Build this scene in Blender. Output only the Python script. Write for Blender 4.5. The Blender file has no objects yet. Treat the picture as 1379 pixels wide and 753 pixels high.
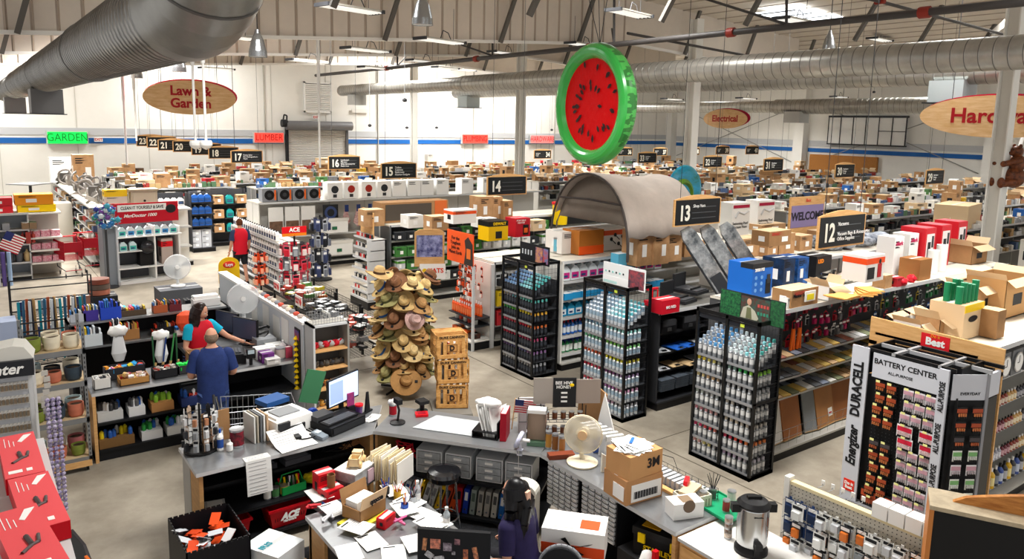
import bpy,math,random
from mathutils import Vector,Matrix
R=random.Random(7)
PI=math.pi
sc=bpy.context.scene
C=sc.collection

# ------------------------------------------------------------------ camera
FPX,PITCH,ROLL,HCAM=1022.5,0.1498,0.02046,4.5
rt=Vector((0.8091,-0.5877,0));fw=Vector((0.5877,0.8091,0));up=Vector((0,0,1))
fd=fw*math.cos(PITCH)-up*math.sin(PITCH)
uu=up*math.cos(PITCH)+fw*math.sin(PITCH)
ax=rt*math.cos(ROLL)+uu*math.sin(ROLL)
ay=-rt*math.sin(ROLL)+uu*math.cos(ROLL)
cam=bpy.data.cameras.new('camera');co=bpy.data.objects.new('camera',cam);C.objects.link(co)
m=Matrix((ax,ay,-fd)).transposed().to_4x4();m.translation=(0,0,HCAM)
co.matrix_world=m
cam.sensor_width=36;cam.lens=36*FPX/1379;cam.shift_y=-0.0399;cam.clip_start=0.1;cam.clip_end=200
sc.camera=co

# ------------------------------------------------------------------ world, lights, exposure
w=bpy.data.worlds.new('world');sc.world=w;w.use_nodes=True
w.node_tree.nodes['Background'].inputs[0].default_value=(1.0,0.985,0.96,1)
w.node_tree.nodes['Background'].inputs[1].default_value=.92
def area(x,y,z,sx,sy,e,rot=(0,0,0),col=(1,.98,.94),spr=2.3):
    l=bpy.data.lights.new('light','AREA');l.shape='RECTANGLE';l.size=sx;l.size_y=sy;l.energy=e;l.color=col;l.spread=spr
    o=bpy.data.objects.new('ceiling_light_source',l);C.objects.link(o);o.location=(x,y,z);o.rotation_euler=rot
    return o
SKYL_AND_FILL=[(5,6),(12,4.2),(5,15),(13,14),(10,24),(20.8,9.6),(25,17),(16,32),(31,8),(36,17),(27,29),(4,33),(37,30),(4,25),(23,36),(-3,30),(38,4),(0,37.3),(9,37.3),(22,37.3),(30,37.3)]  # skylights; the last ones, along the back wall, are added to brighten it
for x,y in SKYL_AND_FILL:
    area(x,y,(6.2+.062*x if x<20 else 7.44-.062*(x-20))+1.3,2.9,1.5,470 if y<20 else 800 if y<37 else 420,spr=2.3 if y<37 else PI)
sc.view_settings.view_transform='Standard';sc.view_settings.look='None'
sc.view_settings.exposure=-0.08;sc.view_settings.gamma=1.0;sc.view_settings.use_curve_mapping=False
sc.cycles.use_denoising=True
sc.cycles.max_bounces=6;sc.cycles.diffuse_bounces=3;sc.cycles.glossy_bounces=3;sc.cycles.transmission_bounces=4
sc.cycles.transparent_max_bounces=12;sc.cycles.caustics_reflective=False;sc.cycles.caustics_refractive=False
sc.cycles.sample_clamp_indirect=5

# ------------------------------------------------------------------ pixel of the survey -> point of the place at a known height / plane
def _ray(u,v):
    X=(u-689.5)/FPX;Y=(v-321.5)/FPX
    d=fd+ax*X-ay*Y
    return d
def at(u,v,z=0):
    d=_ray(u,v);t=(z-HCAM)/d.z
    return(d.x*t,d.y*t)
def atY(u,v,Y):
    d=_ray(u,v);t=Y/d.y
    return(d.x*t,HCAM+d.z*t)
def atX(u,v,X):
    d=_ray(u,v);t=X/d.x
    return(d.y*t,HCAM+d.z*t)

# ------------------------------------------------------------------ materials
_M={}
MATTE=('dc0008','c41422','e4575c')
def lin(c):return tuple(((x/12.92)if x<=.04045 else((x+.055)/1.055)**2.4)for x in c)
def hexc(h):return lin(tuple(int(h[i:i+2],16)/255 for i in(0,2,4)))
def mat(h,rough=.55,metal=0.0,noise=0.0,ns=8.0,emit=0.0,trans=0.0,alpha=1.0,bump=0.0,stretch=None,col2=None,coat=0):
    """h: colour in hex. noise mixes a second tone in by object-space noise."""
    k=(h,rough,metal,noise,ns,emit,trans,alpha,bump,stretch,col2,coat)
    if k in _M:return _M[k]
    m=bpy.data.materials.new('mat_'+h);m.use_nodes=True;nt=m.node_tree;b=nt.nodes['Principled BSDF']
    c=hexc(h)
    b.inputs['Base Color'].default_value=(*c,1);b.inputs['Roughness'].default_value=rough;b.inputs['Metallic'].default_value=metal
    if coat:b.inputs['Coat Weight'].default_value=coat
    if trans:b.inputs['Transmission Weight'].default_value=trans;b.inputs['IOR'].default_value=.92
    if alpha<1:b.inputs['Alpha'].default_value=alpha
    if emit:b.inputs['Emission Color'].default_value=(*c,1);b.inputs['Emission Strength'].default_value=emit
    if noise or bump:
        tc=nt.nodes.new('ShaderNodeTexCoord');mp=nt.nodes.new('ShaderNodeMapping')
        if stretch:mp.inputs['Scale'].default_value=stretch
        n=nt.nodes.new('ShaderNodeTexNoise');n.inputs['Scale'].default_value=ns;n.inputs['Detail'].default_value=6
        n.inputs['Roughness'].default_value=.65
        nt.links.new(tc.outputs['Object'],mp.inputs[0]);nt.links.new(mp.outputs[0],n.inputs['Vector'])
        if noise:
            r=nt.nodes.new('ShaderNodeValToRGB');d=hexc(col2)if col2 else tuple(x*(1-noise)for x in c)
            r.color_ramp.elements[0].position=.35;r.color_ramp.elements[1].position=.65
            r.color_ramp.elements[0].color=(*d,1);r.color_ramp.elements[1].color=(*c,1)
            nt.links.new(n.outputs[0],r.inputs[0]);nt.links.new(r.outputs[0],b.inputs['Base Color'])
        if bump:
            bp=nt.nodes.new('ShaderNodeBump');bp.inputs['Strength'].default_value=bump;bp.inputs['Distance'].default_value=.02
            nt.links.new(n.outputs[0],bp.inputs['Height']);nt.links.new(bp.outputs[0],b.inputs['Normal'])
    b.inputs['Specular IOR Level'].default_value=.1 if h in MATTE else(.5 if metal or rough<.35 else .25)
    _M[k]=m;return m
KRAFT=mat('bd946a',.8,noise=.16,ns=5,col2='a98058')
KRAFT2=mat('a47b52',.8,noise=.15,ns=5)
KRAFTL=mat('dcc09a',.8)
TAPE=mat('e0c9a0',.4)
WHITE=mat('f4f3f0',.5);OFFW=mat('e9e6df',.6);PAPER=mat('f6f5f2',.7)
BLACK=mat('141416',.45);DARK=mat('232427',.5);CHAR=mat('3a3b3e',.55)
RED=mat('d8121f',.4);DRED=mat('8f1020',.45);BLUE=mat('1f6fd0',.45);YEL=mat('fbd20c',.45);ORA=mat('f06a1d',.5)
GRN=mat('1f9a4c',.5);LGREY=mat('c9cacb',.5);GREY=mat('8f9194',.5);STEEL=mat('b9bcc0',.32,.85,noise=.12,ns=3)
SHELF=mat('b4b2ac',.5);SHELFD=mat('2b2c30',.5);GALV=mat('a9abad',.35,.7,noise=.25,ns=4)
CHROME=mat('d5d8dc',.15,1.0)
TOPM=mat('a6a7a8',.3,.55,noise=.12,ns=2.0)
WOODL=mat('e3b47a',.55,noise=.25,ns=4,stretch=(1,1,8),col2='cf9c60')
WOODC=mat('dfae6d',.6,noise=.3,ns=3,stretch=(3,3,14),col2='b67d3e')
CLEAR=mat('ffffff',.12,trans=.92,alpha=.45)
INK=mat('17181c',.6);REDINK=mat('c01622',.5)

# ------------------------------------------------------------------ mesh builder
class B:
    def __init__(s):s.v=[];s.f=[];s.mi=[];s.sm=[];s.ms=[]
    def _m(s,m):
        if m not in s.ms:s.ms.append(m)
        return s.ms.index(m)
    def add(s,vs,fs,m,smooth=False):
        o=len(s.v);s.v+=[tuple(x)for x in vs];i=s._m(m)
        for f in fs:s.f.append([o+a for a in f]);s.mi.append(i);s.sm.append(smooth)
        return s
    def box(s,x0,y0,z0,x1,y1,z1,m,mt=None,T=None):
        vs=[(x0,y0,z0),(x1,y0,z0),(x1,y1,z0),(x0,y1,z0),(x0,y0,z1),(x1,y0,z1),(x1,y1,z1),(x0,y1,z1)]
        if T is not None:vs=[T@Vector(v)for v in vs]
        s.add(vs,[(0,3,2,1),(0,1,5,4),(1,2,6,5),(2,3,7,6),(3,0,4,7)],m)
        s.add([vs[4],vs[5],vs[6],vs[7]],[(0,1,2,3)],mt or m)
        return s
    def cbox(s,cx,cy,cz,w,d,h,m,mt=None,T=None):
        return s.box(cx-w/2,cy-d/2,cz,cx+w/2,cy+d/2,cz+h,m,mt,T)
    def quad(s,a,b,c,d,m):return s.add([a,b,c,d],[(0,1,2,3)],m)
    def cyl(s,p0,p1,r0,m,r1=None,n=8,cap=True,smooth=True):
        p0=Vector(p0);p1=Vector(p1);r1=r0 if r1 is None else r1
        d=(p1-p0).normalized();a=Vector((1,0,0))if abs(d.x)<.9 else Vector((0,1,0))
        e1=d.cross(a).normalized();e2=d.cross(e1)
        vs=[p0+(e1*math.cos(2*PI*i/n)+e2*math.sin(2*PI*i/n))*r0 for i in range(n)]+[p1+(e1*math.cos(2*PI*i/n)+e2*math.sin(2*PI*i/n))*r1 for i in range(n)]
        s.add(vs,[(i,i+n,(i+1)%n+n,(i+1)%n)for i in range(n)],m,smooth)
        if cap:s.add(vs,[tuple(range(n)),tuple(range(2*n-1,n-1,-1))],m)
        return s
    def tube(s,pts,r,m,n=6):
        for a,b in zip(pts[:-1],pts[1:]):s.cyl(a,b,r,m,n=n,cap=False)
        return s
    def lathe(s,prof,m,n=12,c=(0,0,0),ms=None,T=None,sx=1,sy=1):
        """prof: list of (r,z); ms: a material per segment."""
        vs=[]
        for r,z in prof:
            for i in range(n):
                p=Vector((c[0]+sx*r*math.cos(2*PI*i/n),c[1]+sy*r*math.sin(2*PI*i/n),c[2]+z))
                vs.append(T@p if T is not None else p)
        for k in range(len(prof)-1):
            s.add(vs[k*n:(k+2)*n],[(i,(i+1)%n,(i+1)%n+n,i+n)for i in range(n)],ms[k]if ms else m,True)
        return s
    def prism(s,pts,y0,y1,m,axis='y',mf=None):
        """outline in x,z pushed along y (axis y), or outline in x,y pushed along z."""
        n=len(pts)
        if axis=='y':a=[(x,y0,z)for x,z in pts];b=[(x,y1,z)for x,z in pts]
        elif axis=='x':a=[(y0,x,z)for x,z in pts];b=[(y1,x,z)for x,z in pts]
        else:a=[(x,y,y0)for x,y in pts];b=[(x,y,y1)for x,y in pts]
        s.add(a+b,[(i,(i+1)%n,(i+1)%n+n,i+n)for i in range(n)],m)
        s.add(a+b,[tuple(range(n-1,-1,-1)),tuple(range(n,2*n))],mf or m)
        return s
    def ell(s,c,r,m,n=14,k=9,T=None,f=None):
        vs=[]
        for j in range(k+1):
            t=PI*j/k
            for i in range(n):
                p=Vector((r[0]*math.sin(t)*math.cos(2*PI*i/n),r[1]*math.sin(t)*math.sin(2*PI*i/n),r[2]*math.cos(t)))
                if f:p=f(p)
                if T is not None:p=T@p
                vs.append(p+Vector(c))
        s.add(vs,[(j*n+i,j*n+n+i,j*n+n+(i+1)%n,j*n+(i+1)%n)for j in range(k)for i in range(n)],m,True)
        return s
    def wire_grid(s,x0,x1,z0,z1,y,nx,nz,r,m,plane='xz'):
        f=(lambda a,b:(a,y,b))if plane=='xz' else((lambda a,b:(y,a,b))if plane=='yz' else(lambda a,b:(a,b,y)))
        for i in range(nx+1):
            a=x0+(x1-x0)*i/nx;s.cyl(f(a,z0),f(a,z1),r,m,n=4,cap=False)
        for i in range(nz+1):
            b=z0+(z1-z0)*i/nz;s.cyl(f(x0,b),f(x1,b),r,m,n=4,cap=False)
        return s
    def mesh(s,name='mesh'):
        me=bpy.data.meshes.new(name);me.from_pydata(s.v,[],s.f)
        for q in s.ms:me.materials.append(q)
        me.polygons.foreach_set('material_index',s.mi);me.polygons.foreach_set('use_smooth',s.sm)
        me.update();return me
    def build(s,name,parent=None,loc=(0,0,0),rz=0,**k):
        return link(s.mesh(name),name,parent,loc,rz,**k)

def link(me,name,parent=None,loc=(0,0,0),rz=0,rot=None,label=None,cat=None,group=None,kind=None):
    o=bpy.data.objects.new(name,me);C.objects.link(o)
    o.location=loc;o.rotation_euler=rot if rot else(0,0,rz)
    if parent:o.parent=parent
    if label:o['label']=label
    if cat:o['category']=cat
    if group:o['group']=group
    if kind:o['kind']=kind
    return o
def thing(name,label,cat,loc=(0,0,0),rz=0,group=None):return link(None,name,None,loc,rz,label=label,cat=cat,group=group)
def struct(b,name,parent=None,loc=(0,0,0),rz=0):return b.build(name,parent,loc,rz,kind=None if parent else 'structure')
def dup(root,loc,rz=0,label=None,group=None):
    r=root.copy();C.objects.link(r);r.location=loc;r.rotation_euler=(0,0,rz)
    if label:r['label']=label
    if group:r['group']=group
    for ch in list(root.children):
        c=ch.copy();C.objects.link(c);c.parent=r
        for g in ch.children:
            d=g.copy();C.objects.link(d);d.parent=c
    return r
class Fr:
    """a frame of the place: local x along the front, y into the depth, z up"""
    def __init__(s,x,y,z=0,rz=0):s.x,s.y,s.z,s.rz=x,y,z,rz;s.c,s.s=math.cos(rz),math.sin(rz)
    def w(s,x,y,z=0):return(s.x+s.c*x-s.s*y,s.y+s.s*x+s.c*y,s.z+z)
W0=Fr(0,0)
def put(me,name,label,cat,x,y,z,rz=0,group=None,F=W0,rot=None):
    return link(me,name,None,F.w(x,y,z),F.rz+rz,rot=rot,label=label,cat=cat,group=group)

_txt={}
def text(s,size,m,loc,rot=(PI/2,0,0),parent=None,name='lettering',ext=.002,bold=0.0,sx=1.0,align='CENTER',font_shear=0,**k):
    key=(s,size,m.name,ext,bold,sx,align,font_shear)
    if key not in _txt:
        cu=bpy.data.curves.new('txt','FONT');cu.body=s;cu.size=size;cu.extrude=ext;cu.offset=bold;cu.align_x=align;cu.align_y='CENTER'
        cu.resolution_u=3;cu.shear=font_shear;cu.space_line=.95
        o=bpy.data.objects.new('txt',cu);C.objects.link(o);o.scale=(sx,1,1)
        bpy.context.view_layer.update()
        me=bpy.data.meshes.new_from_object(o.evaluated_get(bpy.context.evaluated_depsgraph_get()))
        me.transform(Matrix.Diagonal((sx,1,1,1)))
        bpy.data.objects.remove(o);me.materials.clear();me.materials.append(m);_txt[key]=me
    return link(_txt[key],name,parent,loc,rot=rot,**k)

_P={}
def cached(k,f):
    if k not in _P:_P[k]=f().mesh(k if isinstance(k,str)else str(k[0]))
    return _P[k]
# ================================================================== THE SETTING
# floor
fm=mat('aaa192',.36,noise=.2,ns=1.6,col2='8d8476',bump=.05)
b=B();b.box(-6,-2,-.2,46,42,0,fm);FL=struct(b,'floor')
b=B();jm=mat('5d564b',.8)
b.box(7.77,-2,0,7.79,42,.002,jm);b.box(-6,7.2,0,46,7.215,.002,jm);b.box(-6,12.38,0,46,12.395,.002,jm);b.box(2.9,10,0,2.915,42,.002,jm)
b.box(-6,17.5,0,46,17.515,.002,jm);b.box(6.2,9.0,0,7.7,9.015,.002,jm)
struct(b,'trim_1')
# back wall with panel seams
wm=mat('f4f2ec',.75,noise=.05,ns=.8)
wseam=mat('cfccc4',.8)
b=B();b.box(-8,40.2,0,44.2,40.4,9.2,wm)
for i in range(17):
    x=-7.6+3.0*i
    b.box(x,40.18,0,x+.025,40.2,9.2,wseam)
for x in(13.0,19.5,26.0,32.5,39):b.box(x,40.12,0,x+.04,40.2,9.2,mat('b9b6ae',.8))
struct(b,'wall_back')
b=B();b.box(43.95,-8,0,44.15,40.2,9.2,wm)
for i in range(16):b.box(43.93,-6+i*3.0,0,43.95,-5.98+i*3.0,9.2,wseam)
for y in(12.0,17.6,28.9,40.0):
    b.box(43.35,y-.35,0,43.95,y+.35,9.2,wm)
for(ya,za,yb,zb)in((39.5,2.4,29.5,6.0),(39.5,6.0,29.5,2.4),(28.3,2.4,18.3,6.2),(28.3,6.2,18.3,2.4)):
    b.cyl((43.9,ya,za),(43.9,yb,zb),.025,mat('9c9a95',.6),n=5)
struct(b,'wall_right')
bl=mat('1f62ad',.6);gs=mat('c3c5c8',.6)
b=B()
b.box(-8,40.16,3.22,14.0,40.2,3.47,bl);b.box(17.7,40.16,3.22,43.9,40.2,3.47,bl)
b.box(-8,40.16,3.6,14.0,40.2,3.92,gs);b.box(17.7,40.16,3.6,43.9,40.2,3.92,gs)
struct(b,'trim_2')
b=B()
for y0,y1 in((-2,11.6),(18,28.5),(29.3,39.6),(12.4,17.2)):
    b.box(43.9,y0,3.14,43.94,y1,3.38,bl);b.box(43.9,y0,3.5,43.94,y1,3.85,gs)
struct(b,'trim_3')
# roof: two slopes of ribbed insulation with skylights, some of them added for light
def zb(x):return 6.2+.062*x if x<20 else 7.44-.062*(x-20)
rm=mat('d9d0c4',.8,noise=.08,ns=1.5);rib=mat('b9ada0',.8)
b=B()
for xa,xb in((-8,20),(20,44.2)):
    za,zc=zb(xa)+1.6,zb(xb)+1.6
    b.add([(xa,-3,za),(xb,-3,zc),(xb,40.4,zc),(xa,40.4,za),(xa,-3,za+.1),(xb,-3,zc+.1),(xb,40.4,zc+.1),(xa,40.4,za+.1)],
          [(0,3,2,1),(4,5,6,7),(0,1,5,4),(2,3,7,6)],rm)
for i in range(52):
    x=-7.5+i;z=zb(x)+1.6
    b.box(x,-3,z-.03,x+.04,40.2,z,rib)
struct(b,'ceiling')
SKM=mat('f4faff',.5,emit=3.2)
b=B()
for x,y in SKYL_AND_FILL:
    z=zb(x)+1.5;b.box(x-1.5,y-.8,z-.06,x+1.5,y+.8,z,SKM)
    for k in range(4):b.box(x-1.5+k*.98,y-.82,z-.09,x-1.44+k*.98,y+.82,z-.05,GREY)
struct(b,'skylights_some_added')  # glowing panels next to the back wall are added as fill light
# draft curtains: ribbed white panels hung across the frames
def curtain(Y,n):
    b=B();x=-6.0
    cm=mat('e0d5c8',.75,noise=.06,ns=2);lm=mat('f2efe9',.6)
    zr=mat('b5a698',.8)
    while x<20 if Y>15 else x<20:
        z0=zb(x);z1=zb(x+1.0)
        b.add([(x,Y,z0),(x+1,Y,z1),(x+1,Y,z1+1.6),(x,Y,z0+1.6)],[(0,1,2,3)],cm)
        for q in(.0,.5):
            zz=zb(x+q)
            b.add([(x+q-.04,Y-.001,zz),(x+q,Y-.05,zz),(x+q+.04,Y-.001,zz),(x+q-.04,Y-.001,zz+1.6),(x+q,Y-.05,zz+1.6),(x+q+.04,Y-.001,zz+1.6)],[(0,1,4,3),(1,2,5,4)],zr)
        x+=1
    while x<30:
        z0=zb(x);z1=zb(x+1.0)
        b.add([(x,Y,z0),(x+1,Y,z1),(x+1,Y,z1+1.6),(x,Y,z0+1.6)],[(0,1,2,3)],cm)
        x+=1
    for xa,xb in((-6,20),(20,30)):
        a,c=zb(xa),zb(xb)
        b.add([(xa,Y-.09,a-.05),(xb,Y-.09,c-.05),(xb,Y+.06,c-.05),(xa,Y+.06,a-.05),(xa,Y-.09,a+.04),(xb,Y-.09,c+.04),(xb,Y+.06,c+.04),(xa,Y+.06,a+.04)],
              [(0,3,2,1),(0,1,5,4),(4,5,6,7),(2,3,7,6)],lm)
    struct(b,'ceiling_panel')
for i,Y in enumerate((20.3,27.4,34)):curtain(Y,i)
# dark flange braces hanging from the roof
b=B();br=mat('625e59',.6)
for Y in(13.4,20.2,27.3,33.9):
    for x in(-3.5,1.2,5.6,10,14,17.2,22.5,26,30):
        z=zb(x)
        b.box(-.06,-.05,-.05,.06,.05,2.6,br,T=Matrix.Translation((x,Y-.12,z))@Matrix.Rotation(math.radians(16),4,'Y')@Matrix.Rotation(math.radians(20 if Y<15 else 8),4,'X'))
struct(b,'beam_1')
# columns along the ridge
for i,Y in enumerate((7.4,16.7,26,35.3)):
    b=B();cm=mat('eceae4',.55);CX=-.16 if i==0 else 0;Y+=.12 if i==0 else 0
    b.box(19.05,Y-.16,0,19.35,Y-.13,7.9,cm);b.box(19.05,Y+.13,0,19.35,Y+.16,7.9,cm);b.box(19.17,Y-.13,0,19.23,Y+.13,7.9,mat('d6d2c9',.6))
    b.box(18.95,Y-.25,0,19.45,Y+.25,.03,cm)
    struct(b,'column_%d'%(i+1),loc=(CX,0,0))
# roll up door, louvre vent, exit signs on the back wall
d=link(None,'door_1',None,(14.2,40.1,0),kind='structure')
b=B();dm=mat('d2cfc9',.6)
for i in range(46):
    z=.09*i;b.add([(0,0,z),(3.3,0,z),(3.3,-.04,z+.045),(0,-.04,z+.045),(3.3,0,z+.09),(0,0,z+.09)],[(0,1,2,3),(3,2,4,5)],dm)
b.build('door_curtain',d)
b=B();b.cyl((-.15,-.28,4.2),(3.55,-.28,4.2),.24,mat('77777a',.45,.3),n=20);b.build('roll_drum',d)
b=B();b.box(-.12,-.12,0,.02,.04,4.1,DARK);b.box(3.28,-.12,0,3.42,.04,4.1,mat('5f5f60',.5));b.build('guide_rail',d)
b=B();b.cyl((-.4,-.28,4.3),(-.1,-.28,4.3),.2,DARK,n=14);b.tube([(-.3,-.28,4.5),(-.25,-.28,4.75),(-.1,-.28,4.7),(-.12,-.28,4.4)],.04,BLACK);b.build('hoist_motor',d)
v=thing('wall_vent','large white louvred vent high on the wall above the grey rolling door','vent',(15.15,40.1,4.9))
b=B();b.box(0,-.05,0,1.55,.08,.08,WHITE).box(0,-.05,1.55,1.55,.08,1.63,WHITE).box(0,-.05,0,.08,.08,1.63,WHITE).box(1.47,-.05,0,1.55,.08,1.63,WHITE);b.build('frame',v)
b=B();b.box(.08,.04,.08,1.47,.08,1.55,mat('77736c',.7))
for i in range(14):b.box(.08,-.03,0,1.47,.0,.085,WHITE,T=Matrix.Translation((0,0,.1+i*.103))@Matrix.Rotation(.5,4,'X'))
b.build('louvre',v)
b=B();b.box(0,-.03,0,1.0,.05,.2,OFFW);b.build('wall_duct_cover',None,(17.9,40.1,4.95),label='slim blank white plate fixed on the back wall beside the louvred vent',cat='plate')
for(x,z,lab)in((15.8,4.55,'small exit sign under the louvred vent above the rolling door'),(5.25,3.3,'small exit sign to the side of the glowing green garden sign')):
    t=thing('exit_sign',lab,'exit sign',(x,40.08,z));b=B();b.box(-.17,-.04,0,.17,.06,.2,WHITE);b.build('housing',t)
    text('EXIT',.17,REDINK,(0,-.045,.1),parent=t,sx=.95,bold=.004)
# neon department signs
def neon(x,z,w,h,col,word,lab):
    t=thing('neon_sign',lab,'sign',(x,40.0,z))
    b=B();b.box(-.03,-.02,-.04,w+.03,.12,h+.04,mat('c9cbc8',.6));b.build('backing',t)
    b=B();b.box(.02,-.05,0,w-.02,-.02,h,mat(col,.5,emit=1.0,noise=.35,ns=9));b.build('panel',t)
    text(word,h*.95,mat({'12e052':'0a8a34','ff4a3e':'a3130e'}.get(col,'c22a2a'),.5),(w/2,-.06,h/2),parent=t,sx=w/(h*.62*len(word)),bold=.0)
neon(3.2,3.22,1.6,.52,'12e052','GARDEN','glowing green GARDEN sign on the back wall')
neon(12.4,3.3,1.55,.48,'ff4a3e','LUMBER','glowing red LUMBER sign beside the rolling door')
neon(25.1,3.28,1.9,.52,'ff4a3e','PLUMBING','glowing red sign on the back wall between two white posts')
neon(30.4,3.3,1.9,.48,'ff7c78','HARDWARE','pinkish red sign on the back wall beside the watermelon float')
# board on right wall like a folded window panel
t=thing('wall_grid','white grid panel hung high on the side wall in a dark frame','panel',(43.7,22.2,3.7),rz=-PI/2)
b=B();b.box(-4.8,-.05,0,0,.05,1.65,mat('f0efec',.6));b.build('panel',t)
b=B()
b.box(-4.85,-.1,1.6,.05,.05,1.72,CHAR);b.box(-4.85,-.1,-.05,.05,.05,.03,CHAR)
for k in range(7):b.box(-4.85+k*.8,-.08,0,-4.8+k*.8,0,1.65,CHAR)
b.box(-1.6,-.08,.8,0,0,.84,CHAR);b.build('frame',t)
b=B();b.box(43.7,23.8,0,43.9,28.2,3.0,mat('b5793c',.7,noise=.3,ns=20));struct(b,'wall_panel')

# ducts -------------------------------------------------------------
def duct(name,lab,X,Z,runs,m=None):
    """runs: list of (y0, y1, r) along +Y; ribbed spiral duct"""
    t=thing(name,lab,'air duct',(X,runs[0][0],Z));y00=runs[0][0]
    for(y0,y1,r)in runs:
        prof=[];y=y0;ms=[]
        lt=mat('b3b1ab',.34,.7,noise=.25,ns=2.2)if X>10 else mat('8a8885',.3,.9,noise=.4,ns=2.2);dk=lt;sm_=mat('6c6a67',.45,.5)
        while y<y1:
            prof+=[(r,y-y00),(r,y-y00+(.13 if X<10 else .23)),(r*1.018,y-y00+(.14 if X<10 else .235)),(r*1.018,y-y00+(.165 if X<10 else .255))];ms+=[lt,dk,sm_,dk];y+=.17 if X<10 else .26
        prof.append((r,y1-y00))
        T=Matrix.Rotation(-PI/2,4,'X')
        b=B();b.lathe(prof,lt,n=28,ms=ms,T=T)
        b.cyl((0,y1-y00,0),(0,y1-y00+.04,0),r*1.04,dk,n=28)
        b.build('duct_section',t)
    return t
t=duct('spiral_duct','long galvanised spiral duct nearest the watermelon float, crossing in front of the white columns',16.5,6.05,[(4.4,14,.33),(14,26,.31),(26,38,.27)])
b=B();b.box(-.35,31.6,-.75,.35,32.3,-.25,mat('b9bab8',.5,.3));b.build('outlet_box',t)
t=duct('spiral_duct','second galvanised spiral duct running just behind the white columns',22,6.12,[(5,18,.33),(18,35.6,.3)])
for y in(4.6,18.3,29.0):b=B();b.box(-.4,y,-.8,.4,y+.9,-.22,mat('a9b2b4',.5,.3));b.box(-.5,y-.1,-.83,.5,y+1.0,-.8,DARK);b.build('outlet_box',t)
t=duct('spiral_duct','farthest and lowest galvanised spiral duct, near the side wall',34,5.65,[(15.2,24,.36),(24,38,.3)])
b=B();b.box(-.4,7.2,-.8,.4,8.1,-.25,mat('b9bab8',.5,.3));b.build('outlet_box',t)
# the big duct overhead on the garden side
t=duct('spiral_duct','huge ribbed metal duct close overhead above the garden side',1.6,5.38,[(6.9,12.2,.40),(12.2,19,.39),(19,27,.385),(27,37,.37)])
for y in(12.4,23.5):b=B();b.box(-.3,y,-.86,.3,y+.7,-.34,mat('6d6c6c',.5,.3));b.box(-.35,y-.05,-.88,.35,y+.75,-.86,DARK);b.build('outlet_box',t)
b=B();em=mat('9a9893',.38,.7,noise=.25,ns=2)
pts=[]
for k in range(9):
    a=k/8*math.radians(88);pts.append((Vector((.12*math.sin(a),-.62*math.sin(a),.62*(1-math.cos(a)))),a))
pts.append((Vector((.12,-.64,2.2)),math.radians(88)))
n=28;vs=[]
for p,a in pts:
    d=Vector((0,-math.cos(a),math.sin(a))).normalized();e2=Vector((1,0,0));e1=e2.cross(d)
    vs+=[p+(e1*math.cos(2*PI*i/n)+e2*math.sin(2*PI*i/n))*(.42)for i in range(n)]
for k in range(9):
    b.add(vs[k*n:(k+2)*n],[(i,(i+1)%n,(i+1)%n+n,i+n)for i in range(n)],em,True)
    p,a=pts[k+1];d=Vector((0,-math.cos(a),math.sin(a))).normalized();k%4==3 and b.cyl(p-d*.012,p+d*.012,.426,mat('5a5856',.5,.4),n=28,cap=False)
b.build('elbow',t)
# sprinkler pipes
def pipe(name,lab,pts,r,m):
    b=B();b.tube(pts,r,m,n=8)
    for p in pts[1:-1]:b.cyl(Vector(p)-Vector((0,.1,0)),Vector(p)+Vector((0,.1,0)),r*1.5,mat('8a2d22',.5),n=8)
    b.build(name,None,(0,0,0),label=lab,cat='pipe')
pm=mat('3f3c3b',.5)
pipe('sprinkler_pipe','dark sprinkler main running above the nearer spiral duct',[(15,y,6.75)for y in(3,7.5,12,17,23,30,38)],.075,pm)
pipe('sprinkler_branch','thin dark sprinkler branch crossing under the roof by the skylight',[(9,8.0,7.0),(15,8.4,7.05),(22,8.7,6.95),(34,9,6.3)],.035,pm)
pipe('sprinkler_branch','thin dark sprinkler branch sloping below the roof further back',[(15.5,16,7.1),(28,16.5,6.6)],.04,pm)
b=B()
for y,s in((5.2,1),(10.5,-1),(16,1),(22,-1),(29,1)):
    q=B();q.cyl((15,y,6.75),(15.1,y+.2,8.6),.035,pm,n=6);q.cyl((15,y,6.8),(15+1.2*s,y+1.4,7.4),.03,pm,n=6);q.build('pipe_hanger',None,label='dark rod and stay that hold the sprinkler main, near %s'%['the view edge','the skylight','the watermelon float','the middle columns','the back wall'][[5.2,10.5,16,22,29].index(y)],cat='pipe bracket')
# white roof beam near the skylight
b=B();b.box(0,-.12,-.1,12,.12,.12,mat('cfcbc4',.6));struct(b,'beam_2',loc=(14,4.4,7.35),rz=.5)
# white drop poles with camera domes
def pole(u,vt,vb,Y,dome,lab):
    x,z0=atY(u,vb,Y)
    t=thing('drop_pole',lab,'pole',(x,Y,z0))
    b=B();b.cyl((0,0,0),(0,0,1.8),.03,WHITE,n=8).cyl((0,0,1.8),(0,0,7.9-z0),.05,WHITE,n=8);b.build('pole',t)
    if dome:
        b=B();b.lathe([(.0,.05),(.12,.05),(.14,0),(.14,-.06),(.1,-.12),(0,-.17)],WHITE,n=14);b.build('camera_dome',t)
pole(263.5,0,192,19,True,'white ceiling pole with a dome camera, in front of the word Lawn');pole(277.5,0,192,18.5,True,'white ceiling pole with a dome camera, in front of the end of the garden sign')
pole(171,0,222,24,False,'white pole between the big duct and the garden oval');pole(184,0,190,30,False,'slim grey pole touching the garden oval edge');pole(431,0,226,21,False,'long white pole in front of the rolling door')
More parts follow.
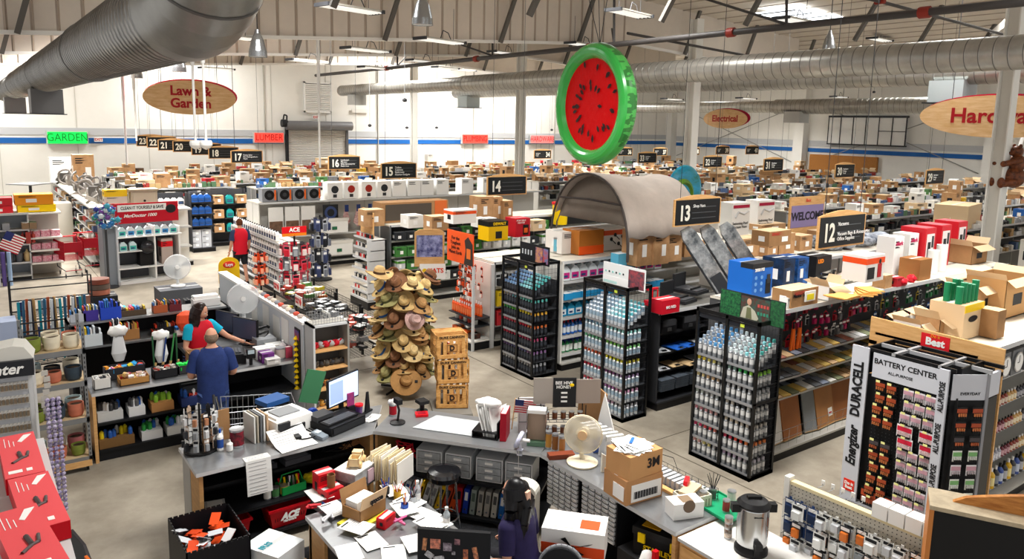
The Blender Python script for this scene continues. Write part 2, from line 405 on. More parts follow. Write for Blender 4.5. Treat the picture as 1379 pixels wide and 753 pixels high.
# light fixtures: four-tube strips
def fixture(x,y,z,rz,lab):
    t=thing('strip_light',lab,'ceiling light',(x,y,z),rz,'tube lights under the roof')
    b=B();b.box(-.75,-.2,.03,.75,.2,.06,mat('b9b4aa',.5));b.box(-.78,-.24,-.02,-.72,.24,.06,CHAR);b.box(.72,-.24,-.02,.78,.24,.06,CHAR);b.build('housing',t)
    for k in range(4):
        q=B();q.cyl((-.72,-.165+k*.11,0),(.72,-.165+k*.11,0),.018,mat('e4e2dc',.5,emit=.9),n=6);q.build('tube',t)
    q=B();q.cyl((-.5,0,.07),(-.5,0,.9),.008,CHAR,n=4).cyl((.5,0,.07),(.5,0,.9),.008,CHAR,n=4).tube([(0,0,.07),(.1,0,.3),(.3,0,.25),(.4,0,.08)],.012,CHAR);q.build('hanger',t)
FX=[(472,13,16),(848,19,14),(1072,29,12),(306,50,20),(493,68,21),(593,56,18),(415,83,26),(505,92,30),(600,92,33),(570,83,27),(680,72,24),(625,95,36),(255,70,26),(200,83,30),(160,92,33),(292,93,36),(785,61,20),(1185,54,17),(905,134,30),(1005,133,28),(1130,131,26)]
for i,(u,v,Y)in enumerate(FX):
    x,z=atY(u,v,Y)
    fixture(x,Y,z,0.25 if u<900 else .1,'four-tube strip light hung under the ribbed white roof')
# bell shaped high bay lamps
def bell(u,v,Y,s,lab):
    x,z=atY(u,v,Y);t=thing('high_bay_lamp',lab,'ceiling light',(x,Y,z))
    b=B();b.lathe([(.21*s,-.28*s),(.2*s,-.15*s),(.14*s,.1*s),(.07*s,.25*s),(.05*s,.34*s),(0,.35*s)],mat('a5a9ad',.25,.8),n=18);b.lathe([(.2*s,-.27*s),(.13*s,.05*s),(0,.1*s)],WHITE,n=18);b.build('shade',t)
    b=B();b.cyl((0,0,.3*s),(0,0,8-z),.012,CHAR,n=5);b.build('cord',t)
bell(569,14,13.5,1.0,'silver bell lamp hanging at the top of the view');bell(347,60,18,1,'silver bell lamp near the row of tube lights');bell(241,84,25,1.0,'silver bell lamp behind the poles over the garden oval');bell(184,95,32,1,'small far bell lamp beside the big duct')
bell(1117,55,12,.8,'dark bell lamp behind the sprinkler main')
# wires with small cameras
for(u,v,Y,lab)in((498,169,34,'tiny camera on a wire left of a lower tiny camera'),(548,172,34,'tiny camera on a wire beside the farthest white column'),(588,172,35,'tiny camera hanging past the farthest white column'),(545,135,24,'tiny camera on a long wire just below the spiral duct'),(1177,124,24,'tiny camera below the paired ducts near the outlet box'),(743,175,36,'tiny camera by the watermelon float edge')):
    x,z=atY(u,v,Y);t=thing('ceiling_camera',lab,'camera',(x,Y,z));b=B();b.ell((0,0,0),(.09,.09,.07),CHAR);b.build('camera_body',t)
    b=B();b.cyl((0,0,0),(0,0,7.6-z),.012,GREY,n=4);b.build('wire',t)
# ================================================================== GOODS (one mesh per kind, shared by its copies)
def carton(w,d,h,m=KRAFT,lab=1,band=None,seed=0):
    def f():
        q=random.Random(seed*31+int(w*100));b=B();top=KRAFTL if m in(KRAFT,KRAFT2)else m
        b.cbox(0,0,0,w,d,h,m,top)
        b.cbox(0,0,h,w*.98,.05,.002,TAPE if m in(KRAFT,KRAFT2)else LGREY)
        e=.003
        if band:b.box(-w/2-e,-d/2-e,h*.68,w/2+e,d/2+e,h*.9,band)
        if lab:
            x=q.uniform(-.3,.1)*w
            for s in(-1,1):
                y=s*(d/2+e)
                if lab!=3:b.quad((x,y,h*.25),(x+w*.28,y,h*.25),(x+w*.28,y,h*.6),(x,y,h*.6),WHITE)
                for k in range(3):b.quad((-w*.4,y*1.002,h*(.72+.07*k)),(-w*.4+w*q.uniform(.2,.6),y*1.002,h*(.72+.07*k)),(-w*.4+w*q.uniform(.2,.6),y*1.002,h*(.755+.07*k)),(-w*.4,y*1.002,h*(.755+.07*k)),INK if lab!=2 else REDINK)
                xx=s*(w/2+e);b.quad((xx,-d*.25,h*.3),(xx,d*.1,h*.3),(xx,d*.1,h*.65),(xx,-d*.25,h*.65),WHITE if lab!=3 else INK)
        return b
    return cached(('carton',w,d,h,m.name,lab,band.name if band else 0,seed),f)
def open_carton(w,d,h,m=KRAFT,fl=.16):
    def f():
        b=B();t=.006
        b.cbox(0,0,0,w,d,t,m)
        b.box(-w/2,-d/2,0,w/2,-d/2+t,h,m).box(-w/2,d/2-t,0,w/2,d/2,h,m).box(-w/2,-d/2,0,-w/2+t,d/2,h,m).box(w/2-t,-d/2,0,w/2,d/2,h,m)
        for s in(-1,1):
            b.add([(-w/2,s*d/2,h),(w/2,s*d/2,h),(w/2,s*(d/2+fl*.9),h-.02+.06*s),(-w/2,s*(d/2+fl*.9),h-.02+.06*s)],[(0,1,2,3)],KRAFTL)
            b.add([(s*w/2,-d/2,h),(s*w/2,d/2,h),(s*(w/2+fl*.5),d/2,h+fl*.7),(s*(w/2+fl*.5),-d/2,h+fl*.7)],[(0,1,2,3)],KRAFTL)
        b.box(-w*.35,-d*.3,t,w*.2,d*.2,h*.6,WHITE)
        b.quad((-w*.2,-d/2-.003,h*.3),(w*.15,-d/2-.003,h*.3),(w*.15,-d/2-.003,h*.6),(-w*.2,-d/2-.003,h*.6),INK)
        return b
    return cached(('open',w,d,h,m.name,fl),f)
def can(cap,body='8f9398',r=.031,h=.19,band=None):
    def f():
        b=B();bm_=mat(body,.35,.4);cm=mat(cap,.45);bd=mat(band,.5)if band else mat('d9dadb',.5)
        b.lathe([(r,0),(r,h*.28),(r,h*.62),(r,h*.7),(r*.72,h*.76),(r*.74,h*.77),(r*.7,h*.98),(0,h)],bm_,n=8,ms=[bm_,bd,bm_,bm_,cm,cm,cm])
        return b
    return cached(('can',cap,body,r,h,band),f)
def bottle(body,cap='f2f2f2',lab='ffffff',r=.035,h=.2,n=8,neck=.35,trans=False):
    def f():
        b=B();bm_=mat(body,.3);cm=mat(cap,.45);lm=mat(lab,.5)
        b.lathe([(r*.9,0),(r,h*.05),(r,h*.15),(r,h*.55),(r,h*.65),(r*neck,h*.82),(r*neck,h*.83),(r*neck,h),(0,h)],bm_,n=n,ms=[bm_,bm_,lm,bm_,bm_,cm,cm,cm])
        return b
    return cached(('bottle',body,cap,lab,r,h,n,neck),f)
def trigger(body,lab,trg='f4f4f4',h=.26):
    def f():
        b=B();bm_=mat(body,.3);lm=mat(lab,.5);t=mat(trg,.5)
        b.lathe([(.04,0),(.045,h*.1),(.045,h*.55),(.03,h*.72),(.014,h*.8),(.014,h*.9)],bm_,n=8,ms=[bm_,lm,bm_,bm_,t],sy=.7)
        b.box(-.018,-.06,h*.86,.018,.03,h,t);b.box(-.006,-.05,h*.72,.006,-.035,h*.87,t)
        return b
    return cached(('trig',body,lab,trg,h),f)
def jug(body,cap,lab,w=.18,d=.11,h=.28):
    def f():
        b=B();bm_=mat(body,.35);cm=mat(cap,.4);lm=mat(lab,.5)
        b.prism([(-w/2,0),(w/2,0),(w/2,h*.62),(w*.12,h*.9),(-w*.22,h*.9),(-w/2,h*.7)],-d/2,d/2,bm_)
        b.cyl((-w*.05,0,h*.9),(-w*.05,0,h),w*.14,cm,n=8);b.box(-w*.42,-d/2-.002,h*.12,w*.42,-d/2,h*.5,lm)
        b.box(-w*.3,-d/2-.004,h*.2,w*.2,-d/2-.002,h*.34,mat('334a7a',.5))
        return b
    return cached(('jug',body,cap,lab,w,d,h),f)
def pack(card,prod,w=.09,h=.14,t=.03):
    """blister card that hangs from a hook"""
    def f():
        b=B();c=mat(card,.5);p=mat(prod,.4)
        b.box(-w/2,0,-h,w/2,.003,0,c);b.box(-w*.4,-.004,-h*.28,w*.4,0,-h*.08,WHITE if card[0]<'c' else INK)
        b.box(-w*.32,-t,-h*.92,w*.32,0,-h*.38,p);b.box(-.012,-.001,-.005,.012,.004,.02,c)
        return b
    return cached(('pack',card,prod,w,h,t),f)
def slab(m,w,d,h,m2=None):
    def f():
        b=B();b.cbox(0,0,0,w,d,h,m,m2 or m);b.cbox(0,0,h,w*.7,d*.6,.001,m2 or WHITE);return b
    return cached(('slab',m.name,w,d,h,m2.name if m2 else 0),f)
def roll(m,r,h,mend=None):
    def f():
        b=B();b.lathe([(r*.25,h),(r,h),(r,0),(r*.25,0)],m,n=12,ms=[mend or m,m,m]);return b
    return cached(('roll',m.name,r,h),f)
def tin(m,lab,r=.06,h=.12):
    def f():
        b=B();b.lathe([(r,0),(r,h*.12),(r,h*.88),(r*1.04,h*.9),(r*1.04,h),(0,h*.97)],m,n=12,ms=[STEEL,lab,STEEL,STEEL,STEEL]);return b
    return cached(('tin',m.name,lab.name,r,h),f)

def price(b,x,y,z,m=None):b.box(x-.018,y-.004,z-.012,x+.018,y,z+.012,m or mat('f3ee9a',.6))
def gondola(name,label,x0,x1,y0,y1,h,zs,depth=.42,sides=(-1,),col=SHELF,back=OFFW,top=True,base=.14,cat='shelving unit',end=True,tops=None):
    """double-sided shop shelving: base, back panel, uprights, one part per shelf"""
    t=thing(name,label,cat,(x0,(y0+y1)/2,0));L=x1-x0;hw=(y1-y0)/2
    b=B();b.box(.02,-hw+.02,0,L,hw-.02,base,BLACK);b.box(0,-hw,base-.02,L,hw,base+.01,col);b.build('base',t)
    b=B();b.box(0,-.02,base,L,.02,h,back)
    for k in range(int(L/1.2)+1):b.box(min(k*1.2,L-.03),-.035,base,min(k*1.2,L-.03)+.03,.035,h,col)
    b.build('back_panel',t)
    for z in zs:
        for s in sides:
            b=B();b.box(0,min(0,s*depth)if s>0 else-depth,z-.025,L,max(0,s*depth)if s>0 else 0,z,col)
            yy=s*depth;b.box(0,min(yy,yy+s*.006),z-.035,L,max(yy,yy+s*.006),z+.01,LGREY if col is not SHELFD else DARK)
            b.build('shelf',t)
    if top:
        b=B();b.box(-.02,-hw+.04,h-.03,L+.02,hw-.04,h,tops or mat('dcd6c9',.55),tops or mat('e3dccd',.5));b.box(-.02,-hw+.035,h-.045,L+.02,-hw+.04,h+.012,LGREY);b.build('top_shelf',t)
    if end:
        b=B();b.box(-.01,-hw+.03,base,.02,hw-.03,h,back);b.box(-.015,-.03,0,.0,.03,h,col);b.build('end_panel',t)
    return t

def row_of(F,xs,y,z,protos,name,label,cat,group,jit=0.0,rz=0,jy=0):
    """stands things in a row; protos: list of meshes taken in runs"""
    for i,x in enumerate(xs):
        me=protos[i%len(protos)]if not callable(protos)else protos(i)
        put(me,name,label,cat,x,y+R.uniform(-jy,jy),z,rz+R.uniform(-jit,jit),group,F)
def span(a,b,step):
    n=max(1,int((b-a)/step));return[a+step*(i+.5)for i in range(n)]

# ================================================================== PAINT CAGES
def cage(x,y,wid,dep,key,rows,topm,n=12,stuff=False,board=None,body='8f9398',band=None):
    F=Fr(x,y+wid,0,-PI/2)  # local x runs towards -Y, local y into +X
    t=thing('spray_paint_cage','black metal display cage %s, shelves full of spray cans'%key,'display cage',(F.x,F.y,0),F.rz)
    p=.022;H=2.1;K=mat('0e0f12',.35,.3)
    b=B()
    for xx in(0,wid-p*1.6):
        for yy in(0,dep-p*1.6):b.box(xx,yy,0,xx+p*1.6,yy+p*1.6,H,K)
    b.box(wid/2-p,0,0,wid/2+p,p*1.4,H,K)
    for z in(0,H-.04):b.box(0,0,z,wid,p,z+.05,K).box(0,dep-p,z,wid,dep,z+.05,K).box(0,0,z,p,dep,z+.05,K).box(wid-p,0,z,wid,dep,z+.05,K)
    b.box(wid-p,0,1.02,wid,dep,1.05,K)
    b.box(0,0,0,wid,dep,.05,K);b.build('frame',t)
    b=B();b.wire_grid(.02,dep-.02,.05,H-.05,wid-.012,7,26,.0022,K,'yz');b.wire_grid(.02,dep-.02,.05,H-.05,.012,7,26,.0022,K,'yz');b.build('side_mesh',t)
    b=B();b.box(.02,dep-.03,.05,wid-.02,dep-.02,1.75,mat('3b3d42',.6));b.build('back_panel',t)
    b=B();b.box(.02,.02,1.98,wid-.02,.024,2.05,mat('20232a',.5));b.box(wid*.7,.015,1.99,wid*.76,.02,2.03,mat('cfe04a',.5));b.build('header_strip',t)
    for j in range(7):
        z=.07+.235*j
        q=B();q.box(.02,.03,z-.012,wid-.02,dep-.03,z,mat('3a3c40',.5))
        for k in range(2):q.box(.03+k*wid/2,.018,z-.03,wid/2-.03+k*wid/2,.026,z+.006,mat('9b9da2',.4,.4))
        q.build('shelf',t)
    if board:
        bw,m1,fn=board
        o=B();o.box(0,0,0,bw,.012,.34,m1);bo=o.build('header_board',t,(wid*.2,dep*.45,H-.06));fn(bo,bw)
    st=B()
    for j in range(7):
        z=.07+.235*j;dxy=wid/n
        capsL,capsR=rows[j]
        deep=5 if j==6 else 1
        for k in range(n):
            cap=(capsL if k<n//2 else capsR);cap=cap[(k*len(cap)*2//n)%len(cap)]
            for dd in range(deep):
                xx=dxy*(k+.5);yy=.065+dd*.078;zz=z+dd*.042
                if abs(xx-wid/2)<.03 and dd==0:continue
                if stuff:_bake(st,can(cap,body,band=band),F.w(xx,yy,zz))
                else:put(can(cap,body,band=band),'spray_can','spray can %s, cage %s'%(SHN[j],key),'spray can',xx,yy,zz,0,'spray cans %s, cage %s'%(SHN[j],key),F)
        for dd in range(1,4 if j<6 else 0):
            cap=capsR[-1]
            if stuff:_bake(st,can(cap,body,band=band),F.w(wid-.05,.06+dd*.09,z))
            else:put(can(cap,body,band=band),'spray_can','spray can %s, cage %s'%(SHN[j],key),'spray can',wid-.05,.06+dd*.09,z,0,'spray cans %s, cage %s'%(SHN[j],key),F)
    if stuff:st.build('spray_cans',None,label='mass of black spray cans with coloured caps in the cage %s'%key,cat='spray cans',kind='stuff')
    return t
SHN=['on the bottom shelf','on second shelf up','on third shelf up','on fourth shelf up','on fifth shelf up','on sixth shelf up','crowding the top shelf']
def _bake(b,me,loc,rz=0,s=1.0):
    c,sn=math.cos(rz),math.sin(rz)
    vs=[(loc[0]+s*(c*v.co.x-sn*v.co.y),loc[1]+s*(sn*v.co.x+c*v.co.y),loc[2]+s*v.co.z)for v in me.vertices]
    base=len(b.v);b.v+=vs
    for p in me.polygons:
        b.f.append([base+i for i in p.vertices]);b.mi.append(b._m(me.materials[p.material_index]));b.sm.append(p.use_smooth)

def board_plants(o,w):
    b=B();b.box(.01,-.004,.01,w*.33,0,.33,mat('16382a',.6,noise=.8,ns=30,col2='2f7a45'));b.box(w*.34,-.004,.01,w*.78,0,.31,mat('5b2f2c',.6,noise=.5,ns=12,col2='2f5a4f'));b.box(w*.79,-.004,.01,w-.01,0,.33,mat('1b3a2c',.6,noise=.8,ns=24,col2='2b6b3d'));b.build('photo_panel',o)
    b=B()
    b.prism([(w*.34,.02),(w*.38,.16),(w*.46,.2),(w*.56,.14),(w*.62,.05),(w*.6,.02)],-.008,-.004,mat('b9b6a4',.6));b.ell((w*.47,-.008,.245),(.035,.004,.045),mat('c99b82',.6));b.prism([(w*.43,.03),(w*.44,.17),(w*.5,.17),(w*.52,.03)],-.012,-.008,mat('6d7050',.6))
    for k in range(4):b.box(w*(.6+.045*k),-.008,.2,w*(.63+.045*k),-.004,.24,mat('c0504a',.5));b.box(w*(.6+.045*k),-.008,.1,w*(.63+.045*k),-.004,.14,mat('3b8a70',.5))
    b.build('printed_figure',o)
def board_white(o,w):
    b=B();b.box(.0,-.004,.0,w,0,.13,mat('f4f4f4',.5));b.box(w*.62,-.006,.02,w*.98,0,.3,mat('31404c',.5,noise=.6,ns=14,col2='b04a52'));b.box(w*.02,-.006,.02,w*.35,0,.06,mat('bfe3e2',.5))
    for k in range(6):b.cyl((w*(.07+.085*k),-.006,.2),(w*(.07+.085*k),0,.2),.016,CHAR if k%2 else mat('7fc8c2',.5),n=10)
    b.build('photo_panel',o)
def board_black(o,w):
    b=B();b.box(w*.55,-.004,.03,w*.78,0,.3,mat('5d3b8c',.5,noise=.6,ns=10,col2='e2a05c'));b.box(w*.8,-.004,.03,w*.96,0,.3,mat('c7432f',.5,noise=.6,ns=12,col2='4c84b8'))
    for k in range(4):b.box(w*(.08+.1*k),-.004,.13,w*(.12+.1*k),0,.22,mat('c9cdd2',.5))
    b.build('photo_panel',o)
G_=['b9bcc2','a8abb0']
cage(7.93,5.62,1.01,.5,'by the art boards',[(['d9a6a8','d6cf8a','b8bcc4'],['b2a0c4','c0b4d2','b9b6c4']),(['d8497a','dd5560','d87a70'],['c43a5a','d24a3a','e0814a']),
    (['d692a4','d6a0a8','cfa8a8'],['c9bfae','b9b4ac']),(['b9c4c0','c0c4c8','aab4b8'],['b9b4ac','44464c','c4c4c2']),(['e0d2a0','d0b08a','b8a48c'],G_),(['e6cf3e','d9cf7a','a8aa9c'],['7d9a92','3fae5c','8fd04a']),
    (['8fa0b4','5f8fc0','4f92c8','a4bcd2'],['d6e4e8','bcd9de','86cfd6','4fb3ac'])],None,board=(1.0,mat('22252a',.5),board_plants))
cage(7.93,7.95,1.0,.52,'with the white header board',[(['e6909c','cfb0c0'],['c9a8c8','b4b6be']),(['e05a70','d87a8a'],['c88ad0','d9a4c8']),(['d94860','d64a6a'],['8c5a8c','a08ab0']),(['e0603c','e2643e','d9705a'],['e8e03a','d9e02e','e6dc50']),
    (['7fd0a0','86c8a4'],['86d060','8fd88a']),(['8fb0c0','7cb0cc'],['9cd8d8','a0e0dc']),(['8c9cac','8fa8bc'],['a4d4dc','86ccd4','62c0cc'])],None,board=(.92,mat('e9ecec',.5),board_white),body='d6dce2',band='8fa6b8')
cage(7.95,10.27,.97,.58,'nearest the hat rack',[(G_,G_),(['6d5a8c','55588c'],['6a6c98','8c6a98']),(['c0304a','b02c4a'],['b03a5c','a8486c']),(['d0506a','c03a54'],['c9304a','d9703a']),(['3fa05c','5cb04a'],['e8d03a','d9c83a','e0a83a']),(['8c8c98','62a0b0'],['6fc0b8','5cb8b0']),
    (['6a88b0','7fa4cc','8fb0d8'],['8fd4dc','a0dce2','5cc0c0'])],None,stuff=True,board=(.86,mat('17191e',.5),board_black),body='24262c',band='3c4048')
# ================================================================== ROWS WITH THEIR GOODS
def tb(u,v,z,me,name,label,cat,d=.3,rz=0,group=None,txt=None):
    """stands a thing on a surface of height z; u,v is the middle of its front bottom edge"""
    x,y=at(u,v,z);o=put(me,name,label,cat,x,y+d/2,z,rz,group)
    if txt:
        s,size,m,dx,dz,yy,sx=txt
        text(s,size,m,(dx,-yy/2-.006,dz),parent=o,sx=sx,bold=.002*size/.1)
    return o
BW=lambda w,d,h:(w,d,h)
# ---- row by the art supplies
gondola('shelving_unit','long art supply shelving row, pegged packs above sloping book shelves',8.62,15.6,5.78,7.0,2.12,[.86,1.13,1.42],.5,back=mat('4a4a4c',.6))
b=B();
for z in(.3,.42):b.cyl((8.64,5.8,z),(15.6,5.8,z),.004,CHROME,n=4)
for k in range(40):b.cyl((8.64+.19*k,5.8,.16),(8.64+.19*k,5.8,.42),.003,CHROME,n=4)
b.build('wire_shelf_fence',None,label='low wire fence along the bottom deck that holds the leaning boards',cat='shelf fence')
PK=[pack('b0102a','24242a'),pack('c2182c','8c0f22'),pack('22232a','c4202e'),pack('d9dadb','3a3c40'),pack('8c1a48','c02060'),pack('2a2c31','6d7076'),pack('e0621c','3a2c26'),pack('e8e8e6','c9302c')]
PG=[pack('2c7a48','1a5a34'),pack('22262c','2f9a54'),pack('e2c43a','2a2a2c'),pack('2a62a8','17335c'),pack('d9dadb','5a5c60'),pack('c0202c','2b2b2e')]
for j,z in enumerate((2.02,1.83,1.64)):
    row_of(W0,[x+R.uniform(-.01,.01)for x in span(8.75,11.6 if j<2 else 11.0,.115)],6.22-.06*j,z,lambda i:R.choice(PK[:6]),'hanging_pack','red and black blister pack on the %s pegs by the brown lock carton'%['top','middle','low'][j],'pack','red and black blister packs, %s pegs'%['top','middle','low'][j],jy=.08)
    row_of(W0,[x+R.uniform(-.01,.01)for x in span(11.6,15.9,.145)],6.22-.06*j,z,lambda i:R.choice(PG),'hanging_pack','mixed blister pack on the %s pegs below the envelopes and vacuum boxes'%['top','middle','low'][j],'pack','mixed blister packs, %s pegs'%['top','middle','low'][j],jy=.08)
for k,x in enumerate((9.15,9.3)):
    b=B();b.cyl((0,0,0),(-.03,0,-.3),.022,ORA,n=8).cyl((0.02,0,0),(.04,0,-.3),.02,ORA,n=8).cyl((.01,0,0),(.01,0,.1),.01,BLACK);b.build('hand_pruner',None,(x,5.95,1.78),label='orange handled scissors hanging near the spray can cage',cat='scissors',group='orange scissors by the cage')
BOOK=[slab(mat(c,.5),.16,.22,.02,mat(d,.5))for c,d in(('a9a698','d0cfc8'),('5a6248','82886a'),('6e3a34','a86a5a'),('3c4048','6c7076'),('c09a48','d8b868'),('a08058','c9a880'),('4a5264','8a94a8'),('b4b8bc','dedede'),('2c2c2e','58585c'),('8a7a62','b8a88c'))]
for j,(z,n)in enumerate(((1.44,'upper'),(1.15,'middle'),(.88,'lower'))):
    for q,x in enumerate(span(8.7,13.2,.185)):
        for dd in range(2):
            o=put(R.choice(BOOK if j!=1 else BOOK[1:]),'art_pad','flat art pad on the %s sloping shelf of the art row'%n,'pad',x,5.95+dd*.24,z+.01,0,'art pads, %s sloping shelf'%n,rot=(.12,0,R.uniform(-.08,.08)))
for i,(x,w,h,c,n)in enumerate(((8.95,.5,.62,'f0efec','white canvas board'),(9.3,.45,.66,'a5683c','reddish brown board'),(9.75,.3,.6,'8f9498','grey framed board'),(10.15,.55,.66,'b07a48','tan cork board with a white ticket'),(10.75,.9,.68,'9c6238','wide brown hardboard sheet with a label'),(11.8,.8,.66,'b98550','plain light brown hardboard sheet'),(12.7,.7,.6,'d9d4c8','pale board leaning past the battery display'))):
    b=B();b.box(-w/2,-.01,0,w/2,.01,h,mat(c,.55,noise=.12,ns=4));b.box(-w/2,-.014,0,w/2,.012,.012,mat('c9a878',.6));
    if 'ticket' in n or 'label' in n:b.box(w*.1,-.015,.12,w*.32,-.01,.24,WHITE);b.box(w*.13,-.018,.16,w*.28,-.014,.18,REDINK)
    link(b.mesh('board'),'leaning_board',None,(x,5.92,.17),rot=(-.2,0,R.uniform(-.12,.12)),label=n+' leaning on the bottom deck of the art row',cat='board')
# tops of this row
Z=2.125
BLU=mat('1a66c4',.4);
def boxt(u,v,w,d,h,m,label,txt=None,z=Z,rz=0,name='product_box',cat='box',lab=1,band=None,group=None,seed=0):
    return tb(u,v,z,carton(w,d,h,m,lab,band,seed),name,label,cat,d,rz,group,txt)
o=boxt(1025,401,.46,.42,.5,BLU,'large bright blue pressure washer box above the printed header board',lab=0)
text('2000 PSI',.06,WHITE,(-.08,-.216,.41),parent=o,bold=.002)
b=B();b.box(-.231,-.213,.43,.231,.0,.503,DARK)
for k in range(3):
    for q in range(2):b.cyl((-.15+.13*q,-.214,.3-.09*k),(-.15+.13*q,-.2115,.3-.09*k),.028,mat('6fa6e0',.5),n=12)
b.box(.08,-.216,.05,.19,-.21,.26,BLACK);b.box(.1,-.218,.2,.17,-.214,.33,CHAR);b.build('printed_panel',o)
boxt(1061,389,.28,.38,.46,mat('17375f',.45,noise=.3,ns=7,col2='111a28'),'dark blue pressure washer box next to the large bright blue one',seed=2)
boxt(1080,383,.28,.38,.42,mat('1d5fb0',.45,noise=.4,ns=7,col2='12233c'),'blue and black tool box stood between two darker boxes',seed=3)
boxt(1108,376,.42,.36,.38,mat('1a1a1c',.45),'black and orange LED light box on the art row top shelf',('LED',.09,mat('f08a1d',.5),-.1,.3,.36,1.0),lab=0,seed=3)
o=boxt(1083,412,.62,.3,.24,KRAFT2,'long opened brown lock carton with a yellow price note',('Master Lock',.07,INK,-.1,.16,.3,1.0),lab=2)
b=B();b.box(-.02,-.17,.06,.22,-.156,.2,mat('f4f4ee',.6));b.box(.02,-.174,.08,.18,-.17,.16,mat('f2df2e',.6));b.build('price_note',o)
boxt(1064,415,.14,.12,.14,WHITE,'small white box with blue bars in front of the lock carton')
tb(1125,404,Z,open_carton(.34,.28,.2,WHITE),'product_box','open white carton with print between the lock carton and envelopes','box',.28)
ENV=slab(mat('d79a4c',.7,noise=.15,ns=5),.36,.26,.014,mat('e0ab62',.7))
for k in range(14):tb(1150-(k%3)*3,402,Z+.005+k*.016,ENV,'padded_envelope','orange padded envelope in the loose stack on the art row','envelope',.26,R.uniform(-.3,.3),'stack of padded envelopes')
for k in range(4):
    x,y=at(1172,399,Z);put(ENV,'padded_envelope','orange padded envelope slipping off toward the clear plastic bags','envelope',x+.05*k,y+.1,Z+.01+.016*k,.5+.2*k,'slipped envelopes')
for k in range(3):
    b=B();b.box(-.3,-.012,0,.3,.012,.03,CHROME);b.box(-.3,.18,0,.3,.2,.03,CHROME);b.box(-.3,-.01,0,-.27,.2,.03,BLACK)
    for s in(-.26,.26):b.cyl((s,0,.05),(s,.03,.05),.05,BLACK,n=12).cyl((s,-.004,.05),(s,.0,.05),.025,LGREY,n=10)
    x,y=at(1146,384-k*8,Z+.13*k);put(b.mesh('dolly'),'steel_dolly','black wheeled steel dolly frame stacked by the orange and white boxes','dolly',x,y+.15,Z+.11*k,.1*k,'stacked dolly frames')
for k,lab in enumerate(('lower white and orange boxed ride-on toy beside the dolly frames','upper white and orange boxed ride-on toy beside the dolly frames')):
    o=boxt(1177,379,.46,.34,.36,mat('ebe9e6',.5),lab,z=Z+.362*k,lab=0,band=mat('e8501c',.5))
    b=B();b.box(-.19,-.176,.04,-.02,-.172,.2,DARK);b.box(.06,-.176,.05,.16,-.172,.24,mat('b8202a',.5));b.ell((.11,-.175,.27),(.03,.004,.035),DARK);b.build('printed_figure',o)
for k,u in enumerate((1207,1227)):
    boxt(u,372-k*6,.3,.3,.66,mat('f0f0ef',.45),['white vacuum box beside the ride-on toy boxes','white vacuum box beside the red vacuum boxes'][k],('shark',.1,mat('c4205c',.5),0,.55,.3,1.0),seed=5)
for k,(u,v)in enumerate(((1249,364),(1270,358),(1292,351))):
    o=boxt(u,v,.36,.44,.74,mat('c8202c',.4),['first red vacuum box by the white vacuum boxes','middle red vacuum box of the three','last red vacuum box of three, next to the brown open carton'][k],lab=0)
    b=B();b.box(-.14,-.226,.1,.12,-.222,.64,mat('f0e6e4',.5));b.box(-.1,-.23,.14,.0,-.226,.5,DARK);b.box(.03,-.23,.4,.1,-.226,.6,CHAR);b.box(-.176,-.2,.741,.17,.2,.745,mat('e05a64',.5));b.build('printed_panel',o)
tb(1245,377,Z,carton(.38,.34,.34,mat('9c6a3c',.8),0),'cardboard_box','plain dark brown carton in front of the white and red vacuum boxes','box',.34)
for k in range(2):tb(1262+11*k,369-3*k,Z,roll(WHITE,.09,.4+.06*k),'paper_roll','fat white paper roll standing beside the plain brown carton','roll',.18,group='white paper rolls')
for k in range(3):
    b=B();b.ell((0,0,.06),(.09,.07,.06),mat('d01a2c',.4),f=lambda p:p*(1+.15*math.sin(9*p.x*20)));x,y=at(1222+12*k,386-5*k,Z);put(b.mesh('bag'),'red_bag','crumpled red plastic bag on the shelf edge by the plain brown carton','bag',x,y+.08,Z,k,'crumpled red bags')
tb(1196,388,Z,carton(.2,.2,.2,KRAFT,0),'cardboard_box','small tan carton at the shelf edge before the crumpled red bags','box',.2)
tb(1212,386,Z,carton(.22,.2,.14,mat('b9222c',.6),3),'cardboard_box','small red carton at the shelf edge before the crumpled red bags','box',.2)
tb(1318,355,Z,open_carton(.62,.4,.34,KRAFT2),'cardboard_box','open brown carton at the far end of the art row, by the white column','box',.4)
# ---- row with clipboards and floor care
gondola('shelving_unit','dark shelving row with clipboards and folded jeans between two spray can cages',8.72,11.0,7.98,9.2,1.62,[.3,.62,.92,1.25],.5,col=SHELFD,back=mat('2c2d30',.6),tops=mat('6b6a66',.4))
gondola('shelving_unit','tall shelving row that carries the vacuum hose boxes and sign 13',11.0,17.5,7.98,9.2,2.1,[1.2,1.6],.5)
for j,z in enumerate((.93,.63)):
    for k,x in enumerate(span(8.8,10.8,.3)):
        b=B();b.box(-.12,-.16,0,.12,.16,.012,mat(('2a6ad0' if(j==0)else 'd9b98a')if k%3 else 'c9ccd0',.4));b.box(-.05,-.16,.012,.05,-.11,.03,CHROME)
        put(b.mesh('clipboard'),'clipboard','clipboard lying on the %s dark shelf beside the white-headed cage'%('upper' if j==0 else 'lower'),'clipboard',x,8.12+.1*R.random(),z+.002+.012*(k%2),R.uniform(-.2,.2),'clipboards, %s dark shelf'%('upper' if j==0 else 'lower'))
for j in range(5):
    for k,x in enumerate(span(8.8,10.8,.34)):put(slab(mat('3a4048',.8,noise=.3,ns=12),.3,.34,.035,mat('4a525c',.8,noise=.3,ns=12)),'folded_jeans','dark folded jeans in the piles on the lowest dark shelf','jeans',x,8.16,.305+.037*j,R.uniform(-.05,.05),'folded jeans')
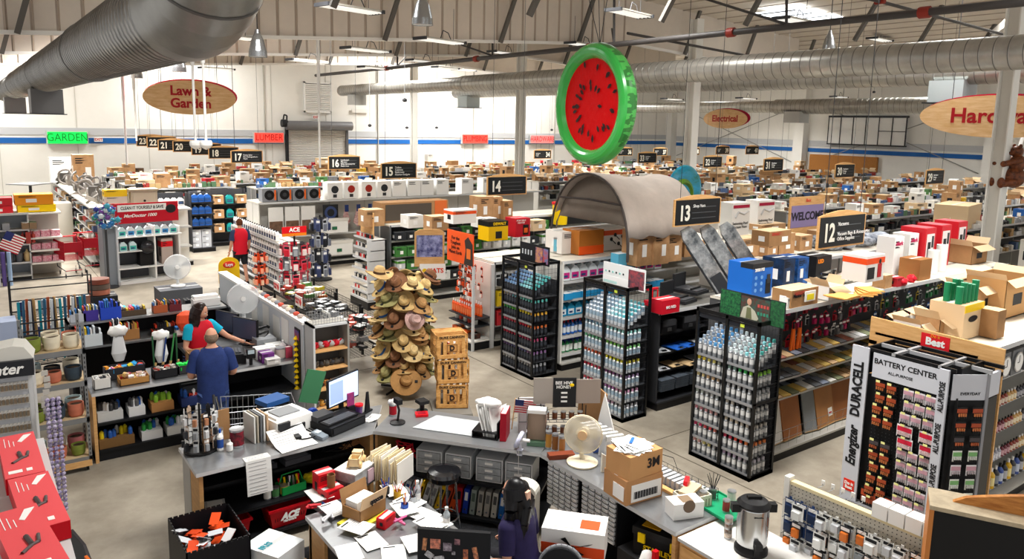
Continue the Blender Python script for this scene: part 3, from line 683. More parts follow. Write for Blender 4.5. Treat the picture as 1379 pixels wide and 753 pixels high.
for k,x in enumerate((9.0,9.5,10.1)):
    b=B();b.box(-.18,-.14,0,.18,.14,.18,BLACK);b.box(-.15,-.145,.1,.15,.1,.2,CHAR);b.box(-.05,-.15,.02,.05,-.14,.08,CHROME);put(b.mesh('case'),'tool_case','black tool case on the dark row under the silver clamshells','case',x,8.2,1.255,0,'black tool cases')
o=tb(903,422,1.63,carton(.4,.24,.22,mat('c4182a',.45),0),'product_box','red floor jack box on the dark row next to the white-headed cage','box',.24,txt=('BIG RED',.06,WHITE,0,.1,.24,1.0))
b=B();b.box(-.08,-.1,.22,.08,.1,.3,mat('c4182a',.4));b.cyl((0,0,.3),(0,0,.5),.02,CHROME);b.box(-.12,-.02,.48,.12,.02,.51,mat('c4182a',.4));b.cyl((-.06,-.06,.22),(-.06,-.06,.48),.012,RED);b.cyl((.06,-.06,.22),(.06,-.06,.48),.012,RED)
put(b.mesh('jack'),'bottle_jack','red frame of a floor jack standing behind its red box','jack',*(lambda p:(p[0]+.1,p[1]+.5,1.42))(at(903,422,1.63)))
for k in range(3):
    b=B();b.prism([(-.14,0),(.14,0),(.14,1.25),(.08,1.4),(-.08,1.4),(-.14,1.25)],-.03,.03,mat('c4c8cc',.2,.6,noise=.5,ns=6,col2='5c6268'));b.box(-.11,-.034,.1,.11,-.03,.45,mat('f0f0f0',.4)if k else mat('2a2c30',.4));b.box(-.16,-.01,0,-.13,.02,1.1,CHAR)
    x,y=at(962+26*k,408-6*k,1.63);link(b.mesh('clam'),'clamshell_pack',None,(x+.5,y+.1,1.64),rot=(-.4,-.5,-.35),label=['tall silver clamshell pack leaning closest to the white-headed cage','middle silver clamshell pack leaning above the dark row','shorter bright silver clamshell pack near the blue washer box'][k],cat='pack')
for k in range(2):
    b=B();b.box(-.2,-.25,0,.2,.25,.05,DARK);b.box(-.17,-.22,.05,.17,.22,.07,CHAR);b.cyl((-.15,-.1,.08),(.15,-.1,.08),.02,BLACK);b.box(-.19,.2,.05,.19,.24,.3,DARK)
    x,y=at(925+16*k,408-5*k,1.63);put(b.mesh('tray'),'car_ramp','black plastic car ramp behind the floor jack box','ramp',x,y+.2,1.63+.09*k,.2,'black car ramps')
Z=2.105
for(u,v,w,d,h,lab)in((1013,346,.62,.35,.36,'tan carton behind the silver clamshells'),(1040,346,.3,.3,.26,'small tan carton between two larger ones near sign 12'),(1059,342,.5,.36,.4,'tan carton that carries a stack on the hose row'),(1085,337,.42,.34,.3,'tan carton right beside sign 12 in the stack'),(1110,330,.4,.3,.3,'tan carton partly behind sign 12')):
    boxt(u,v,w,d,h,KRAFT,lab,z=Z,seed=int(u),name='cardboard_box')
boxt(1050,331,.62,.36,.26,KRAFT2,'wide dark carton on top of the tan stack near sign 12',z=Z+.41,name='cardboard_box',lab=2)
for k,u in enumerate((996,1030)):
    o=boxt(u,320-k*5,.62,.36,.78,mat('eceae6',.5),['white vacuum hose box nearest sign 13','white vacuum hose box nearest the welcome mat board'][k],z=Z,lab=0)
    b=B();b.box(-.28,-.186,.66,.28,-.182,.73,mat('a5183c',.5));b.tube([(-.2,-.186,.45),(-.1,-.186,.58),(.1,-.186,.52),(.25,-.186,.58)],.022,LGREY);b.build('printed_panel',o)
    text('Swimming Pool\nVacuum Hose',.085,INK,(-.02,-.188,.28),parent=o)
boxt(1042,310,.9,.4,.14,KRAFT,'flat kraft carton lying behind the white hose boxes',z=Z+.1,name='cardboard_box',seed=4)
t=thing('display_board','wooden framed board with a purple WELCOME mat picture','sign',(*atY(1085,300,9.4)[:1],9.4,2.1));b=B();b.box(-.62,-.02,0,.62,.02,1.0,WOODL);b.build('board',t)
b=B();b.box(-.58,-.03,.35,.58,-.02,.82,mat('8d7fa8',.6));b.build('picture',t);text('WELCOME',.24,mat('2a2430',.6),(0,-.034,.58),parent=t,bold=.008);text('Best',.1,RED,(0,-.034,.92),parent=t)
boxt(1096,325,.6,.3,.5,KRAFT2,'open brown pool carton in front of the welcome board',z=Z,name='cardboard_box',txt=('INTEX',.11,INK,-.05,.38,.3,1.0),lab=0)
b=B();b.ell((0,0,.04),(.2,.1,.06),WHITE);put(b.mesh('roll'),'plastic_wrap','white wrapped bundle on top of the pool carton','bundle',at(1096,325,2.1)[0],at(1096,325,2.1)[1]+.15,2.61)
# ---- row with the tent on top
gondola('shelving_unit','white shelving row under the grey tent, between the white-headed cage and the hat side cage',8.7,17.5,10.35,11.5,2.05,[.28,.62,.98,1.32,1.66],.5)
for(z,me,lab,st)in((.29,trigger('2c9a5a','e8efe8','2a3c8c'),'green cleaner bottle on the bottom white shelf between the cages',.1),(.63,bottle('2b6fc8','e23a3a','e8eef6',.04,.27),'blue wash bottle with a red cap, second white shelf between the cages',.1),(.99,jug('2c9fd0','f4f4f4','f0f6fa',.16,.1,.26),'turquoise jug on the third white shelf between the cages',.19),(1.33,slab(mat('2a9ad6',.4),.2,.3,.12,mat('eef2f4',.5)),'blue and white towel pack, fourth white shelf between the cages',.22),(1.67,jug('e8eef2','f4f4f4','d02f86',.2,.12,.3),'pale pouch with pink label on the top white shelf between the cages',.22)):
    row_of(W0,span(8.75,11.6 if z>1.2 else 10.6,st),10.55,z,[me],'cleaning_product',lab,'cleaning product',lab[:40],jy=.02)
    row_of(W0,span(8.78,11.6 if z>1.2 else 9.6,st),10.72,z,[me],'cleaning_product',lab,'cleaning product',lab[:40],jy=.02)
Z=2.065
boxt(771,341,.55,.5,.42,mat('efe9e2',.5),'white box stack at the tent opening, next to the amber box',z=Z,seed=9)
o=boxt(796,342,.62,.5,.46,mat('b9702c',.35),'amber and orange wrapped box in the tent opening',z=Z,lab=0)
b=B();b.box(-.315,-.256,.0,.315,-.25,.16,mat('f05a1c',.4));b.build('orange_band',o)
o=boxt(830,336,.68,.5,.44,mat('f2efea',.5),'white boxed fan set with black drawings under the tent',z=Z,lab=0,band=mat('e85a2c',.5))
b=B()
for x,z in((-.15,.22),(.05,.12),(.15,.26),(-.05,.3)):b.cyl((x,-.258,z),(x,-.254,z),.04,DARK,n=8);b.tube([(x,-.257,z),(x+.12,-.257,z-.1)],.008,DARK)
b.build('printed_panel',o)
for k in range(3):tb(752+6*k,341,Z,tin(mat('e8eef0',.4),mat('6fb8d0',.5),.06,.3),'wipe_tub','white and blue wipes tub at the corner under the tent pole','tub',.12,group='wipes tubs')
for(u,v,w,h,lab)in((868,358,.42,.66,'tall brown carton at the tent side, nearer the opening'),(890,356,.4,.62,'tall brown carton beside its twin under the tent edge'),(908,352,.4,.5,'brown carton behind the bottle jack'),(935,345,.6,.3,'wide brown carton under the lower edge of sign 13')):
    boxt(u,v,w,.4,h,KRAFT,lab,z=Z-.1,name='cardboard_box',seed=int(u))
for k in range(3):tb(838+10*k,362-2*k,1.9,slab(mat('5fb8d8',.4),.22,.2,.28,mat('e8f0f4',.5)),'diaper_pack','pale blue soft pack between the cage board and brown cartons','pack',.2,group='pale blue soft packs')
tent=thing('canopy_tent','grey fabric tunnel tent with dark ribs standing on top of the shelving','tent',(9.35,9.5,2.12))
def arch(x,w,h,n=16):return[(w/2-w/2*math.cos(PI*i/n),h*math.sin(PI*i/n)**.8)for i in range(n+1)]
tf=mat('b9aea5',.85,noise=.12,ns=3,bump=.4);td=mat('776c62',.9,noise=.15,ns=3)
for nm,x0,x1,drop in(('tent_fabric',0.0,3.6,0),):
    b=B();nx=18;vs=[]
    for i in range(nx+1):
        f=i/nx;x=.1+f*2.1
        for(y,z)in arch(0,2.15-.1*f,1.48-.1*f+.04*math.sin(f*9)):
            wob=.025*math.sin(7*f*PI+3*z+2*y)
            vs.append((x,y+wob+(.15*f),max(z,.0)+wob))
    n=17;fs=[(i*n+j,(i+1)*n+j,(i+1)*n+j+1,i*n+j+1)for i in range(nx)for j in range(1,n-3)]
    b.add(vs,fs,tf,True)
    o=b.build(nm,tent);sd=o.modifiers.new('s','SOLIDIFY');sd.thickness=.01
b=B();vs=[];n=13
for i in range(n):
    a=PI*i/(n-1)
    for z in range(5):
        t_=z/4;y=1.07+1.05*math.cos(PI-a)*1.0;zt=1.46*math.sin(a)**.8
        vs.append((.14+.12*math.sin(a)*(1-t_),y,max(zt*(1-t_)+.62*t_,.62)if zt>.62 else zt))
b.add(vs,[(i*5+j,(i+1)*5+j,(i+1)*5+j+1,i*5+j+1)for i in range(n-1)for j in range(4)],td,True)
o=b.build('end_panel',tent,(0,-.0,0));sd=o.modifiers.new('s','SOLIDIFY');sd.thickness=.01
b=B();b.tube([(.08,y,z)for y,z in arch(0,2.17,1.5,24)],.022,mat('4a4340',.6),n=6);b.build('front_rib',tent)
b=B();b.tube([(.05,.2,1.0),(.04,1.05,1.03),(.05,1.9,1.0)],.02,mat('3a3230',.6));b.build('cross_strap',tent)
bl_=thing('pool_float','teal and blue printed inflatable standing behind the grey tent','pool float',(12.75,11.2,2.85))
b=B();b.lathe([(0,-.1),(.42,-.09),(.52,-.04),(.55,0),(.52,.04),(.42,.09),(0,.1)],mat('1793c4',.3,noise=.8,ns=2.5,col2='0b6f62',stretch=(1,1,3)),n=30,T=Matrix.Translation((0,0,.3))@Matrix.Rotation(PI/2,4,'X')@Matrix.Rotation(.0,4,'Y'));b.build('float_body',bl_)
b=B();b.lathe([(.28,-.05),(.36,0),(.28,.05),(.24,0)],mat('6a9a2c',.4,noise=.5,ns=3),n=26,T=Matrix.Translation((-.15,-.1,.2))@Matrix.Rotation(PI/2,4,'X'));b.build('green_print',bl_)
# ---- row behind the hat side cage with the orange end display
gondola('shelving_unit','shelving row with boxed heaters on top, behind the orange hand cleaner display',8.55,17.5,12.3,13.5,1.74,[.4,.8,1.2,1.5],.45,back=mat('5a5a5c',.6))
for k,z in enumerate((.42,.82)):
    for q,x in enumerate(span(8.6,11.4,.42)):put(carton(.36,.34,.3,mat(['c4202c','e8c41c'][1-k if q%4 else k],.45),3,None,q),'tool_box','boxed tool on the %s shelf behind the hat side cage'%['lowest','second'][k],'box',x,12.52,z,0,'boxed tools, %s shelf behind the cage'%['lowest','second'][k])
row_of(W0,span(8.6,12.5,.16),12.4,1.49,[pack('dcdddd','2c2c2e',.12,.26,.08),pack('2c2c30','55575a',.12,.26,.08)],'hanging_pack','dark hardware pack hanging below the yellow box row','pack','packs under the yellow box')
Z=1.755
o=boxt(671,324,.56,.45,.46,mat('f6c50d',.4),'yellow and black power tool box above the orange display',z=Z,lab=0)
b=B();b.box(-.282,-.228,.34,.282,.228,.462,mat('1a1a1a',.4));b.box(-.08,-.231,.05,.1,-.226,.22,DARK);b.build('printed_panel',o);text('DEWALT',.09,YEL,(.03,-.233,.4),parent=o,bold=.003)
o=boxt(704,319,.44,.45,.46,mat('c4182a',.4),'red boxed heater beside the yellow power tool box',z=Z,lab=0)
b=B();b.box(0,-.231,.05,.17,-.226,.3,BLACK);b.box(.03,-.235,.1,.14,-.231,.22,mat('e8631c',.5));b.build('printed_panel',o);text('PORTABLE\nHEATER',.06,WHITE,(-.06,-.234,.38),parent=o)
boxt(726,311,.42,.35,.28,KRAFTL,'opened tan carton with a printed side beside the red heater box',z=Z,name='cardboard_box')
b=B();b.lathe([(.0,0),(.2,0),(.22,.55),(.24,.56),(.24,.62),(0,.63)],YEL,n=18,ms=[YEL,YEL,RED,RED,RED]);x,y=at(748,305,1.75);put(b.mesh('tub'),'yellow_tub','tall yellow tub with a red lid against the tent pole','tub',x+.4,y+.3,1.755)
for k,(u,v,w,h,c,lab)in enumerate(((700,283,.5,.5,'c4182a','red heater box standing behind the first heater'),(722,280,.45,.62,'b91528','tall red heater box behind the tan carton'),(680,282,.4,.3,'d8d6d4','small white and red box behind the yellow tool box'),(740,283,.4,.5,'c4182a','red box stack close to the yellow tub'))):
    x,y=at(u,v,2.0);put(carton(w,.4,h,mat(c,.45),3,None,k),'product_box',lab,'box',x,min(13.2,y+.1),1.755)
# orange hand cleaner end display
e=thing('end_display','wire end display of orange hand cleaner with a big orange poster','display rack',(7.98,13.25,0),-PI/2)
b=B();b.box(0,.0,0,.95,.5,.16,BLACK);b.box(0,0,.15,.95,.5,.19,OFFW);b.build('base',e)
b=B();b.box(0,.48,.15,.95,.5,1.72,OFFW).box(.95,.44,.0,.99,.52,1.72,LGREY).box(.95,0,0,.99,.05,1.72,LGREY);b.build('back_panel',e)
for z in(.46,.62):b=B();b.box(0,.05,z,.95,.48,z+.02,SHELFD);b.build('shelf',e)
b=B();b.box(.0,.0,1.72,.98,.02,2.35,mat('ee5a22',.5));b.prism([(.66,1.72),(.72,2.0),(.68,2.2),(.8,2.28),(.96,2.15),(.98,1.72)],-.008,0,mat('3a302c',.6));b.box(.76,-.012,1.85,.9,-.006,2.05,mat('e8742c',.5));b.build('poster',e)
text('For the\nToughest\nJobs on\nPlanet Earth',.1,INK,(.33,-.006,2.06),parent=e)
F=Fr(7.98,13.25,0,-PI/2)
GJ=[pack('ea5a1e','c9441a',.08,.13,.03),pack('f0f0ee','e85a20',.08,.13,.03),pack('e0511c','f0e6e0',.08,.13,.03)]
for j,z in enumerate((1.66,1.5,1.34,1.18)):row_of(F,span(.03,.93,.1),.25-.02*j,z,GJ,'hanging_pack','orange hand cleaner pack hung on the pegs under the orange poster','pack','orange packs under the poster',jy=.08)
row_of(F,span(.03,.95,.085),.12,.645,[bottle('e8571c','f4f4f4','ea7c4a',.032,.26)],'cleaner_bottle','orange cleaner bottle with white cap, front line under the poster','bottle','front line of orange bottles')
row_of(F,span(.03,.95,.085),.3,.645,[bottle('e8571c','f4f4f4','ea7c4a',.032,.3)],'cleaner_bottle','taller orange cleaner bottle standing in the back line under the poster','bottle','back line of orange bottles')
row_of(F,span(.05,.9,.16),.2,.48,[tin(mat('e8571c',.4),mat('f2f2f0',.4),.06,.11),tin(mat('5a5c60',.4),mat('c23a2a',.4),.06,.11)],'cleaner_tub','short tub on the lower dark shelf of the orange display','tub','short tubs')
row_of(F,span(.05,.9,.2),.2,.195,[carton(.16,.2,.14,mat('e8601f',.5),3),carton(.16,.2,.1,mat('4a2a20',.5),3)],'product_box','small boxed goods at the foot of the orange display','box','boxes at the display foot')
# ---- row with cord packs and cartons
gondola('shelving_unit','long shelving row with tan cartons on top and green packed goods behind the hats',8.35,17.6,16.5,17.7,2.0,[.5,.85,1.2,1.6],.5,back=mat('55585a',.6))
GP=[carton(.3,.28,.24,mat('3f7a3a',.5),1,None,1),carton(.26,.28,.22,mat('e4e6e4',.5),1,None,2),carton(.3,.28,.2,mat('2c2f33',.5),1,None,3),carton(.22,.28,.26,mat('c9cbcd',.5),1,mat('5a9a3c',.5),4)]
for j,z in enumerate((.52,.87,1.22,1.62)):row_of(W0,span(8.45,13.5,.32),16.62,z,lambda i:R.choice(GP),'packed_goods','green, white or black boxed light on the %s shelf behind the hats'%['lowest','second','third','top'][j],'box','boxed lights, %s shelf'%['lowest','second','third','top'][j],jy=.03)
Z=2.015
for i,(u,v,w,d,h,m,lab,dz)in enumerate(((505,305,.5,.4,.4,KRAFT,'tan carton at the near end of the cord row',0),(560,307,.4,.4,.3,OFFW,'white bagged box behind the hats picture',0),(593,311,.45,.4,.34,KRAFT,'tan carton near the orange and white boxes',0),(582,285,.5,.4,.3,KRAFT,'tan carton set behind, left of the kettle boxes',0),(655,297,.42,.5,.62,KRAFT,'tall tan carton next to the kettle boxes',0),(670,296,.3,.5,.6,KRAFT,'second tall tan carton behind sign 14',0),(684,296,.3,.5,.5,KRAFT2,'third tall carton right of the tan pair',0))):
    boxt(u,v,w,d,h,m,lab,z=Z+dz,name='cardboard_box',seed=i)
for k in range(2):boxt(626,301,.6,.4,.3,mat('f0efec',.5),['lower','upper'][k]+' orange and white boxed heater on the cord row',z=Z+.302*k,band=mat('f0561c',.5),lab=3)
for k in range(2):boxt(650+12*k,306,.3,.3,.22,WHITE,'white boxed fan beside the orange and white boxes',z=Z,group='white boxed fans')
# seed-style end cap
gz=[.42,.68,.94,1.2,1.45]
e=thing('end_display','end display of small bottles in close tiers under a plain wooden board','display rack',(7.65,17.35,0),-PI/2)
b=B();b.box(0,0,.0,1.0,.5,.2,BLACK);b.build('base',e);b=B();b.box(0,.46,.2,1.0,.5,1.7,OFFW);b.box(.98,0,.2,1.0,.5,1.7,LGREY);b.build('back_panel',e)
F=Fr(7.65,17.35,0,-PI/2)
for j,z in enumerate([.24]+gz+[1.7]):
    b=B();b.box(0,.05*j*.4,z-.02,1.0,.48,z,OFFW);b.box(0,.05*j*.4-.01,z-.03,1.0,.05*j*.4,z+.02,LGREY);b.build('shelf',e)
    row_of(F,span(.02,.98,.09),.05*j*.4+.07,z+.002,lambda i:R.choice([tin(mat('c2202c',.4),mat('d8d0c8',.5),.032,.11),tin(mat('2a2c30',.4),mat('c4302c',.5),.032,.11),tin(mat('8c6a54',.4),mat('e8e0d0',.5),.032,.1),tin(mat('e0a42c',.4),mat('2c2c2c',.5),.032,.12)]),'stain_tin','small tin in tier %s of the end display with the plain board'%['one','two','three','four','five','six','seven'][j],'tin','small tins, tier %d'%(j+1))
b=B();b.prism([(0,1.75),(.72,1.75),(.72,2.32),(.6,2.42),(.1,2.42),(0,2.32)],.2,.22,WOODL);b.box(0,.19,2.2,.72,.2,2.23,CHAR);b.box(.28,.19,2.3,.42,.2,2.38,RED);b.build('header_board',e,(.2,0,0))
# picture panel behind the hats
e=thing('display_board','wooden framed picture board with blue armchair print and hats card','sign',(7.25,13.3,1.62),-.45)
b=B();b.prism([(0,0),(.6,0),(.6,.7),(.5,.76),(.1,.76),(0,.7)],0,.03,WOODL);b.build('board',e);b=B();b.box(.04,-.01,.2,.56,0,.64,mat('2c2f6a',.5,noise=.7,ns=8,col2='a8aedc'));b.build('picture',e)
b=B();b.box(.1,-.04,-.25,.62,-.02,.06,PAPER).cyl((.2,-.045,-.08),(.2,-.035,-.08),.05,mat('f0c020',.5),n=14);b.build('card',e);text('HATS',.13,mat('e0452a',.5),(.42,-.046,-.08),parent=e,bold=.004)
b=B();b.cyl((.3,.05,-1.62),(.3,.05,0),.02,BLACK);b.box(.1,-.15,-1.62,.5,.25,-1.59,BLACK);b.build('stand',e)
# ---- white shelf row with coolers and speakers
gondola('shelving_unit','white shelving row of coolers and boxed speakers facing the hat tables',7.0,17.6,22.3,23.5,2.05,[.3,1.0],.55,back=mat('c9c6c0',.6))
for k,(x,z)in enumerate(((9.15,.31),(9.0,1.02))):
    t=thing('cooler_box',['white cooler on the bottom deck of the white shelf row','white cooler with a logo on the upper shelf of the white row'][k],'cooler',(x+.3,22.5,z));b=B();b.cbox(0,0,0,.95,.42,.36,WHITE);b.build('tub',t);b=B();b.cbox(0,0,.365,1.0,.46,.09,OFFW);b.build('lid',t)
    b=B();b.box(-.06,-.24,.1,.1,-.22,.2,mat('2c6a4a',.5));b.build('badge',t)
for k in range(4):
    t=put(carton(.42,.36,.4,mat('8c8f94',.5),0),'speaker_box','grey boxed speaker in the line on the white row','box',7.35+.46*k,22.6,2.065,0,'boxed speakers');b=B();b.cyl((0,-.19,.2),(0,-.182,.2),.15,BLACK,n=16).cyl((0,-.2,.2),(0,-.19,.2),.06,CHAR,n=12).box(.15,-.185,.05,.2,-.181,.35,ORA);b.build('speaker_print',t)
for k,x in enumerate([9.4,9.95,10.55,11.1,11.65,12.2,12.7,13.3,14.3,15.2]):
    t=put(carton(.48,.4,.52,WHITE,1 if k>3 else 0,None,k),'appliance_box','white appliance box in the line on the white row, under signs 15 and 16','box',x,22.6,2.065,0,'white appliance boxes')
    if k<4:b=B();b.cyl((0,-.21,.3),(0,-.202,.3),.12,mat(['2a2c30','a32c20'][k in(1,2)],.5),n=14).box(-.06,-.21,.05,.06,-.203,.15,CHAR);b.build('printed_panel',t)
for k in range(3):b=B();b.box(-.22,-.02,0,.22,.02,.7,mat('e4e2de',.5));b.box(-.2,-.03,.0,.2,-.02,.28,mat('7d5f4c',.5,noise=.5,ns=9));put(b.mesh('card'),'cushion_card','white printed seat pack hanging under the boxed speakers','pack',7.5+.5*k,22.35,1.2,0,'white seat packs')
for k in range(3):b=B();b.prism([(0,.6),(.16,.1),(.02,-.1),(-.14,.05)],0,.02,mat('e6dcd8',.7,noise=.9,ns=5,col2='a82a34',stretch=(1,1,9)));b.box(-.03,-.005,.4,.1,.0,.62,mat('26386e',.7));put(b.mesh('flag'),'small_flag','drooping striped flag hung on the white shelf row','flag',9.75+.4*k,22.4,1.25,0,'hanging flags')
b=B();b.box(-.25,0,-.25,.25,.02,.25,DARK);b.cyl((0,-.01,0),(0,0,0),.2,mat('3a4a78',.5),n=20);b.cyl((0,-.014,0),(0,-.01,0),.12,DARK,n=16);put(b.mesh('wheel'),'round_badge_sign','square dark sign with a round blue emblem on the white row','sign',9.25,22.4,1.65)
row_of(W0,[10.9+.42*k for k in range(5)],22.55,1.015,[carton(.36,.3,.3,WHITE,3,None,5),carton(.34,.3,.26,WHITE,1,None,6)],'appliance_box','white and red boxed kitchen goods below the white row top','box','boxed kitchen goods')
b=B();b.box(0,0,0,1.9,.5,.5,KRAFT2);b.box(.1,-.01,.05,1.4,0,.45,mat('4a423a',.7));b.box(1.5,-.01,0,1.85,0,.5,mat('c4602c',.6));b.build('open_box',None,(8.3,16.9,2.015),label='long dark fronted carton on the cord row behind the plain board',cat='box')
GC=[mat(c,.5)for c in('2a2b2f','e8e7e4','9a9ca0','a8403a','4c628a','5f8260','b9986a','5c5f66','d8d5cf','17181b','8c7258','c9cbd0','c4a878','a98058','ecebe8')]
def goods(x0,x1,y,zs,d,lab,rng,wmin=.06,wmax=.2,hmax=.26,F=W0):
    b=B()
    for z in zs:
        x=x0
        while x<x1:
            w=rng.uniform(wmin,wmax);h=rng.uniform(.1,hmax);m=rng.choice(GC);n=rng.randint(1,3)
            for k in range(n):
                if rng.random()<.35:
                    c=F.w(x+w/2,y+d/2,z);b.lathe([(w*.4,0),(w*.45,h*.7),(w*.15,h*.85),(w*.15,h)],m,n=6,c=c)
                else:
                    ps=[F.w(*p)for p in((x,y,z),(x+w*.94,y,z),(x+w*.94,y+d,z),(x,y+d,z))]
                    b.prism([(p[0],p[1])for p in ps],z+F.z,z+h+F.z,m,axis='z',mf=rng.choice(GC))
                x+=w
            if rng.random()<.12:x+=rng.uniform(.05,.3)
    b.build('packaged_goods',None,label=lab,cat='shop goods',kind='stuff')
# ================================================================== BATTERY DISPLAY AND ITS ROW
K=mat('0f1013',.4)
SIL=mat('c3c6cf',.4)
bt=thing('battery_display','tall black battery display lettered BATTERY CENTER with grey lettered stiles','display rack',(8.25,4.42,0),-PI/2)
b=B();b.box(-.06,-.06,0,1.05,.7,.12,K);b.box(-.05,-.05,.12,1.0,.1,.2,mat('8d8e92',.5));b.build('base',bt)
b=B();b.box(0,.06,.2,1.0,.09,1.74,mat('121316',.6));
for j in range(36):
    for k in range(20):b.box(.12+k*.042,.056,.26+j*.042,.128+k*.042,.06,.268+j*.042,mat('3a3b40',.5))
b.build('peg_panel',bt)
b=B();b.box(.0,.0,1.74,.02,.62,2.06,K).box(0,.6,.2,1.1,.64,2.0,K).box(.98,.1,.2,1.0,.62,2.06,K)
b.box(.02,.01,2.02,.98,.03,2.06,K).box(.02,.3,2.02,1.2,.33,2.06,mat('9a9b9e',.4)).box(.02,.59,2.02,1.2,.62,2.06,K).box(.3,0,2.03,.34,.6,2.06,mat('9a9b9e',.4)).box(.8,0,2.03,.83,.6,2.06,mat('9a9b9e',.4));b.build('frame',bt)
b=B();b.box(.1,-.004,1.74,.82,.02,2.02,SIL);hp=b.build('header_panel',bt);text('BATTERY CENTER',.085,INK,(.46,-.006,1.93),parent=hp,bold=.0015);text('ALL-PURPOSE',.045,INK,(.42,-.006,1.83),parent=hp)
b=B();b.box(-.14,-.03,.12,.06,-.01,2.06,SIL);s1=b.build('lettered_stile',bt)
text('DURACELL',.155,INK,(-.04,-.034,1.55),rot=(PI/2,-PI/2,0),parent=s1,bold=.006,sx=.86);text('Energizer',.16,INK,(-.04,-.034,.86),rot=(PI/2,-PI/2,0),parent=s1,bold=.005,font_shear=.25,sx=.78)
b=B();b.box(-.1,-.036,.3,.03,-.03,.44,mat('e0301c',.5));b.build('logo_square',s1);text('Do it\nBest',.05,WHITE,(-.035,-.039,.37),parent=s1,bold=.002)
b=B();b.box(.83,-.03,.12,.93,.0,2.04,SIL);s2=b.build('lettered_stile',bt)
for k in range(4):text('ALL-PURPOSE',.08,INK,(.88,-.034,.36+.46*k),rot=(PI/2,-PI/2,0),parent=s2,bold=.0015,sx=.68)
# angled wing
wg=B();wg.box(0,.0,.16,.4,.02,1.78,mat('121316',.6));wg.box(.37,-.02,.12,.4,.02,2.0,mat('8f9096',.4));wgo=wg.build('wing_panel',bt,(.95,.02,0),1.0)
b=B();b.box(0,-.01,1.72,.38,.0,2.0,SIL);q=b.build('wing_header',wgo);text('EVERYDAY',.045,INK,(.2,-.014,1.79),parent=q)
b=B();b.box(1.14,.36,.12,1.16,.62,1.72,K);b.box(1.14,.34,1.74,1.17,.62,2.0,SIL);b.build('side_panel',bt)
def bpk(card,top,prod,w=.1,h=.12,n=4):
    def f():
        b=B();c=mat(card,.5);p=mat(prod,.35,.3);b.box(-w/2,0,-h,w/2,.003,0,c);b.box(-w*.46,-.005,-h*.5,w*.46,0,-h*.14,mat(top,.4))
        for k in range(n):x=-w*.4+w*.8*(k+.5)/n;b.cyl((x,-.012,-h*.95),(x,-.012,-h*.55),w*.085,p,n=6);b.cyl((x,-.012,-h*.98),(x,-.012,-h*.8),w*.088,BLACK,n=6)
        return b
    return cached(('bpk',card,top,prod,w,h),f)
BP=[bpk('1b1b1d','a84a2c','c87848',.115),bpk('e4e2e6','c89aa8','b9b0b8',.11),bpk('1b1b1d','4a4448','b8603c',.115),bpk('e8eae4','7ab070','d8dcd8'),bpk('f0eef0','cf2340','e0c8cc',.17,.14,6),bpk('131314','c0502c','a04a30',.19,.2,6)]
Fb=Fr(8.25,4.42,0,-PI/2)
for j in range(11):
    z=1.7-.138*j
    for k in range(5):
        if j==4 and k<2:continue
        x=[.2,.33,.52,.64,.76][k]+.015*math.sin(j*2);me=BP[0]if k<2 else BP[1]
        if j==5 and k<2:me=BP[2]
        if j in(3,4)and k>1:
            if k==3:continue
            me=BP[4]
        put(me,'battery_pack','black and copper battery pack, row %s from the top'%['one','two','three','four','five','six','seven','eight','nine','ten','eleven'][j]if k<2 else 'white and pink battery pack, row %s from the top'%['one','two','three','four','five','six','seven','eight','nine','ten','eleven'][j],'battery pack',x,.0+R.uniform(-.0,.02),z,0,'battery packs of row %d, %s'%(j+1,'black' if k<2 else 'white'),Fb)
        link(cached('ptag',lambda:B().box(-.022,-.05,0,.022,-.045,.025,mat('ecea9a',.6))),'price_tag',bt,(x,0,z+.005));link(cached('phook',lambda:B().cyl((0,.06,.005),(0,-.05,.005),.003,CHROME,n=4)),'hook',bt,(x,0,z+.005))
for k in range(4):put(BP[5],'battery_pack','large battery carton on the base ledge below the hooks','battery pack',.18+.19*k,.02,.4,0,'large battery cartons',Fb)
Fw=Fr(*Fb.w(.95,.02)[:2],0,-PI/2+1.0)
for j in range(9):
    z=1.66-.16*j
    for k in range(2):
        put(BP[[0,0,2,3,1,3,3,1,3][j]],'battery_pack','battery pack on the angled wing, row %s down'%['one','two','three','four','five','six','seven','eight','nine'][j],'battery pack',.1+.17*k,-.06,z,0,'wing battery packs, row %d'%(j+1),Fw)
# wooden arch board behind the display
db=thing('display_board','tall wooden board with a red Best logo standing behind the battery display','sign',(8.98,4.78,0),-PI/2)
b=B();b.prism([(0,1.9),(1.5,1.9),(1.5,2.2),(0,2.24)],0,.03,WOODL);b.box(1.4,0,0,1.5,.03,1.95,WOODL);b.box(0,0,0,.1,.03,1.95,WOODL);b.build('board',db)
b=B();b.box(.62,-.006,2.03,.94,0,2.19,mat('d8202a',.5));b.build('logo',db);text('Best',.12,WHITE,(.78,-.009,2.1),parent=db,bold=.005);text('Do it',.05,mat('f0a020',.5),(.78,-.009,2.17),parent=db)
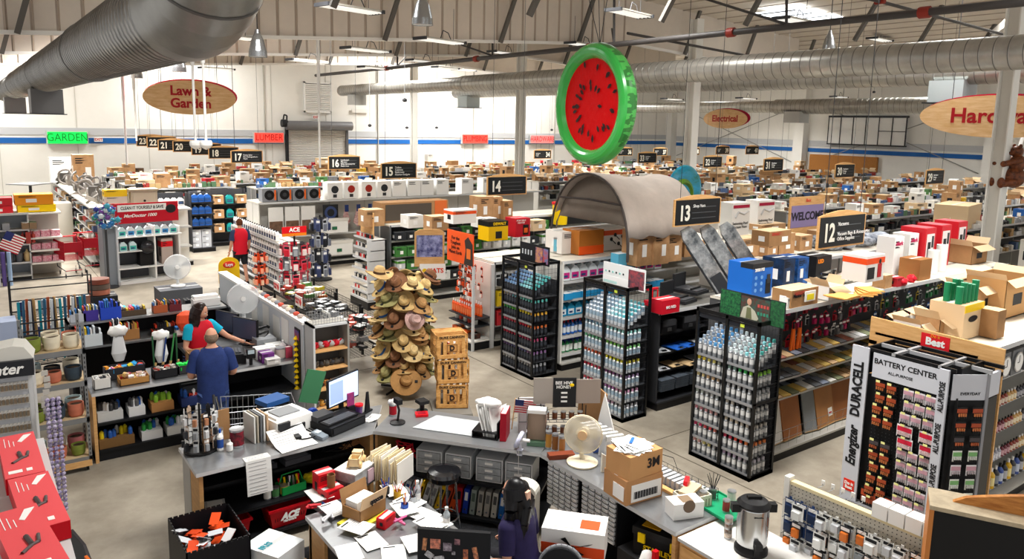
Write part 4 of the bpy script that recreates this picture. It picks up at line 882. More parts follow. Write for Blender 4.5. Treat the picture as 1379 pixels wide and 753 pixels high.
# row behind the battery display
gondola('shelving_unit','shelving row of glue and paint bottles to the side of the battery display',9.0,15,3.5,4.75,2.06,[.2,.58,.94,1.28,1.62],.5)
BT=[bottle('8c3a2c','1c1c1e','d8c8b8',.028,.15),bottle('c49a5c','f0f0f0','e8dcc0',.028,.15),bottle('3c3c44','1c1c1e','a8a8b0',.028,.15),bottle('a4a4b0','f0f0f0','dcdce4',.028,.15),bottle('6c2434','1c1c1e','c8a0a8',.028,.15)]
for j,z in enumerate((.585,.945,1.285)):
    row_of(W0,span(9.05,13.4,.085),3.6,z,lambda i:BT[(i//3+j)%5],'craft_bottle','small craft paint bottle on shelf %s beside the battery display'%['two','three','four'][j],'bottle','craft bottles, shelf %d'%(j+2))
row_of(W0,span(9.65,13.6,.12),3.62,.205,[bottle('2c4c9a','1c1c1e','c8d0e0',.045,.26),bottle('26262a','1c1c1e','b8b8bc',.045,.26),bottle('e0b020','f0f0f0','f0e0a0',.045,.26),bottle('2c2c30','e8e8e8','8890a0',.045,.26)],'large_bottle','large bottle on the floor level shelf beside the battery display','bottle','large bottles by the battery display')
goods(10.9,14.8,3.62,[1.625],.2,'mixed boxed goods on the clock shelf beside the battery display',random.Random(2),.08,.22,.26)
for k,x in enumerate((9.2,9.5,9.85,10.2,10.6)):
    t=thing('wall_clock','boxed round wall clock on the top shelf beside the wooden board','clock',(x,3.62,1.625),0,'boxed wall clocks');b=B();b.cbox(0,0,0,.3,.08,.31,mat('6a6b6e',.5));b.build('box',t);b=B();b.cyl((0,-.045,.155),(0,-.06,.155),.125,CHROME,n=20).cyl((0,-.061,.155),(0,-.063,.155),.11,WHITE,n=20);b.build('face',t);b=B();b.box(-.004,-.067,.155,.004,-.064,.24,INK).box(-.05,-.067,.15,0,-.064,.158,INK);b.build('hand',t)
t=thing('box_fan','square grey box fan standing at floor level behind the battery display','fan',(9.3,3.6,.22));b=B();b.cbox(0,0,0,.42,.14,.46,mat('b9b9b6',.5));b.build('housing',t);b=B();b.cyl((0,-.075,.23),(0,-.09,.23),.18,mat('e0e0dc',.5),n=24)
b.build('grille',t)
b=B()
for i in range(26):b.ell((.03*math.sin(i*2.1),.02*math.cos(i*1.7),.06*i),(.05,.03,.035),mat('b9a0b4',.6,noise=.7,ns=30,col2='55324a'),n=6,k=4)
link(b.mesh('strip'),'bead_strip',None,(8.98,3.48,.35),label='long hanging strip of twisted pink packets beside the battery display',cat='hanging strip')
Z=2.075
o=boxt(1308,455,.5,.4,.42,KRAFTL,'tan carton with a black oval label filled with green rolls',z=Z,name='cardboard_box',lab=0)
b=B();b.box(-.252,-.205,.33,.252,-.2,.42,YEL);b.ell((-.02,-.204,.24),(.12,.004,.04),INK);b.box(.252,-.15,.08,.256,.1,.35,ORA);b.build('label_band',o)
for k in range(9):
    x,y=o.location.x-.2+.05*k,o.location.y-.1+.16*(k%2);put(roll(mat('1f8a5a',.5),.04,.3,mat('7ab89a',.5)),'green_roll','green roll standing up out of the tan oval-label carton','roll',x,y,Z+.33+.02*(k%3),0,'green rolls')
tb(1275,452,Z,open_carton(.4,.3,.22,KRAFT),'cardboard_box','opened tan carton full of white packs beside the oval-label carton','box',.3)
tb(1248,452,Z,open_carton(.4,.34,.16,WHITE,.1),'cardboard_box','white opened carton at the end of the battery row','box',.3)
tb(1345,455,Z,carton(.22,.22,.34,KRAFT2,0),'cardboard_box','small brown taped carton just after the oval-label carton','box',.2)
tb(1330,425,Z,open_carton(.75,.4,.42,KRAFT,.12),'cardboard_box','open brown carton behind the green rolls','box',.4)
tb(1368,425,Z,open_carton(.8,.5,.52,mat('c79a66',.8),.12),'cardboard_box','largest open carton at the edge of the view behind the green rolls','box',.5)
tb(1246,432,Z,slab(mat('d9c02c',.5),.5,.14,.02,mat('2c2c2c',.5)),'long_level','yellow and black flat bar lying behind the green rolls','bar',.1)

# ================================================================== FAR ROWS
CB=[carton(w,d,h,m,l,None,i)for i,(w,d,h,m,l)in enumerate(((.55,.4,.36,KRAFT,1),(.4,.4,.3,KRAFT2,2),(.5,.45,.5,KRAFT,3),(.62,.4,.28,KRAFTL,1),(.34,.34,.4,KRAFT,1),(.5,.36,.24,KRAFT2,0)))]
CW=[carton(.4,.34,.4,WHITE,1,None,1),carton(.34,.3,.3,OFFW,3,None,2),carton(.44,.3,.22,mat('d8d8d4',.5),2,None,3)]
CC=[carton(.36,.3,.3,mat(c,.45),l,None,k)for k,(c,l)in enumerate((('2c2d31',1),('4f7d4a',1),('b3202c',3),('2a5fa8',1),('8a8d92',1),('dcb02c',3),('56412e',1)))]
CO=[open_carton(.5,.4,.3),open_carton(.4,.36,.26,KRAFT2)]
RN=['first','second','third','fourth','fifth','sixth','seventh','eighth','ninth','tenth','eleventh','twelfth','thirteenth','fourteenth','fifteenth']
def farrow(x0,x1,y0,h,where,i,step=.62,kr=.6,sgn=None,h2=None):
    q=random.Random(int(y0*10+x0*7))
    gondola('shelving_unit','%s shelving row back %s'%(RN[i],where),x0,x1,y0,y0+1.1,h,[1.2,1.62]if y0<30 else[1.62],.42,back=mat('7a7a78',.6)if i%2 else OFFW)
    goods(x0+.1,x1,y0+.08,[1.21,1.63]if y0<30 else[1.63],.2,'mixed packaged goods along the front of the %s shelving row back %s'%(RN[i],where),q)
    x=x0+.2;g='boxes on top of the %s row back %s'%(RN[i],where)
    lab='stock box on the %s row back %s'%(RN[i],where)
    goods(x0+.05,x1,y0+.02,[h+.014],.14,'small loose stock along the front edge of the %s row back %s'%(RN[i],where),q,.06,.2,.2)
    while x<x1-.3:
        r=q.random();me=q.choice(CB)if r<kr else(q.choice(CO)if r<kr+.08 else(q.choice(CW)if r<kr+.25 else q.choice(CC)))
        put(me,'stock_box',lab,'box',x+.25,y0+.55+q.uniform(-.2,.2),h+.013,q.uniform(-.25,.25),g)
        if q.random()<.35 and me in CB[:4]:put(q.choice(CB+CW),'stock_box',lab,'box',x+.25,y0+.55,h+.013+{CB[0]:.362,CB[1]:.302,CB[2]:.502,CB[3]:.282}[me],q.uniform(-.3,.3),g)
        x+=step*q.uniform(.85,1.5)
    return
for i,Y in enumerate((25.2,27.7,30.2,32.7,35.2,37.7)):farrow(8.6 if i>0 else 10.5,18.4,Y,2.0,'behind the boxed speakers',i,.72)
for i,Y in enumerate((29.4,31.6,33.8,36)):farrow(4.9,8.2,Y,1.95,'at the garden side, behind the jug racks',i,.5)
for i,Y in enumerate((6.4,8.9,11.4,13.9,16.4,18.9,21.4,23.9,26.4,28.9,31.4,33.9,36.4)):farrow(20.6,33.2,Y,2.0,'past the white columns',i,.95,.5)
for i,Y in enumerate((9,12.5,16,19.5,23,26.5,30,33.5,37)):farrow(35,42.6,Y,2.0,'along the far side wall',i,1.6,.6)
# high card wall seen past the bear's column
for j,z in enumerate((1.0,1.25,1.5,1.75)):
    pass
# special tops in the mid distance
x,y=20.9,9.3
put(carton(1.5,.8,.62,KRAFTL,0),'long_carton','very large long tan carton lying past the columns near sign 29','box',21.6,9.4,2.02,.2)
for k in range(9):
    b=B();b.ell((0,0,.12),(.3,.22,.13),mat(['2e3b55','9aa4b4','2b2b2e'][k%3],.5,noise=.6,ns=9,col2='c4ccd8'),f=lambda p:p*(1+.12*math.sin(14*p.x)+.1*math.cos(17*p.y)));put(b.mesh('bag'),'plastic_sack','lumpy plastic wrapped sack behind the red vacuum boxes','sack',14.2+.45*(k%5),8.5+.35*(k//5),2.11,k,'lumpy plastic sacks')
goods(17.9,20.5,6.3,[.5,.85,1.2,1.55,1.9,2.2],.12,'rows of small hanging hardware cards right past the white column with the bear',random.Random(3),.06,.12,.2)
gondola('shelving_unit','hardware card shelving right past the white column with the bear',17.8,20.6,5.6,6.3,2.3,[.48,.83,1.18,1.53,1.88],.35)
for i in range(10):put(carton(.26,.3,.34,mat(['4f9a58','2b2d33'][i%2],.5),1),'stock_box','green or dark box on top of the card shelving past the bear column','box',18.0+.27*i,5.95,2.315,0,'boxes past the bear column')
# upright long stock: white pipes leaning
for k,(xa,xb)in enumerate(((23.4,24.6),(24.0,26.0))):b=B();b.cyl((0,0,0),(xb-xa,.2,3.0),.05,WHITE,n=8);link(b.mesh('pipe'),'leaning_pipe',None,(xa,9.4,2.02),label=['steeper tall white pipe leaning up by sign 29','tall white pipe with more slant, closer to sign 29'][k],cat='pipe')

# ================================================================== HANGING AISLE SIGNS
NW=dict(zip(range(12,41),'twelve thirteen fourteen fifteen sixteen seventeen eighteen nineteen twenty twenty-one twenty-two twenty-three twenty-four x x x x twenty-nine thirty thirty-one thirty-two thirty-three thirty-four thirty-five thirty-six thirty-seven thirty-eight thirty-nine forty'.split()))
def aisle(nm,x,y,z,right=False,lines=None,w=1.2,h=.46,lab=None):
    t=thing('aisle_sign','black aisle sign reading %s in a light wooden frame'%NW[int(nm)],'sign',(x,y,z))
    b=B();n=10;pts=[(0,0),(w,0),(w,h)]+[(w*(1-i/n),h+.07*math.sin(PI*i/n))for i in range(n+1)]+[(0,h)]
    b.prism(pts,0,.03,WOODL);b.build('wood_frame',t)
    b=B();b.box(.03,-.006,.025,w-.03,0,h-.01,mat('17191b',.5));
    b.build('panel',t)
    b=B();x0=.42 if not right else .08
    for k in range(3):b.box(x0+.02,-.01,.12+.095*k,x0+.64,-.006,.13+.095*k,mat('55585c',.5))
    b.build('slot_line',t)
    text(nm,.36,mat('e9e6d8',.5),(.25 if not right else w-.25,-.012,h*.46),parent=t,bold=.011,sx=.8,name='number')
    if lines:text('\n'.join(lines),.075,WHITE,(x0+.04,-.012,h*.5),parent=t,align='LEFT',name='small_lettering')
    b=B();zt=zb(x)+1.6-z;b.cyl((.15,.015,h),(.15,.015,zt),.006,CHAR,n=4).cyl((w-.15,.015,h),(w-.15,.015,zt),.006,CHAR,n=4);b.build('hanging_wire',t)
aisle('12',9.57,5.95,2.85,lines=['Vacuums','','Vacuum Bags & Accessories','Office Supplies'])
aisle('13',9.69,8.7,2.83,lines=['Shop Vacs','','',''])
aisle('14',10.3,15.25,2.76);aisle('15',10.1,20.6,2.8,lines=['Toilets','Cabinets','Bathroom','Kitchen Gadgets']);aisle('16',10.3,25.1,2.8,lines=['Landscape','Mirrors','BBQ Accessories','Patio Sets'])
aisle('17',8.24,29.45,2.83,lines=['Pump Sales','Fire Extinguishers','Pipes'])
for nm,u,v,Y in(('18',281,214,32),('19',258,209,33),('20',233,205,34),('21',213,203,35),('22',198,199,36),('23',184,197,37)):
    x,z=atY(u,v,Y);aisle(nm,x,Y,z)
for nm,u,v,Y,rr in(('29',1246,249,12.0,0),('30',1124,240,14.5,0),('31',1028,231,17.5,0),('32',947,226,21.2,0),('33',859,220,24.6,0),('34',719,214,33,1),('36',832,210,33,1),('37',880,210,33,1),('38',925,209,33,1),('39',964,208,28.9,1),('40',1004,208,28.0,1),('35',790,212,34,1)):
    x,z=atY(u,v,Y);aisle(nm,x,Y,z,right=bool(rr),lines=['Hardware','Fittings','Tools'])
# ovals
def oval(word,loc,rz,w,h,size,lab):
    t=thing('department_sign',lab,'sign',loc,rz);n=40
    e=[(w/2*math.cos(2*PI*i/n),h/2*math.sin(2*PI*i/n))for i in range(n)]
    b=B();b.prism(e,0,.03,mat('e6c193',.55,noise=.18,ns=2.5,stretch=(1,1,7),col2='d2a46d'));b.build('wood_panel',t)
    b=B();b.prism([(x*1.01+.06,z+.045)for x,z in e],.12,.15,mat('b8123a',.45));b.build('red_backing',t)
    text(word,size,mat('a8141e',.5),(0,-.006,0),parent=t,bold=.012)
    b=B();zt=8.0-loc[2];b.cyl((-w*.3,.08,h*.3),(-w*.3,.08,zt),.008,CHAR,n=4).cyl((w*.3,.08,h*.3),(w*.3,.08,zt),.008,CHAR,n=4);b.build('hanging_wire',t)
x,z=atY(257,131.5,23);oval('Lawn &\nGarden',(x,23,z),0,2.5,.95,.36,'oval wooden Lawn and Garden sign with a red backing')
y,z=atX(976,160,30);oval('Electrical',(30,y,z),-PI/2,2.6,.92,.42,'small oval wooden Electrical sign hung beyond the white column')
y,z=atX(1345,157,21);oval('Hardware',(21,y,z),-PI/2+.35,3.5,1.05,.52,'large oval wooden Hardware sign hung at the edge of the view')
# bear on the column
br=thing('carved_bear','brown carved wooden bear clinging to the white column','bear figure',(19.1,7.42,3.42),-.63)
bm2=mat('7d4526',.4,noise=.5,ns=14,col2='43200f')
b=B();b.ell((.2,-.05,.12),(.24,.2,.24),bm2);b.ell((.24,-.05,.42),(.17,.15,.22),bm2);b.ell((.2,-.05,.7),(.14,.12,.13),bm2);b.ell((.1,-.05,.66),(.08,.06,.05),bm2)
for s in(-1,1):b.ell((.2,-.05+s*.11,.82),(.04,.03,.05),bm2)
for s in(-1,1):
    b.cyl((.22,-.05+s*.14,.52),(-.12,-.02+s*.15,.42),.075,bm2,r1=.06,n=10);b.ell((-.14,-.02+s*.15,.42),(.07,.07,.07),bm2)
    b.cyl((.15,-.05+s*.12,.02),(-.14,-.02+s*.16,-.02),.1,bm2,r1=.08,n=10);b.ell((-.16,-.02+s*.16,.0),(.08,.08,.12),bm2)
b.build('carved_body',br)
b=B()
for s in(-1,1):b.ell((.08,-.05+s*.05,.74),(.016,.016,.016),BLACK,n=6,k=4)
b.ell((.03,-.05,.68),(.02,.025,.018),BLACK,n=6,k=4);b.build('face_detail',br)
# watermelon float
wx,wz=atY(800,141,9.5);WR=1.0
wf=thing('watermelon_float','giant inflatable watermelon slice float hanging above the tent','pool float',(wx,9.5,wz))
T=Matrix.Rotation(-1.66,4,'Z')@Matrix.Rotation(.1,4,'Y')@Matrix.Rotation(PI/2,4,'X')@Matrix.Rotation(0,4,'Z')
gm=mat('35ad47',.25,coat=.4)
def stripes():
    m=bpy.data.materials.new('mat_melon_rind');m.use_nodes=True;nt=m.node_tree;bs=nt.nodes['Principled BSDF'];tc=nt.nodes.new('ShaderNodeTexCoord');n=nt.nodes.new('ShaderNodeTexNoise');n.inputs['Scale'].default_value=6
    r=nt.nodes.new('ShaderNodeValToRGB');r.color_ramp.interpolation='CONSTANT';r.color_ramp.elements[0].color=(*hexc('2f7a34'),1);r.color_ramp.elements[1].color=(*hexc('4fb552'),1);r.color_ramp.elements[1].position=.5
    mp=nt.nodes.new('ShaderNodeMapping');mp.inputs['Scale'].default_value=(.6,.2,1.6);nt.links.new(tc.outputs['Object'],mp.inputs[0]);nt.links.new(mp.outputs[0],n.inputs['Vector']);nt.links.new(n.outputs[0],r.inputs[0]);nt.links.new(r.outputs[0],bs.inputs['Base Color']);bs.inputs['Roughness'].default_value=.3
    return m
rind=stripes()
pr=[];ms=[];rr=.135
for i in range(21):
    a=2*PI*i/20;pr.append((WR-rr+rr*math.cos(a),rr*1.15*math.sin(a)))
    if i<20:ms.append(rind if(-.5<((a+PI/20+PI)%(2*PI))-PI<1.3)and not(.9<a<2)else gm)
ms=[rind if abs(((2*PI*(i+.5)/20+PI)%(2*PI))-PI)<.75 else gm for i in range(20)]
b=B();b.lathe(pr,gm,n=56,ms=ms,T=T);b.build('rind_tube',wf)
rc=mat('dc0008',.33,bump=.6,ns=3,stretch=(1,5,5))
b=B();b.lathe([(0,-.03),(.2,-.02),(.5,-.05),(WR-rr*1.6,-.03),(WR-rr*1.6,.06),(0,.05)],rc,n=48,T=T)
b.lathe([(0,.06),(.2,.064),(.5,.06),(WR-rr*1.6,.05)],rc,n=48,T=T);b.build('red_flesh',wf)
b=B();sm2=mat('2a0a0c',.4)
q=random.Random(11)
for i in range(34):
    a=i*2.4+q.uniform(-.2,.2);r_=.26+.42*((i*.37)%1)
    S=T@Matrix.Rotation(a,4,'Z')@Matrix.Translation((r_,0,.078))
    b.add([S@Vector(p)for p in((-.07,0,0),(-.01,-.03,.003),(.04,-.02,.003),(.055,0,0),(.04,.02,.003),(-.01,.03,.003))],[(0,1,2,3,4,5)],sm2)
b.build('seed_print',wf)
b=B()
top=T@Vector((0,WR,0))
for dx in(-.5,.05,.5):b.cyl((top.x,top.y,top.z-.05),(top.x+dx-.2,top.y,7.6-wz),.008,CHAR,n=4)
b.build('hanging_wire',wf)
# ================================================================== SERVICE DESK (front)
def poly(b,pts,z0,z1,m,mt=None):
    b.prism(pts,z0,z1,m,axis='z',mf=mt or m)
BLKS=mat('16171a',.5);PLY=mat('c99a63',.6,noise=.2,ns=4,stretch=(1,1,6));CTOP=mat('9b9da0',.28,.6,noise=.15,ns=2.5,stretch=(1,3,1))
PAPP=mat('f0efec',.7)
def paper(lab,x,y,z,w=.21,d=.28,rz=0,text_=True,grp=None,rot=None,name='paper_sheet'):
    def f():
        b=B();b.cbox(0,0,0,w,d,.003,PAPP)
        if text_:
            for k in range(9):b.box(-w*.4,-d*.4+k*d*.085,.003,w*(.15+.25*((k*7)%3)/2),-d*.4+k*d*.085+.006,.0035,mat('9a9a9c',.7))
            b.box(-w*.4,d*.36,.003,w*.1,d*.42,.0035,INK)
        return b
    return put(cached(('paper',w,d,text_),f),name,lab,'paper',x,y,z,rz,grp,rot=rot)
# counter with the printer
t=thing('service_counter','front service counter with metal top, open black shelves and red baskets below','counter',(1.67,7.55,0))
b=B();poly(b,[(0,0),(1.93,.03),(2.38,.72),(0,.75)],.96,1.0,LGREY,CTOP);b.build('countertop',t)
b=B();b.box(.03,.03,.0,.07,.38,.96,PLY).box(.03,.4,0,.07,.73,.96,mat('a9a7a2',.5));b.build('end_panel',t)
b=B();b.box(.07,.68,.05,2.3,.71,.96,BLKS);b.box(1.9,.05,0,1.94,.4,.96,PLY);b.build('back_panel',t)
for z in(.12,.45,.74):b=B();b.box(.07,.06 if z<.7 else .2,z-.03,1.95,.68,z,BLKS);b.build('shelf',t)
# diagonal counter
t=thing('service_counter','slanting middle service counter with plastic drawers and binders below','counter',(3.6,7.58,0))
L=math.hypot(1.23,1.53);a=math.atan2(-1.53,1.23);FB=Fr(3.6,7.58,0,a);t.rotation_euler=(0,0,a)
b=B();poly(b,[(0,0),(L,0),(L+.05,.78),(-.05,.78)],.96,1.0,LGREY,CTOP);b.build('countertop',t)
b=B();b.box(.0,.74,.05,L,.76,.96,BLKS);b.box(-.0,.05,0,.03,.74,.96,PLY);b.build('back_panel',t)
for z in(.1,.52):b=B();b.box(.0,.06,z-.03,L,.74,z,BLKS);b.build('shelf',t)
# long counter with the small drawer cabinets
t=thing('service_counter','long service counter running toward the coffee urn, cartons on its metal top','counter',(4.83,6.05,0),-PI/2)
FC=Fr(4.83,6.05,0,-PI/2)
b=B();poly(b,[(0,0),(1.92,.0),(1.92,.8),(-.4,.8)],.96,1.0,LGREY,CTOP);b.build('countertop',t)
b=B();b.box(0,.76,.05,1.9,.78,.96,BLKS);b.box(1.86,.03,0,1.9,.76,.96,WOODL);b.build('back_panel',t)
b=B();b.box(0,.1,.09,1.86,.76,.12,BLKS);b.build('shelf',t)
def drawers(x,z,lab):
    d=thing('parts_cabinet',lab,'drawer cabinet',FC.w(x,.06,z),-PI/2)
    b=B();b.box(0,.02,0,.52,.3,.5,mat('1d1e21',.5));b.build('body',d)
    for r in range(10):
        for c in range(5):
            q=B();q.box(.02+.1*c,.0,.017+.048*r,.1+.1*c,.03,.048+.048*r,mat('e2e4e8',.3));q.box(.035+.1*c,-.006,.02+.048*r,.085+.1*c,0,.028+.048*r,WHITE)
            q.build('drawer',d)
drawers(.04,.44,'black cabinet of tiny clear drawers closer to the tower heater');drawers(.6,.44,'black cabinet of tiny clear drawers closer to the boxed ceiling fan')
# ---------------- things on the printer counter
Z1=1.003
sp=thing('key_spinner','wire spinner hung full of small packages at the corner of the front counter','display spinner',(1.85,8.1,Z1))
b=B();b.lathe([(0,0),(.17,0),(.17,.02),(.15,.025)],BLACK,n=20);b.cyl((0,0,0),(0,0,.52),.012,BLACK)
for z in(.12,.26,.4):
    b.tube([(.14*math.cos(i*PI/6),.14*math.sin(i*PI/6),z)for i in range(13)],.004,BLACK,n=4)
b.build('rack',sp)
q=random.Random(5)
for j,z in enumerate((.17,.31,.45)):
    for k in range(9):
        a_=k*2*PI/9;c_=q.choice(('2c2e33','c9cacb','b07a5a','8f9296','3a3c42'));me=pack(q.choice(('d8d8d6','2a2b2f','b9a08c')),c_,.055,.13,.035)
        put(me,'hanging_pack','small hanging package on the %s ring of the counter spinner'%['lowest','middle','top'][j],'pack',1.85+.15*math.cos(a_),8.1+.15*math.sin(a_),Z1+z,a_+PI/2,'spinner packages, ring %d'%j)
for(x,y,me,lab)in((2.02,7.98,bottle('f0f0ee','2a5fc0','2a4f9a',.035,.24),'blue and white spray bottle beside the counter spinner'),(2.1,7.92,bottle('e8e6e0','d8d8d6','f0f0f0',.035,.12),'short white pill bottle on the front counter'),(2.06,8.2,tin(mat('2a57b8',.4),mat('e8e8e4',.5),.05,.16),'blue lidded tin beside the brown clipboard back'),(2.2,8.0,tin(mat('2a57b8',.4),mat('8c2030',.5,noise=.6,ns=20,col2='202020'),.075,.2),'large blue lidded jar of mixed small parts'),(1.98,8.3,bottle('26272b','26272b','b0b0b0',.03,.2),'dark slim bottle behind the counter spinner')):
    put(me,'bottle' if 'bottle' in lab else 'jar',lab,'bottle' if 'bottle' in lab else 'jar',x,y,Z1)
b=B();b.box(-.15,-.01,0,.15,.01,.34,KRAFT2);link(b.mesh('board'),'cardboard_sheet',None,(2.05,8.24,Z1),rot=(-.05,0,.1),label='plain brown board standing behind the jars on the front counter',cat='board')
for k in range(5):b=B();b.box(-.008,-.13,0,.008,.13,.3,mat(['d8d8d4','b0a898','6a6c70','e8e8e6','c8a888'][k],.6));put(b.mesh('file'),'upright_folder','upright folder in the rack at the side of the printer','folder',2.36+.035*k,8.08,Z1,.15,'upright folders by the printer')
pr_=thing('printer','white desktop printer with a grey lid on the front counter','printer',(2.78,8.12,Z1),.25)
b=B();b.cbox(0,0,0,.46,.36,.2,WHITE);b.box(-.2,-.2,.02,.12,-.17,.12,DARK);b.box(-.2,-.34,.02,.1,-.18,.035,mat('d0d0ce',.5));b.build('body',pr_)
b=B();b.box(-.2,-.12,.2,.2,.17,.225,mat('e6e6e4',.4));b.box(-.15,-.1,.225,.12,.12,.24,mat('8d9093',.4));b.build('lid',pr_)
b=B();b.box(-.22,-.21,.12,-.08,-.17,.19,DARK);b.build('control_panel',pr_)
def drape(lab,pts,w,m,rz=0,loc=(0,0,0),name='paper_sheet',cat='paper',lines=True):
    b=B()
    for(y0,z0),(y1,z1)in zip(pts[:-1],pts[1:]):
        b.quad((-w/2,y0,z0),(w/2,y0,z0),(w/2,y1,z1),(-w/2,y1,z1),m)
        if lines:
            for k in range(3):
                f=.2+.3*k;y=y0+(y1-y0)*f;z=z0+(z1-z0)*f;e=.12
                ny,nz=(z1-z0),-(y1-y0);n_=math.hypot(ny,nz)or 1;ny,nz=-ny/n_*.002*-1,-nz/n_*.002*-1
                b.quad((-w*.4,y-abs(0)-.002,z+.002),(w*.3,y-.002,z+.002),(w*.3,y+(y1-y0)*.05-.002,z+(z1-z0)*.05+.002),(-w*.4,y+(y1-y0)*.05-.002,z+(z1-z0)*.05+.002),mat('a8a8aa',.7))
    o=b.build(name,None,loc,rz,label=lab,cat=cat);o.modifiers.new('s','SOLIDIFY').thickness=.002;return o
drape('long curled printed sheets in front of the printer',[(.22,.12),(.1,.05),(-.02,.012),(-.1,.006),(-.16,-.0)],.42,PAPP,.12,(2.72,7.72,Z1+.004))
drape('printed invoice hanging off the front edge of the front counter',[(.1,.004),(-.012,.004),(-.03,-.12),(-.04,-.25),(-.05,-.36)],.26,mat('dcdbd8',.7),.0,(2.28,7.55,Z1))
b=B();b.box(-.09,-.11,0,.09,.11,.02,mat('dcdcd8',.5));
for i in range(4):
    for j in range(4):b.box(-.07+.036*i,-.09+.03*j,.02,-.045+.036*i,-.07+.03*j,.026,INK)
put(b.mesh('calc'),'calculator','white calculator next to the curled sheets','calculator',3.02,7.98,Z1,.2)
cd=thing('cash_till','black cash till with a keyboard on top under the computer screen','cash drawer',(3.32,7.92,Z1),.35)
b=B();b.cbox(0,0,0,.52,.36,.1,BLACK);b.box(-.24,-.19,.02,.24,-.18,.08,DARK);b.build('body',cd)
kb=thing('keyboard','black computer keyboard resting on the cash drawer','keyboard',(3.31,7.86,Z1+.102),.35)
b=B();b.cbox(0,0,0,.44,.15,.018,BLACK);b.build('body',kb)
b=B()
for i in range(16):
    for j in range(5):b.box(-.2+.0252*i,-.06+.025*j,.018,-.18+.0252*i,-.04+.025*j,.026,mat('5a5c60',.5))
b.build('keys',kb)
mo=thing('computer_monitor','computer screen showing a pale blue page, turned on the front counter','monitor',(3.5,8.22,Z1),.45)
b=B();b.cbox(0,0,0,.26,.2,.015,BLACK);b.box(-.03,.0,.01,.03,.03,.3,BLACK);b.build('stand',mo)
b=B();b.box(-.27,-.03,.16,.27,.0,.5,BLACK);b.build('casing',mo);b=B();b.box(-.255,-.035,.18,.255,-.03,.485,mat('c6d4f4',.4,emit=.75));b.box(-.24,-.037,.2,-.02,-.035,.45,mat('9db4e8',.4,emit=.6));b.build('screen',mo)
cr=thing('card_reader','grey card payment terminal near the edge of the front counter','card reader',(3.02,7.72,Z1),.5);b=B();b.prism([(-.08,0),(.08,0),(.08,.07),(-.08,.03)],-.05,.05,mat('7f8a94',.4),axis='x');b.build('body',cr);b=B();b.box(-.035,0,.055,.035,.06,.068,mat('c8d4dc',.3));b.build('screen',cr)
b=B();b.tube([(.12*math.cos(i*.5),.05*math.sin(i*.5),.02+.0*i)for i in range(14)],.008,BLACK,n=5);b.box(-.14,-.02,0,-.08,.12,.05,BLACK);put(b.mesh('cord'),'coiled_cord','black coiled phone cord beside the card terminal','cord',2.9,7.76,Z1+.01)
td_=thing('tape_dispenser','blue and black tape dispenser left of the screen','tape dispenser',(3.12,8.18,Z1));b=B();b.cyl((0,-.03,.1),(0,.03,.1),.075,mat('1c3f9a',.4),n=18).cyl((0,-.034,.1),(0,.034,.1),.04,mat('e8e4dc',.5),n=14);b.build('tape_roll',td_);b=B();b.cbox(.05,0,0,.25,.07,.05,BLACK);b.build('base',td_)
b=B();b.box(-.14,-.01,0,.14,.01,.42,mat('3f7a55',.7));link(b.mesh('board'),'green_board',None,(3.35,8.95,.95),rot=(0,.35,.2),label='tilted green board just behind the computer screen',cat='board')
b=B();b.cbox(0,0,0,.24,.18,.16,CHAR);b.box(-.1,-.1,.03,.1,-.09,.12,BLACK);put(b.mesh('box'),'receipt_printer','dark receipt printer behind the tape dispenser','printer',3.15,8.02,Z1+.0,.3)
# things on the shelves below
b=B()
def basket(x,y,z,rz,lab):
    t=thing('shopping_basket',lab,'basket',(x,y,z),rz)
    w,d,h,k_=.22,.15,.22,.82;b=B();rm_=mat('cf1622',.35)
    for(ax_,ay_,bx_,by_)in((-1,-1,1,-1),(1,-1,1,1),(1,1,-1,1),(-1,1,-1,-1)):
        b.add([(ax_*w*k_,ay_*d*k_,0),(bx_*w*k_,by_*d*k_,0),(bx_*w,by_*d,h),(ax_*w,ay_*d,h)],[(0,1,2,3)],rm_)
    b.box(-w*k_,-d*k_,0,w*k_,d*k_,.006,rm_)
    b.box(-w-.015,-d-.015,h-.02,w+.015,-d+.005,h+.005,rm_).box(-w-.015,d-.005,h-.02,w+.015,d+.015,h+.005,rm_).box(-w-.015,-d,h-.02,-w+.005,d,h+.005,rm_).box(w-.005,-d,h-.02,w+.015,d,h+.005,rm_)
    o=b.build('tub',t);o.modifiers.new('s','SOLIDIFY').thickness=.004
    b=B()
    for k in range(13):b.box(-.16+.027*k,-.146,.06,-.15+.027*k,-.128,.16,mat('5c0a10',.6),T=Matrix.Rotation(-.09,4,'X'))
    b.build('slot',t)
    text('ACE',.1,WHITE,(0,-.158,.12),parent=t,bold=.006,font_shear=.3);text('Hardware',.035,WHITE,(0,-.156,.07),parent=t,bold=.002)
    b=B();b.tube([(-w,0,h),(-w*.8,d+.02,h+.03),(w*.8,d+.02,h+.03),(w,0,h)],.008,BLACK);b.build('handle',t)
basket(1.98,7.75,.125,.05,'red shopping basket at the end of the lowest counter shelf');basket(2.62,7.78,.125,.05,'red shopping basket with white ACE lettering in the middle of the low shelf')
for k in range(2):b=B();b.cbox(0,0,0,.26,.3,.1,mat('dfe4ea',.5));b.box(-.13,-.155,.02,.13,-.15,.08,mat('2a6fd0',.5));put(b.mesh('pad'),'bag_stack','blue and white pack of bags beside the ACE basket','pack',3.1,7.82,.125+.105*k,.2,'bag packs')
